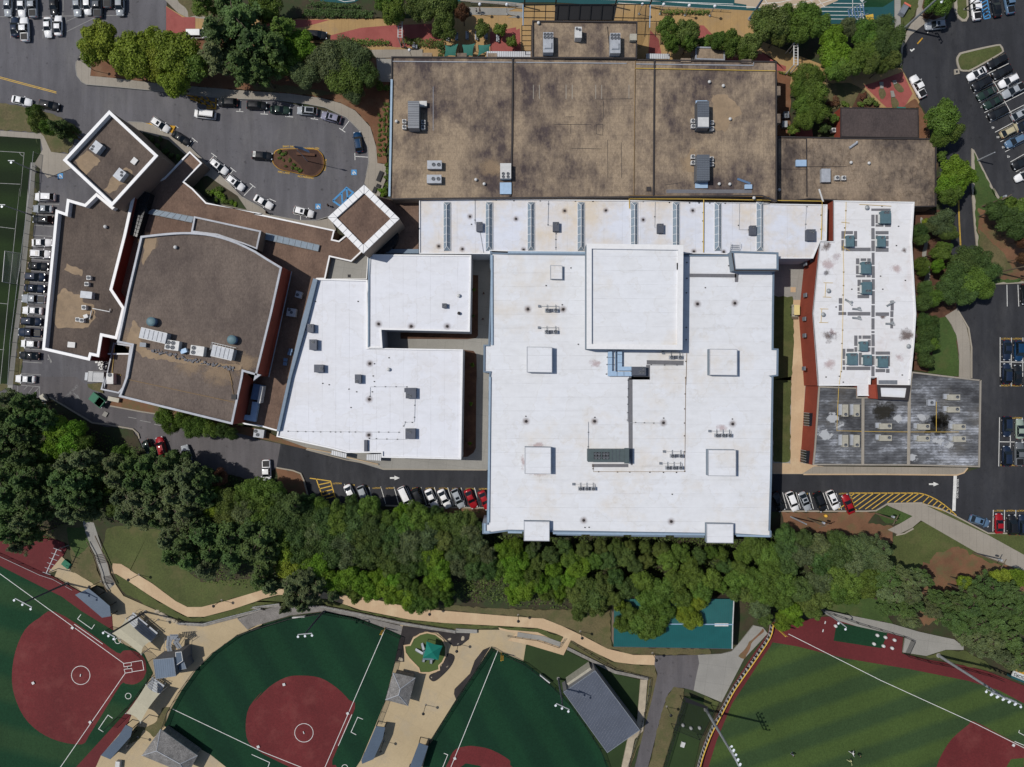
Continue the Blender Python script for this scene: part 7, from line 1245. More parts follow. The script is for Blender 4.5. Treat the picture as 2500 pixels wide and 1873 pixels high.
sport('grey angled pole over the red bullpen', 'D4', 490, 315, 11.5, -40, 2, .14, 'galv', 2); sport('light pole on the turf field side path', 'A1', 310, 1450, 8.4, 0, 1, .1, 'galv', 1.4); sport('light pole behind the upper soccer goal', 'B1', 265, 225, 9.5, 0, 1, .1, 'galv', 1.4)
sport('teal grey mast beside the running track', 'A3', 2035, 165, 14, 40, 4, .2, 'duct2', 2.5); sport('pale mast standing at the track bend', 'A4', 1195, 245, 14, -60, 4, .18, 'galv', 2.5); sport('dark pole on the island by the drive', 'A4', 1700, 85, 7, 50, 2, .1, 'black', 1.5)
def upole(label, t, x, y, h, ang=20, arm=True):
    c = at(t, x, y, 0); o = thing('utility_pole', label, 'utility pole', (c.x, c.y, 0), ang, 'utility poles'); MB().tube([(0, 0, 0), (0, 0, h)], [.2, .13], 9).build('pole', m['metal_l' if not arm else 'wood'], o)
    if arm: MB().box(0, 0, h - .6, 2.4, .14, .14).build('crossarm', m['wood'], o); MB().cyl(.5, .25, h - 2, .25, .8, 10).build('transformer', m['metal_l'], o)
upole('pale pole on the clay bank below the slanted row', 'C4', 240, 1178, 9, 0, False); upole('wooden pole with transformer on the clay bank', 'C4', 380, 1190, 9.5); upole('pole on the grass wedge by the hatched bay', 'C4', 960, 1150, 9, 60); upole('wooden pole beside the concrete road, lower right', 'C4', 1775, 1480, 11, 60); upole('pole standing by the dark clump right of the drive', 'B4', 1975, 712, 11, 20)
upole('slim pole on the green triangle', 'A4', 1815, 1355, 6, 60, False); upole('dark pole on the grass slope above the dark trees', 'B4', 1850, 155, 9, 30)
def fence(label, s, h, rail='black', net='net', step=3.0, z=.1, cat='fence', posts=True, sm=False, w=.05):
    pts = [W(p, z) for p in (T(s) if isinstance(s, str) else s)]; o = thing('fence', label, cat, pts[0]); base = pts[0]
    pm = None; d = 0; cnt = 0
    P = [p - base for p in pts]
    MB().tube([p + Vector((0, 0, h)) for p in P], w, 5).build('top_rail', m[rail], o)
    b = MB()
    for i in range(len(P) - 1): a, c = P[i], P[i + 1]; b.add([a, c, c + Vector((0, 0, h)), a + Vector((0, 0, h))], [(0, 1, 2, 3)])
    b.build('mesh_panel', m[net], o)
    for i in range(len(P) - 1):
        L = (P[i + 1] - P[i]).length; n = max(1, round(L / step))
        for k in range(n):
            p = P[i].lerp(P[i + 1], k / n)
            if cnt >= 98: break
            if pm is None: q = MB().tube([(0, 0, 0), (0, 0, h)], w * 1.1, 6).build('post', m[rail], o, loc=p); pm = q.data
            else: q = link('post', pm, o, p)
            cnt += 1
    return o
fence('black outfield fence curving round the middle field', 'D1:1390,1310 1440,1165 1530,1005 1650,835 1800,685 2000,540 2209,455 D2:0,484 300,392 590,346 850,394 1100,488 1240,552', 1.9)
fence('black fence along the right side of the middle field', 'D2:1240,552 1192,770 1112,1090 1040,1285', 1.8); fence('black fence along the left side of the lower middle field', 'D2:2000,640 1700,1092 1480,1442 1400,1480', 1.8)
fence('black outfield fence of the lower middle field', 'D2:2000,640 2060,675 D3:0,705 135,768 280,876 400,985 520,1108 650,1288 780,1495 850,1700', 1.9)
fence('dark fence between the upper red strip and the ball field', 'C1:-60,1460 0,1485 370,1657 D1:480,60 640,150', 1.5, 'galv'); fence('black backstop fence around home plate, left field', 'D1:950,470 1000,480 1290,740 1300,880 1150,1080 920,1310', 3.2)
fence('grey railing along the stone wall above the middle field', 'D1:1510,432 1720,440 1960,375 2209,312 D2:0,298 220,270', 1.0, 'galv', 'net_w', 1.8, .8); fence('grey railing along the ramp wall, left part', 'D2:570,292 880,352 1240,430 1500,470 1700,500', 1.0, 'galv', 'net_w', 1.4, .8)
fence('grey railing of the lower ramp', 'D3:0,545 250,580 430,640 480,565', 1.0, 'black', 'net_w', 1.6, .2); fence('dark railing beside the curved retaining wall', 'D3:530,590 700,700 900,820 1180,895 1200,900 1180,1050 1110,1330 1000,1657', 1.0, 'black', 'net_w', 2.2, .3)
fence('black fence along the bullpen and baseball track', 'D4:510,330 790,430 1190,548 1255,580 1200,700 1390,755 1700,815 1900,870 2000,910', 2.0); fence('grey fence beside the soccer field path', 'A1:325,1300 290,1657 B1:245,390 190,820 130,1300 110,1657', 1.8, 'galv', 'net')
fence('white railing of the dark pergola terrace, upper', 'A3:1205,70 1720,92 1860,100', 1.0, 'galv', 'net_w', 2.2, .2); fence('black fence of the batting tunnel yard', 'D3:1480,1060 1300,1657', 2.5, 'black', 'net', 4)
fence('silver railing along the lower running track', 'A2:1830,40 2209,50 A3:0,62 125,68', 1.0, 'galv', 'net_w', 2.2, .2)
ow = thing('outfield_wall', 'yellow topped outfield wall with striped netting on the right field', 'wall', at('D3', 2180, 530, 0)); pts = smooth(T('D4:70,440 D3:2185,545 2060,735 1900,965 1830,1090 1760,1225 1700,1340 1650,1465 1615,1570 1590,1680'), 3, False)
P = [W(p, 0) - ow.location for p in pts]; b = MB()
for i in range(len(P) - 1): a, c = P[i], P[i + 1]; b.add([a, c, c + Vector((0, 0, 1.9)), a + Vector((0, 0, 1.9))], [(0, 1, 2, 3)])
b.build('wall_panel', m['wall_striped'], ow); MB().tube([p + Vector((0, 0, 1.95)) for p in P], .13, 6).build('yellow_cap', m['yellow_paint'], ow)
stm = None; Q = [p for p in pts]
for i in range(len(P) - 1):
    for k in range(4):
        p = P[i].lerp(P[i + 1], k / 4); d = (P[i + 1] - P[i]).normalized(); nn = Vector((d.y, -d.x, 0)) ; nn = -nn if nn.x > 0 else nn
        if stm is None: q = MB().tube([(0, 0, 0), (-.6, 0, 1.5)], .06, 5).build('brace', m['metal_w'], ow, loc=p + Vector((-.1, 0, .4)))
        else: q = link('brace', stm, ow, p + Vector((-.1, 0, .4)))
        stm = q.data; q.rotation_euler.z = math.atan2(nn.y, nn.x) + pi
fp = thing('foul_pole', 'yellow foul pole at the corner of the right field', 'foul pole', at('D4', 75, 440, 0)); MB().cyl(0, 0, 0, .12, 9, 8).build('pole', m['yellow_paint'], fp); MB().box(.35, 0, 3, .6, .05, 5.8, -40).build('screen', m['yellow_paint'], fp)
f3 = thing('foul_pole', 'yellow foul pole of the lower middle field', 'foul pole', at('D2', 2085, 690, 0)); MB().cyl(0, 0, 0, .1, 5, 8).build('pole', m['yellow_paint'], f3); MB().box(.3, 0, 2, .5, .05, 2.8).build('screen', m['yellow_paint'], f3)
f4 = thing('foul_pole', 'yellow foul pole of the middle field', 'foul pole', at('D2', 1108, 478, 0)); MB().cyl(0, 0, 0, .1, 5, 8).build('pole', m['yellow_paint'], f4); MB().box(-.3, 0, 2, .5, .05, 2.8).build('screen', m['yellow_paint'], f4)
fl = thing('flagpole', 'tall flagpole with dark flag on the loop island', 'flagpole', at('A2', 455, 1362, .2)); MB().tube([(0, 0, 0), (0, 0, 11.2)], [.11, .06], 8).build('pole', m['metal_l'], fl); b = MB()
b.add([(0, 0, 11), (1.9, -.2, 10.6), (3.1, -.7, 10.1), (3.0, -.9, 8.9), (1.6, -.4, 9.2), (0, 0, 9.4)], [(0, 1, 4, 5), (1, 2, 3, 4)]); b.build('flag', m['duct2'], fl)
# flag brick monument walls
# ---------------- sports buildings and furniture ----------------
def canopy(name, label, s, h, mat, cat, post='black', thick=.15, group=None, low=None, walls=None, legs=True, z0=.1):
    """flat or sloped roof on posts; low = list of heights for each corner"""
    pts = T(s); hs = low or [h] * len(pts); o = thing(name, label, cat, (0, 0, 0), 0, group); V = [W(p, q) for p, q in zip(pts, hs)]
    a = sum(V[i].x * V[(i + 1) % len(V)].y - V[(i + 1) % len(V)].x * V[i].y for i in range(len(V)))
    if a < 0: V.reverse()
    n = len(V); b = MB(); b.add(V + [v - Vector((0, 0, thick)) for v in V], [tuple(range(n)), tuple(range(2 * n - 1, n - 1, -1))] + [(i, n + i, n + (i + 1) % n, (i + 1) % n) for i in range(n)]); b.build('roof', m[mat], o)
    cx = sum((v for v in V), Vector()) / n
    if legs:
        for v in V: p = v.lerp(cx, .06); MB().cyl(p.x, p.y, z0, .1, v.z - thick - z0 - .03, 8).build('post', m[post], o)
    if walls:
        b = MB(); w = [v.lerp(cx, .05) for v in V]; b_ = [w[i] for i in walls]
        for i in range(len(b_) - 1): b.add([Vector((b_[i].x, b_[i].y, 0)), Vector((b_[i + 1].x, b_[i + 1].y, 0)), b_[i + 1] - Vector((0, 0, .2)), b_[i] - Vector((0, 0, .2))], [(0, 1, 2, 3)])
        b.build('wall', m['wall_grey'], o)
    return o
canopy('dugout', 'blue grey dugout roof beside the upper red strip', 'D1:745,150 632,205 860,398 935,385 925,300 820,210', 3.2, 'steel_blue', 'dugout', walls=[0, 1, 2])
canopy('dugout', 'narrow blue grey dugout roof by the hipped roof', 'D1:1060,1300 1118,1330 1100,1400 930,1592 850,1558 1000,1390', 3.2, 'steel_blue', 'dugout', walls=[0, 1, 2])
canopy('dugout', 'blue grey dugout roof on the middle plaza, left one', 'D2:1030,1312 1106,1322 1085,1420 1008,1590 912,1630 905,1600', 3.3, 'steel_blue', 'dugout', walls=[0, 1, 2])
canopy('dugout', 'blue grey dugout roof on the middle plaza, right one', 'D2:1390,1452 1468,1480 1395,1700 1295,1700', 3.3, 'steel_blue', 'dugout', walls=[0, 1, 2])
def tent(label, s, h, sag, mat, mid=None):
    pts = T(s); o = thing('shade_canopy', label, 'shade canopy', (0, 0, 0), 0, 'shade canopies'); A, B, C, D = [W(p, h) for p in pts]; n = 8; vs = []; fs = []
    for i in range(n + 1):
        for j in range(n + 1):
            u_, v_ = i / n, j / n; p = A.lerp(B, u_).lerp(D.lerp(C, u_), v_); ctr = (A + B + C + D) / 4; e = (4 * u_ * (1 - u_)) * (abs(2 * v_ - 1)) + (4 * v_ * (1 - v_)) * abs(2 * u_ - 1)
            q = p.lerp(ctr, .13 * e * max(abs(2 * u_ - 1), abs(2 * v_ - 1))); q.z += sag * (1 - abs(2 * v_ - 1)) - .3; vs.append(q)
    for i in range(n):
        for j in range(n): fs.append((i * (n + 1) + j, i * (n + 1) + j + 1, (i + 1) * (n + 1) + j + 1, (i + 1) * (n + 1) + j))
    MB().add(vs, fs).build('fabric', m[mat], o)
    for v in (A, B, C, D): MB().cyl(v.x, v.y, 0, .1, h - .2, 8).build('post', m['metal_l'], o)
    return o
tent('beige shade sail over the upper bleachers', 'D1:1055,410 1262,600 1185,712 930,530', 4.4, .5, 'fabric'); tent('beige shade sail over the lower bleachers', 'D1:1225,965 1342,1040 1178,1288 1055,1210', 4.4, .5, 'fabric')
def bleacher(label, t, x, y, L, rows, rot):
    c = at(t, x, y, .1); o = thing('bleachers', label, 'bleachers', c, rot)
    for k in range(rows):
        MB().box(0, -k * .75, .4 + k * .32, L, .32, .05).build('seat', m['metal_l'], o); MB().box(0, -k * .75 + .35, .15 + k * .32, L, .28, .04).build('footboard', m['galv'], o)
    for s in (-1, 0, 1): MB().tube([(s * L * .45, .3, 0), (s * L * .45, -rows * .75, rows * .32), (s * L * .45, -rows * .75, 0)], .05, 5).build('frame', m['galv'], o)
bleacher('silver bleachers behind the upper beige sail', 'D1', 1185, 505, 7.5, 5, 140); bleacher('silver bleachers behind the lower beige sail', 'D1', 1300, 1000, 3.5, 5, 145)
pb_ = building('press_box', 'blue ribbed metal roofed press box beside home plate', 'D1:1290,752 1462,735 1482,890 1312,915', 5.5, 'wall_grey', 'rib_blue', 'metal_g', .1, .05, cat='press box')
building('press_annex', 'small lower blue lean to roof beside the press box', 'D1:1490,770 1545,755 1570,828 1512,838', 4.2, 'wall_grey', 'rib_blue', 'metal_g', .08, .05, cat='shed')
building('storage_hut', 'dark roofed hut joined behind the press box', 'D1:1478,690 1528,685 1540,762 1485,800', 5.0, 'wall_grey', 'steel_blue', 'metal_w', .08, .05, cat='shed')
stt = thing('metal_stair', 'forked galvanised stair climbing to the press box', 'stair', (0, 0, 0)); 
for s in ('D1:1500,560 1430,560 1420,640 1440,705', 'D1:1500,565 1480,600 1520,660'):
    P = [W(p, .3 + 3.6 * (1 - abs(i - 0) / 3)) for i, p in enumerate(T(s))]; b = MB()
    for i in range(len(P) - 1):
        d = (P[i + 1] - P[i]); nn = Vector((-d.y, d.x, 0)).normalized() * .6; st_ = max(2, int(d.length / .32))
        for k in range(st_): q = P[i].lerp(P[i + 1], k / st_); b.box(q.x, q.y, q.z, .26, 1.2, .05, math.degrees(math.atan2(d.y, d.x)))
        b.tube([P[i] + nn + Vector((0, 0, 1)), P[i + 1] + nn + Vector((0, 0, 1))], .05, 5); b.tube([P[i] - nn + Vector((0, 0, 1)), P[i + 1] - nn + Vector((0, 0, 1))], .05, 5)
    b.build('stair_flight', m['metal_g'], stt)
def hip(name, label, s, h, rise, cat, eave=.5, ridge=.35, wall='stone_g'):
    vs = outline(s, h); o = thing(name, label, cat); n = 4; c = sum(vs, Vector()) / 4; 
    L1 = (vs[1] - vs[0]).length; L2 = (vs[2] - vs[1]).length
    if L1 >= L2: e1, e2 = (vs[3] + vs[0]) / 2, (vs[1] + vs[2]) / 2; f = lambda a, b: [(0, 1, b, a), (1, 2, b), (2, 3, a, b), (3, 0, a)]
    else: e1, e2 = (vs[0] + vs[1]) / 2, (vs[2] + vs[3]) / 2; f = lambda a, b: [(1, 2, b, a), (0, 1, a), (3, 0, a, b), (2, 3, b)]
    rr = min(L1, L2) / 2; d = (e2 - e1).normalized(); A = e1 + d * rr * .95; B = e2 - d * rr * .95
    if (B - A).dot(d) < .3: A = c - d * .2; B = c + d * .2
    A.z = B.z = h + rise; MB().add(vs + [A, B], f(4, 5)).build('roof', m['shingle'], o)
    bb = MB(); bb.tube([A, B], .1, 5)
    for v in vs: bb.tube([v, A if (v - A).length < (v - B).length else B], .09, 5)
    bb.build('ridge_cap', m['metal_l'], o)
    w_ = inset(vs, eave); b = MB(); sides(b, w_, 0, h - .02); b.add(at_z(w_, h - .05), [(3, 2, 1, 0)]); b.build('wall', m[wall], o); b = MB(); sides(b, vs, h - .2, h - .001); b.build('fascia', m['metal_w'], o); return o
hip('field_house', 'grey hipped shingle roof house at the bottom left', 'D1:1352,1338 1665,1560 1580,1720 1195,1560', 3.6, 1.6, 'building'); hip('pavilion', 'square grey hipped shingle pavilion on the middle plaza', 'D2:1172,862 1360,905 1300,1142 1108,1090', 3.6, 1.5, 'pavilion')
gsh = building('batting_shed', 'large tilted slate metal roof shed beside the lower middle field', 'D3:468,1025 735,843 1112,1345 838,1537', 5.2, 'wall_grey', 'rib_slate', 'metal_g', .12, .06, cat='shed')
vs = outline('D3:693,817 712,842 520,982 497,953', 3.6); b = MB().add(vs, [(0, 1, 2, 3)]); sides(b, vs, 0, 3.6); b.build('side_room', m['metal_beige'], gsh)
gr2 = thing('green_shed', 'long green metal gable roof shed partly under the trees', 'shed'); A = T('D3:895,240 1905,240 1890,660 890,642 1895,455 895,448'); E_ = [W(A[0], 4.2), W(A[1], 4.2), W(A[2], 4.2), W(A[3], 4.2), W(A[4], 5.4), W(A[5], 5.4)]
MB().add(E_, [(0, 5, 4, 1), (3, 2, 4, 5), (0, 3, 5), (1, 4, 2)]).build('roof', m['rib_green'], gr2); b = MB(); sides(b, outline('D3:900,246 1893,246 1880,652 895,636', 4.15), 0, 4.15); b.build('wall', m['wall_tan'], gr2)
b = MB(); c = [W(p, 5.5) for p in T('D3:1742,445 1858,445 1858,470 1742,470')]; b.add(c, [(3, 2, 1, 0)]); b.build('ridge_vent', m['metal_w'], gr2); MB().tube([E_[1], E_[4], E_[2]], .12, 5).build('gable_trim', m['metal_w'], gr2); MB().tube([E_[3], E_[2]], .06, 5).build('gutter', m['metal_dk'], gr2)
MB().tube([W(A[4], 5.45), W(A[5], 5.45)], .12, 5).build('ridge_cap', m['duct'], gr2)
# playground
pg = thing('playground_tower', 'playground tower with square teal pyramid shade and slides', 'play structure', at('D2', 1480, 690, .1)); pv = [W(p, 3.4) - pg.location for p in T('D2:1455,597 1590,635 1555,755 1422,738')]; ap = W(T('D2:1502,688')[0], 4.4) - pg.location
vs = []; fs = []
for i in range(4):
    a, b_ = pv[i], pv[(i + 1) % 4]; md = (a + b_) / 2; md = md.lerp(ap, .1); md.z = 3.3; k = len(vs); vs += [a, md, b_, ap]; fs += [(k, k + 3, k + 1), (k + 1, k + 3, k + 2)]
MB().add(vs, fs).build('shade', m['teal_fab'], pg)
for v in pv: MB().cyl(v.x * .85, v.y * .85, 0, .07, 3.1, 8).build('post', m['metal_dk'], pg)
MB().box(0, 0, 1.1, 2.6, 2.2, .12).build('deck', m['metal_g'], pg); MB().box(0, 0, 1.2, 2.6, 2.2, .6, 0, 0, .98).build('deck_panel', m['metal_teal'], pg)
for (x0, y0, x1, y1) in ((-1.4, .3, -3.3, .9), (-1.2, -.9, -1.5, -2.2), (.5, -1.2, .3, -2.6), (-1.2, 1.1, -1.8, 2.3)):
    d = Vector((x1 - x0, y1 - y0, 0)); L = d.length; a = math.degrees(math.atan2(d.y, d.x)); b = MB(); n = 6; vs = []; fs = []
    for i in range(n + 1):
        t = i / n; z = 1.2 * (1 - t) ** .8 + .2
        for q, zz in ((-.32, .2), (-.25, 0), (.25, 0), (.32, .2)): vs.append((L * t, q, z + zz))
    for i in range(n):
        for j in range(3): fs.append((i * 4 + j, (i + 1) * 4 + j, (i + 1) * 4 + j + 1, i * 4 + j + 1))
    b.add(vs, fs); b.build('slide', m['metal_l'], pg, loc=(x0, y0, 0), rz=a)
def rock(label, t, x, y, r, seed, group='pale boulders by the playground'):
    rng = random.Random(seed); bm = bmesh.new(); bmesh.ops.create_icosphere(bm, subdivisions=2, radius=1)
    for v in bm.verts: v.co *= rng.uniform(.82, 1.12); v.co.z *= .6
    me = bpy.data.meshes.new('boulder'); bm.to_mesh(me); bm.free(); me.materials.append(m['stone']); k = M_(r); o = link('boulder', me, None, at(t, x, y, .12), rng.uniform(0, 180)); o.scale = (k * 1.25, k * .85, k * .8); tag(o, label, 'boulder', group)
for i, (x, y, r, l) in enumerate(((1628, 550, 15, 'top left of the upper mulch bed'), (1648, 578, 20, 'long one in the upper mulch bed'), (1760, 570, 22, 'right side of the upper mulch bed'), (1625, 758, 16, 'top of the curved mulch bed'), (1590, 805, 15, 'left middle of the curved mulch bed'), (1628, 802, 17, 'right middle of the curved mulch bed'), (1498, 900, 16, 'bottom left of the curved mulch bed'), (1532, 902, 14, 'bottom right of the curved mulch bed'), (1240, 748, 24, 'corner of the left mulch bed'), (1900, 718, 14, 'in the long mulch bed by the fence'))): rock('pale boulder, ' + l, 'D2', x, y, r, i)
for i, (x, y, r, l) in enumerate(((1325, 345, 22, 'topmost'), (1360, 370, 24, 'second'), (1395, 392, 20, 'third'), (1425, 412, 24, 'fourth'), (1465, 425, 20, 'fifth'), (1490, 440, 16, 'last'))): rock('grey rock of the stepped rock wall, %s from the plaza side' % l, 'D1', x, y, r, i + 20, 'rocks of the stepped wall')
for s, l in (('D1:1510,440 1720,455 1960,392 2209,330 D2:0,315 220,285', 'curved stone retaining wall above the middle field'), ('D2:570,300 880,362 1240,440 1500,482 1700,512', 'stone ramp wall from the dark tree to the playground'), ('D3:500,650 690,745 900,850 1180,905', 'curved stone retaining wall above the slate shed')):
    o = strip('retaining_wall', s, .7, 'stone_g', None, z=.3, h=.5); del o['kind']; tag(o, l, 'wall')
rw = strip('retaining_wall', 'D3:1145,915 1130,1100 1110,1330 1040,1400 985,1657', 1.6, 'stone', None, z=.3, h=.4); del rw['kind']; tag(rw, 'broad pale stone wall right of the slate shed', 'wall'); rw2 = strip('retaining_wall', 'D3:80,535 300,570 440,620', 1.1, 'conc_grey', None, z=.2, h=.3); del rw2['kind']; tag(rw2, 'grey wedge wall inside the beige ramp', 'wall')
for s, l in (('D2:1700,490 1880,500 1880,530 1705,525', 'grey stone steps between the two wall piers'),): o = sheet('steps', s, 'conc_grey', .5, kind=None); tag(o, l, 'steps')
stp = thing('garden_stair', 'dark timber edged stair coming down out of the wood', 'stair'); 
o = MB(); vs = outline('C1:670,1210 790,1230 860,1450 905,1560 930,1657 D1:970,110 905,170 870,100 C1:840,1657 800,1500 740,1390', .25); o.add(vs, [tuple(range(len(vs)))]); sides(o, vs, 0, .25); o.build('walkway', m['conc_grey'], stp)
for s in ('C1:730,1390 790,1500 845,1657 D1:860,100 905,180', 'C1:800,1340 860,1470 910,1580 D1:930,30 975,112'): MB().tube([W(p, .9) for p in T(s)], .12, 6).build('handrail', m['wood'], stp)
for g_, (xa, ya, xb, yb) in enumerate(((800, 1505, 870, 1495), (860, 1, 0, 0))[:1]):
    for k in range(6): c = at('C1', 835 + k * 6, 1500 + k * 13, .25); MB().box(c.x, c.y, .25, 1.9, .18, .1, 10).build('step', m['cope_d'], stp)
for k in range(6): c = at('D1', 905 + k * 5, 50 + k * 11, .25); MB().box(c.x, c.y, .25, 1.9, .18, .1, 10).build('step', m['cope_d'], stp)
# batting tunnel nets
nt_ = thing('batting_tunnel', 'dark netted batting tunnel beside the asphalt path', 'batting cage'); b = MB(); P = [W(p, 3.2) for p in T('D3:1475,1100 1740,1180 1620,1430 1400,1340')]; b.add(P, [(3, 2, 1, 0)]); b.build('net', m['net_k'], nt_)
for p in P: MB().cyl(p.x, p.y, 0, .07, 3.2, 8).build('post', m['black'], nt_)
MB().tube(P + [P[0]], .06, 5).build('cable', m['black'], nt_); q = [W(p, 3.4) for p in T('D3:1480,1062 1690,1150 1670,1165 1500,1110')]; MB().add(q, [(3, 2, 1, 0)]).build('windscreen', m['black'], nt_)
o = thing('pitching_machine', 'blue and white practice mat in the tunnel yard', 'mat', at('D3', 1450, 1452, .1), -18); MB().box(0, 0, 0, 3.2, 1.6, .08).build('mat', m['duct2'], o); MB().box(.6, 0, .08, .9, 1.2, .5).build('machine', m['metal_w'], o)
for i, (t, x, y, l) in enumerate((('D3', 1470, 1295, 'left one in the tunnel yard'), ('D3', 1538, 1320, 'middle one in the tunnel yard'), ('D3', 1610, 1318, 'right one in the tunnel yard'), ('D4', 965, 540, 'upper left in the bullpen'), ('D4', 1033, 557, 'upper middle in the bullpen'), ('D4', 1109, 580, 'upper right in the bullpen'), ('D4', 937, 612, 'lower left in the bullpen'), ('D4', 1016, 630, 'lower middle in the bullpen'), ('D4', 1089, 648, 'lower right in the bullpen'), ('D4', 614, 462, 'under the angled pole'))):
    o = MB(); o.cyl(0, 0, 0, .38, .75, 12, .33).dome(0, 0, .75, .34, .15, 12, 3); tag(o.build('ball_bucket', m['metal_w'], None, True, at(t, x, y, .15)), 'white ball bucket, ' + l, 'bucket', 'white ball buckets')
for l, t, x, y, r in (('third base on left field', 'D1', 760, 1278, 35), ('second base on left field', 'D1', 280, 948, 30), ('first base on left field', 'D1', 611, 482, -35), ('left base of the middle field', 'D2', 36, 1485, 20), ('far base of the middle field', 'D2', 253, 960, 15), ('right base of the middle field', 'D2', 790, 1204, 25), ('base of the lower middle field', 'D2', 1693, 1583, 25), ('base of the baseball field', 'D4', 2120, 1472, -28)):
    tag(MB().box(0, 0, 0, .6, .6, .1, r).build('base_bag', m['metal_w'], None, loc=at(t, x, y, .38)), 'white square base bag, ' + l, 'base bag', 'base bags')
for l, t, x, y, r in (('left field', 'D1', 678, 883, -10), ('middle field', 'D2', 419, 1366, 20)): tag(MB().box(0, 0, 0, .2, .62, .05, r).build('pitching_plate', m['metal_w'], None, loc=at(t, x, y, .4)), 'white pitching plate in the circle of the ' + l, 'pitching plate')
for x, y in ((533, 438), (515, 507)): tag(MB().box(0, 0, 0, .25, .65, .05, -15).build('pitching_plate', m['metal_w'], None, loc=at('D4', x, y, .4)), 'white bullpen pitching plate, %s one' % ('upper' if y < 460 else 'lower'), 'pitching plate')
tag(MB().add([(-.22, 0, .02), (0, -.22, .02), (.22, 0, .02), (.22, .25, .02), (-.22, .25, .02)], [(0, 1, 2, 3, 4)]).box(0, .1, 0, .4, .3, .02).build('home_plate', m['metal_w'], None, loc=at('D1', 1079, 818, .42), rz=-80), 'white home plate between the batter boxes', 'home plate')
# scoreboard like signs and white boards on the outfield fence
for l, t, a in (('white panel on the fence at the top of the middle field', 'D2', 'D2:328,392 432,385'), ('white panel on the outfield fence near the slate shed', 'D3', 'D3:270,876 352,940')):
    A, B = [W(p, 1.2) for p in T(a)]; d = B - A; tag(MB().box(0, 0, 0, d.length, .25, .9).build('fence_sign', m['metal_w'], None, loc=((A.x + B.x) / 2, (A.y + B.y) / 2, .9), rz=math.degrees(math.atan2(d.y, d.x))), l, 'sign')
sp = thing('sponsor_board', 'tilted white board with black SPONSORS lettering at the right edge', 'sign', at('D4', 2190, 880, 2.2), -22)
MB().box(2.5, 1.2, 0, 9.5, 4.4, .25).build('panel', m['metal_w'], sp); MB().box(2.5, .55, .25, 9.5, .55, .03).build('yellow_band', m['dull_yellow'], sp); MB().box(2.5, -1.3, -1.2, 9.5, .5, 1.1).build('dark_skirt', m['teal_track'], sp)
q = text('SPONSORS', (0, 0, 0), 0, 0, 1.05, 180, 'black', sp, .27); q.location = (.6, -.45, .275)
for x in (-2, 7): MB().cyl(x, 1, -2.2, .12, 2.2, 8).build('post', m['metal_dk'], sp)
# soccer goal
go = thing('soccer_goal', 'white framed soccer goal with sagging net at the left edge', 'goal'); P = [W(p, q) for p, q in zip(T('B1:42,528 20,788 140,806 195,550'), (2.4, 2.4, .1, .1))]; G0 = [Vector((p.x, p.y, .1)) for p in P[:2]]
MB().tube([G0[0], P[0], P[1], G0[1]], .09, 6).build('frame', m['metal_w'], go); MB().tube([P[0], P[3], P[2], P[1]], .05, 5).build('back_frame', m['metal_w'], go); MB().add(P, [(0, 1, 2, 3)]).add([G0[0], P[0], P[3]], [(0, 1, 2)]).add([G0[1], P[1], P[2]], [(0, 1, 2)]).build('net', m['net_w'], go)
# pergola, gantries, sails at the top
pe = thing('pergola', 'dark steel pergola terrace above the stage house', 'pergola')
def bars(name, segs, h, r, mat, par):
    for s in segs: MB().tube([W(p, h) for p in T(s)], r, 5).build(name, m[mat], par)
bars('beam', ['A3:135,38 1195,38', 'A3:130,150 390,152', 'A3:130,95 400,98', 'A3:900,150 1190,155'], 6.0, .1, 'black', pe); bars('rafter', ['A3:%d,38 %d,172' % (x + 12, x) for x in range(410, 1190, 93)] + ['A3:225,38 220,170', 'A3:320,38 315,170', 'A3:135,38 130,215'], 6.0, .09, 'black', pe)
bars('tie_rod', ['A3:128,40 128,215', 'A3:1200,45 1195,235'], 6.4, .1, 'duct', pe)
b = MB(); P = [W(p, 5.6) for p in T('A3:400,40 920,42 895,168 392,168')]; b.add(P + [v - Vector((0, 0, .3)) for v in P], [(3, 2, 1, 0), (0, 1, 5, 4), (1, 2, 6, 5), (2, 3, 7, 6), (3, 0, 4, 7)]); b.build('canopy_roof', m['black'], pe)
for x in (140, 400, 900, 1190): c = at('A3', x, 60, 0); MB().cyl(c.x, c.y, 0, .16, 5.9, 8).build('post', m['black'], pe)
b = MB(); P = [W(p, 6.2) for p in T('A3:1090,45 1200,48 1195,240 1120,410 1090,410')]; b.add(P, [(4, 3, 2, 1, 0)]); b.build('vine_screen', m['net_k'], pe); P = [W(p, 5) for p in T('A3:118,215 200,215 198,430 118,430')]
b = MB()
for k in range(6): a = P[0].lerp(P[3], k / 5); c = P[1].lerp(P[2], k / 5); b.tube([a, c], .08, 5)
b.tube([P[0], P[3]], .1, 5); b.tube([P[1], P[2]], .1, 5); b.build('side_trellis', m['black'], pe)
for l, s in (('left of the stage house', 'A3:-180,432 192,434 192,480 -180,478'), ('right of the stage house', 'A3:1168,452 1366,454 1364,497 1166,494')):
    vs = outline(s, 3.6); o = thing('canopy', 'white ribbed metal canopy ' + l, 'canopy'); b = MB(); b.add(vs, [(0, 1, 2, 3)]); sides(b, vs, 3.4, 3.6); b.build('roof', m['rib_w'], o)
    for v in vs: MB().cyl(v.x * .998, v.y * .998, 0, .07, 3.4, 6).build('post', m['galv'], o)
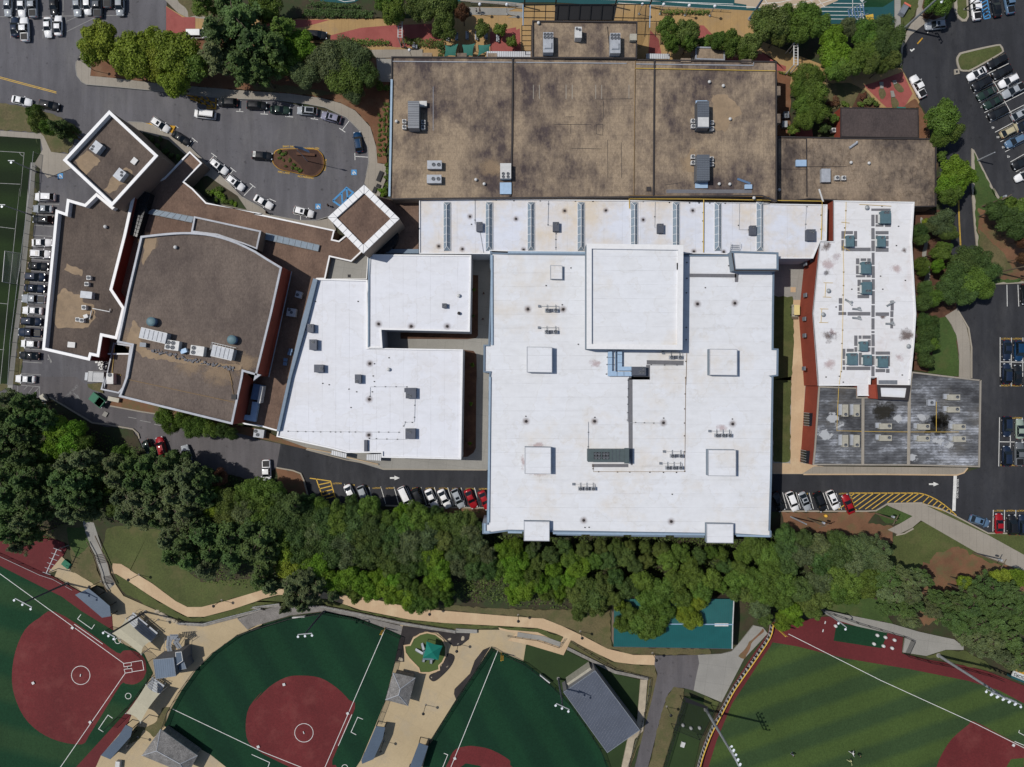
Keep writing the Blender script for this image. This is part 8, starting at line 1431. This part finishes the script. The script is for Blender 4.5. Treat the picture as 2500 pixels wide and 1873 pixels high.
def gantry(label, t, x, y0, y1, wd, h):
    A = at(t, x, y0, h); B = at(t, x, y1, h); w_ = M_(wd, h) / 2; o = thing('overhead_truss', label, 'truss', (A.x, (A.y + B.y) / 2, 0)); L = abs(A.y - B.y) / 2
    for s in (-1, 1): MB().tube([(s * w_, -L, h), (s * w_, L, h)], .13, 6).build('chord', m['metal_w'], o)
    n = max(4, int(L * 2 / .6))
    for k in range(n + 1): MB().tube([(-w_, -L + 2 * L * k / n, h), (w_, -L + 2 * L * k / n, h)], .06, 5).build('rung', m['metal_w'], o)
    for y in (-L, L):
        for s in (-1, 1): MB().tube([(s * w_, y, 0), (s * w_, y, h)], .12, 6).build('post', m['metal_w'], o)
gantry('white ladder shaped gantry across the striped paving', 'A2', 1232, 20, 315, 34, 5.0); gantry('white ladder shaped gantry right of the brown block', 'A4', 287, 365, 548, 34, 5.0)
for i, s in enumerate(('A2:1610,380 1722,368 1700,472 1603,476', 'A2:1752,375 1862,366 1842,474 1765,474', 'A2:1890,378 1995,372 1985,430 1885,474')):
    P = [W(p, q) for p, q in zip(T(s), (3.6, 4.2, 3.4, 4.0))]; o = thing('shade_sail', 'teal shade sail above the patio, %s from left' % ORD[i], 'shade sail', (0, 0, 0), 0, 'teal shade sails'); c = sum(P, Vector()) / 4; b = MB(); n = 6; vs = []; fs = []
    for a in range(n + 1):
        for d in range(n + 1):
            u_, v_ = a / n, d / n; p = P[0].lerp(P[1], u_).lerp(P[3].lerp(P[2], u_), v_); e = max(4 * u_ * (1 - u_) * abs(2 * v_ - 1), 4 * v_ * (1 - v_) * abs(2 * u_ - 1)); vs.append(p.lerp(c, .14 * e))
    for a in range(n):
        for d in range(n): fs.append((a * (n + 1) + d, (a + 1) * (n + 1) + d, (a + 1) * (n + 1) + d + 1, a * (n + 1) + d + 1))
    b.add(vs, fs); b.build('fabric', m['teal_fab2'], o)
    for p in P: MB().cyl(p.x, p.y, 0, .06, p.z - .05, 8).build('post', m['metal_dk'], o)
for i, (x, y) in enumerate(((1640, 320), (1715, 318), (1803, 310), (1882, 312), (1963, 308), (2060, 328))):
    o = thing('picnic_bench', 'pale picnic bench under the small trees, %s from left' % ORD[i], 'bench', at('A2', x, y, .3), 90, 'pale picnic benches'); MB().box(0, 0, .4, 1.9, .4, .06).build('seat', m['metal_l'], o); MB().box(0, .35, .7, 1.9, .3, .05).build('table_top', m['metal_l'], o)
    for s in (-.7, .7): MB().box(s, .1, 0, .08, .6, .7).build('leg', m['metal_dk'], o)
# dumpster, cart, truck bits
du = thing('dumpster', 'green waste skip beside the corner roof', 'skip', at('C1', 845, 195, .1), -38); b = MB(); b.box(0, 0, .15, 3.2, 1.9, 1.3, 0, 0, 1.08); b.build('body', m['green_m'], du); MB().box(-.75, 0, 1.45, 1.4, 1.9, .06).build('lid', m['green_m'], du); MB().box(.8, 0, 1.4, 1.5, 1.9, .05).build('lid', m['black'], du)
for s in (-1, 1): MB().cyl(1.75, s * .8, .5, .22, .7, 10).build('drum', m['metal_w'], du)
ca = thing('utility_cart', 'cream roofed utility cart parked beside the brick wall', 'cart', at('B4', 268, 1035, .2), 90); MB().box(0, 0, .3, 2.9, 1.25, .5).build('body', m['metal_beige'], ca); MB().box(.1, .0, 1.85, 2.3, 1.3, .08).build('roof', plain('cream_roof', (218, 200, 140), .6), ca)
for x in (-.9, .95):
    for y in (-.55, .55): MB().cyl(x, y, 0, .26, .2, 12).build('wheel', m['tyre'], ca)
for x in (-.9, 1.1):
    for y in (-.55, .55): MB().cyl(x, y, .8, .04, 1.05, 6).build('post', m['black'], ca)
MB().box(-1.6, 0, .5, .5, 1.3, .3).build('cargo_bed', m['wood'], ca)
lo = thing('lift_machine', 'orange red lift basket at the edge of the dark trees', 'lift', at('C1', 372, 285, 3.5), 30); MB().box(0, 0, 0, 1.5, 1.0, .15).box(0, .5, .1, 1.5, .08, .9).box(0, -.5, .1, 1.5, .08, .9).build('basket', m['orange'], lo); MB().tube([(0, 0, -.1), (-.3, 3.0, -3.3)], .16, 6).build('boom', m['metal_w'], lo); MB().box(-.3, 3.4, -3.4, 1.2, 1.8, .9).build('chassis', m['metal_beige'], lo)
tag(MB().cyl(0, 0, 0, .38, .9, 12, .3).dome(0, 0, .9, .3, .1, 12, 2).build('barrel', plain('yellow_barrel', (224, 176, 70), .6), None, True, at('C4', 530, 1169, .15)), 'yellow barrel on the clay bank below the black suv', 'barrel')
ld = thing('loading_dock', 'grey slatted loading platform at the corner roof', 'platform'); vs = outline('B1:745,1542 875,1548 870,1632 738,1628', 1.2); b = MB().add(vs, [(0, 1, 2, 3)]); sides(b, vs, 0, 1.2); b.build('platform', m['rib_l'], ld); vs = outline('B1:718,1552 742,1552 735,1618 712,1616', .6); b = MB().add(vs, [(0, 1, 2, 3)]); sides(b, vs, 0, .6); b.build('step', m['metal_l'], ld); MB().tube([W(p, 2.1) for p in T('B1:875,1548 745,1542 738,1628 870,1632')], .06, 5).build('handrail', m['metal_w'], ld)
bx = thing('crate_stack', 'jumble of white crates beside the loading platform', 'crates', at('B1', 865, 1490, 0)); rr = random.Random(3)
for k in range(14): MB().box(rr.uniform(-1, 1), rr.uniform(-1.3, 1.3), rr.choice((0, .35, .7)), .6, .4, .34, rr.uniform(0, 90)).build('crate', m['metal_w'], bx)
tag(MB().box(0, 0, 0, 2.6, 1.0, 1.0, -12).build('planter_box', m['metal_beige'], None, loc=at('C1', 975, 190, .1)), 'tan oblong box against the lower gymnasium wall', 'box')
mn = thing('monument_wall', 'low brown brick curved wall inside the loop island', 'wall', at('A2', 450, 1330, .2)); MB().box(-.2, .6, 0, 4.2, .5, .7, -4).build('wall', m['brick_dark'], mn); MB().box(-.2, .6, .7, 4.3, .6, .08, -4).build('cap', m['mulch'], mn)
for i, (x, y, w_, h_, r) in enumerate(((1063, 1490, 38, 90, -22), (1020, 1605, 30, 52, -22), (1050, 1570, 36, 30, -22))):
    o = thing('bench', 'dark bench on the pavement tip by the clipped shrubs, %s from top' % ORD[(0, 2, 1)[i]], 'bench', at('A2', x, y, .3), r, 'dark benches on the pavement tip'); MB().box(0, 0, .4, M_(w_) * .9, M_(h_), .08).build('seat', m['black'], o)
    for s in (-1, 1): MB().box(0, s * M_(h_) * .4, 0, M_(w_) * .7, .1, .4).build('leg', m['metal_dk'], o)
sk = thing('arrow_board', 'small orange and grey barrier frame beside the track', 'barrier', at('A4', 1190, 90, .3), 60); MB().box(0, 0, 0, 3.0, 1.4, .8, 0, 0, .8).build('frame', m['metal_g'], sk); MB().box(1.1, 0, .8, .4, 1.7, .15).build('bar', plain('salmon_bar', (206, 110, 90), .6), sk)
tbl = thing('metal_stair', 'blue grey steel stair frame by the track lanes', 'stair', at('A4', 780, 130, .3), 10)
for k in range(6): MB().box(k * .5 - 1.4, 0, .3 + k * .35, .25, 2.6, .06).build('tread', m['duct2'], tbl)
MB().tube([(-1.6, 1.4, .4), (1.6, 1.4, 2.9)], .08, 5).build('handrail', m['metal_g'], tbl); MB().tube([(-1.6, -1.4, .4), (1.6, -1.4, 2.9)], .08, 5).build('handrail', m['metal_g'], tbl)
tr = thing('antenna_frame', 'white lattice batting frame beside the red strip', 'frame', (0, 0, 0)); A, B = [W(p, q) for p, q in zip(T('C1:480,1455 390,1657'), (4.5, 4.5))]; MB().tube([A, B], .12, 6).build('beam', m['metal_w'], tr)
for k in range(6): p = A.lerp(B, k / 5); MB().tube([p - Vector((.8, -.3, 0)), p + Vector((1.0, -.35, 0))], .06, 5).build('arm', m['metal_l'], tr)
for p in (A, B): MB().cyl(p.x, p.y, 0, .1, 4.5, 8).build('post', m['metal_l'], tr)
tag(MB().box(0, 0, 0, 2.0, 1.4, .5, -38).build('storage_chest', m['green_m'], None, loc=at('C1', 568, 1577, .1)), 'dark green square chest at the top of the plaza', 'chest')
tag(MB().box(0, 0, 0, .9, 1.7, 1.1, -5).box(0, 0, 1.1, 1.0, 1.8, .08, -5).build('utility_cabinet', m['metal_w'], None, loc=at('D1', 1012, 1620, .1)), 'white cabinet on the plaza near the dugout roof', 'cabinet')
# ---------------- people ----------------
def person_mesh(name, J, seed=0):
    """one continuous skinned figure; J: joint positions"""
    keys = ['pelvis', 'belly', 'chest', 'neck', 'head', 'crown', 'lsh', 'lel', 'lwr', 'lhand', 'rsh', 'rel', 'rwr', 'rhand', 'lhip', 'lkn', 'lan', 'ltoe', 'rhip', 'rkn', 'ran', 'rtoe']
    rad = dict(pelvis=.15, belly=.14, chest=.17, neck=.06, head=.11, crown=.08, lsh=.075, lel=.05, lwr=.035, lhand=.04, rsh=.075, rel=.05, rwr=.035, rhand=.04, lhip=.1, lkn=.065, lan=.045, ltoe=.045, rhip=.1, rkn=.065, ran=.045, rtoe=.045)
    E_ = [('pelvis', 'belly'), ('belly', 'chest'), ('chest', 'neck'), ('neck', 'head'), ('head', 'crown'), ('chest', 'lsh'), ('lsh', 'lel'), ('lel', 'lwr'), ('lwr', 'lhand'), ('chest', 'rsh'), ('rsh', 'rel'), ('rel', 'rwr'), ('rwr', 'rhand'), ('pelvis', 'lhip'), ('lhip', 'lkn'), ('lkn', 'lan'), ('lan', 'ltoe'), ('pelvis', 'rhip'), ('rhip', 'rkn'), ('rkn', 'ran'), ('ran', 'rtoe')]
    me = bpy.data.meshes.new(name); me.from_pydata([J[k] for k in keys], [(keys.index(a), keys.index(b)) for a, b in E_], []); o = link(name, me); md = o.modifiers.new('skin', 'SKIN')
    for i, k in enumerate(keys): me.skin_vertices[0].data[i].radius = (rad[k], rad[k]); me.skin_vertices[0].data[i].use_root = (i == 0)
    md.use_smooth_shade = True; o.modifiers.new('sub', 'SUBSURF').levels = 1; bpy.context.view_layer.update()
    r = bpy.data.meshes.new_from_object(o.evaluated_get(bpy.context.evaluated_depsgraph_get())); bpy.data.objects.remove(o); return r
STD = dict(pelvis=(0, 0, .95), belly=(0, 0, 1.12), chest=(0, 0, 1.35), neck=(0, 0, 1.53), head=(.02, 0, 1.64), crown=(.01, 0, 1.74), lsh=(0, .2, 1.44), lel=(-.05, .27, 1.16), lwr=(.08, .28, .93), lhand=(.12, .27, .84), rsh=(0, -.2, 1.44), rel=(.06, -.27, 1.17), rwr=(.2, -.26, .97), rhand=(.26, -.25, .9), lhip=(0, .1, .9), lkn=(.16, .11, .5), lan=(.16, .11, .08), ltoe=(.32, .12, .04), rhip=(0, -.1, .9), rkn=(.0, -.11, .5), ran=(-.24, -.11, .1), rtoe=(-.1, -.12, .04))
RUN = dict(STD); RUN.update(chest=(.12, 0, 1.34), neck=(.18, 0, 1.5), head=(.22, 0, 1.6), crown=(.24, 0, 1.7), belly=(.05, 0, 1.12), lsh=(.1, .2, 1.42), rsh=(.14, -.2, 1.42), lel=(-.1, .42, 1.3), lwr=(-.1, .68, 1.4), lhand=(-.08, .76, 1.42), rel=(.3, -.4, 1.3), rwr=(.5, -.5, 1.35), rhand=(.58, -.52, 1.38), lkn=(.4, .14, .62), lan=(.5, .16, .2), ltoe=(.64, .16, .16), rkn=(-.2, -.12, .5), ran=(-.5, -.13, .3), rtoe=(-.5, -.13, .16))
pm1, pm2 = person_mesh('body', STD), person_mesh('body', RUN)
for q in (pm1, pm2):
    q.materials.clear(); q.materials.append(m['cloth']); q.materials.append(m['skin'])
    for f in q.polygons:
        c = f.center
        if c.z > 1.5 or (c.z < 1.15 and abs(c.y) > .23 and c.z > .7): f.material_index = 1
def person(label, t, x, y, rz, col, hair, run=False, z=.35):
    o = thing('person', label, 'person', at(t, x, y, z), rz); b = link('body', pm2 if run else pm1, o); b.color = lin(col); hx, hz = (.22, 1.6) if run else (.02, 1.64)
    h_ = MB().dome(hx - .01, 0, hz + .02, .125, .15, 12, 4).build('hair', m['cloth'], o, True); h_.color = lin(hair)
    tr_ = MB().cyl(0, 0, .55, .2, .45, 10, .17).build('shorts', m['cloth'], o, True); tr_.color = lin(tuple(int(c * .4) for c in col))
person('player in grey standing alone on the right field', 'D4', 248, 1535, 200, (120, 130, 150), (30, 30, 34)); person('player in white running, upper of three', 'D4', 745, 1520, -20, (200, 200, 200), (40, 60, 40), True); person('player in dark top beside the upper running player', 'D4', 805, 1540, 10, (40, 60, 50), (40, 30, 20)); person('player in pale yellow stretching, lower of three', 'D4', 735, 1590, 170, (200, 200, 150), (30, 50, 30), True)
person('person in dark clothes walking beside the blue bay markings', 'B2', 632, 150, -10, (40, 42, 48), (30, 26, 24), False, .1); person('person in black walking below the corridor by the kerb', 'B2', 118, 212, -15, (34, 34, 40), (30, 26, 24), False, .2); person('person in dark clothes walking on the courtyard walk', 'B2', 1935, 888, -5, (52, 54, 60), (30, 26, 24)); person('person in grey further down the courtyard walk', 'B2', 1930, 1102, -60, (90, 92, 98), (40, 30, 24))
person('person in pale shirt at the bench on the top paving', 'A2', 1875, 105, 0, (170, 170, 176), (40, 30, 24), False, .35); person('person in dark shirt beside the bench on the top paving', 'A2', 1905, 100, 180, (44, 44, 50), (40, 30, 24), False, .35)
person('person in white on the terrace near the grey table', 'A2', 1355, 380, 30, (210, 210, 210), (60, 40, 30), False, .3); person('person in dark clothes near the dark cart on the terrace', 'A2', 1250, 392, 0, (40, 40, 46), (30, 26, 24), False, .3)
# a table next to the terrace people
tt = thing('patio_table', 'grey patio table beside the person in white', 'table', at('A2', 1358, 405, .25)); MB().box(0, 0, .7, 1.2, .9, .06).build('table_top', m['metal_g'], tt)
for x in (-.5, .5):
    for y in (-.35, .35): MB().box(x, y, 0, .06, .06, .7).build('leg', m['black'], tt)
for o in SC.objects:
    if 'z' in o: del o['z']
    if 'deck' in o: del o['deck']
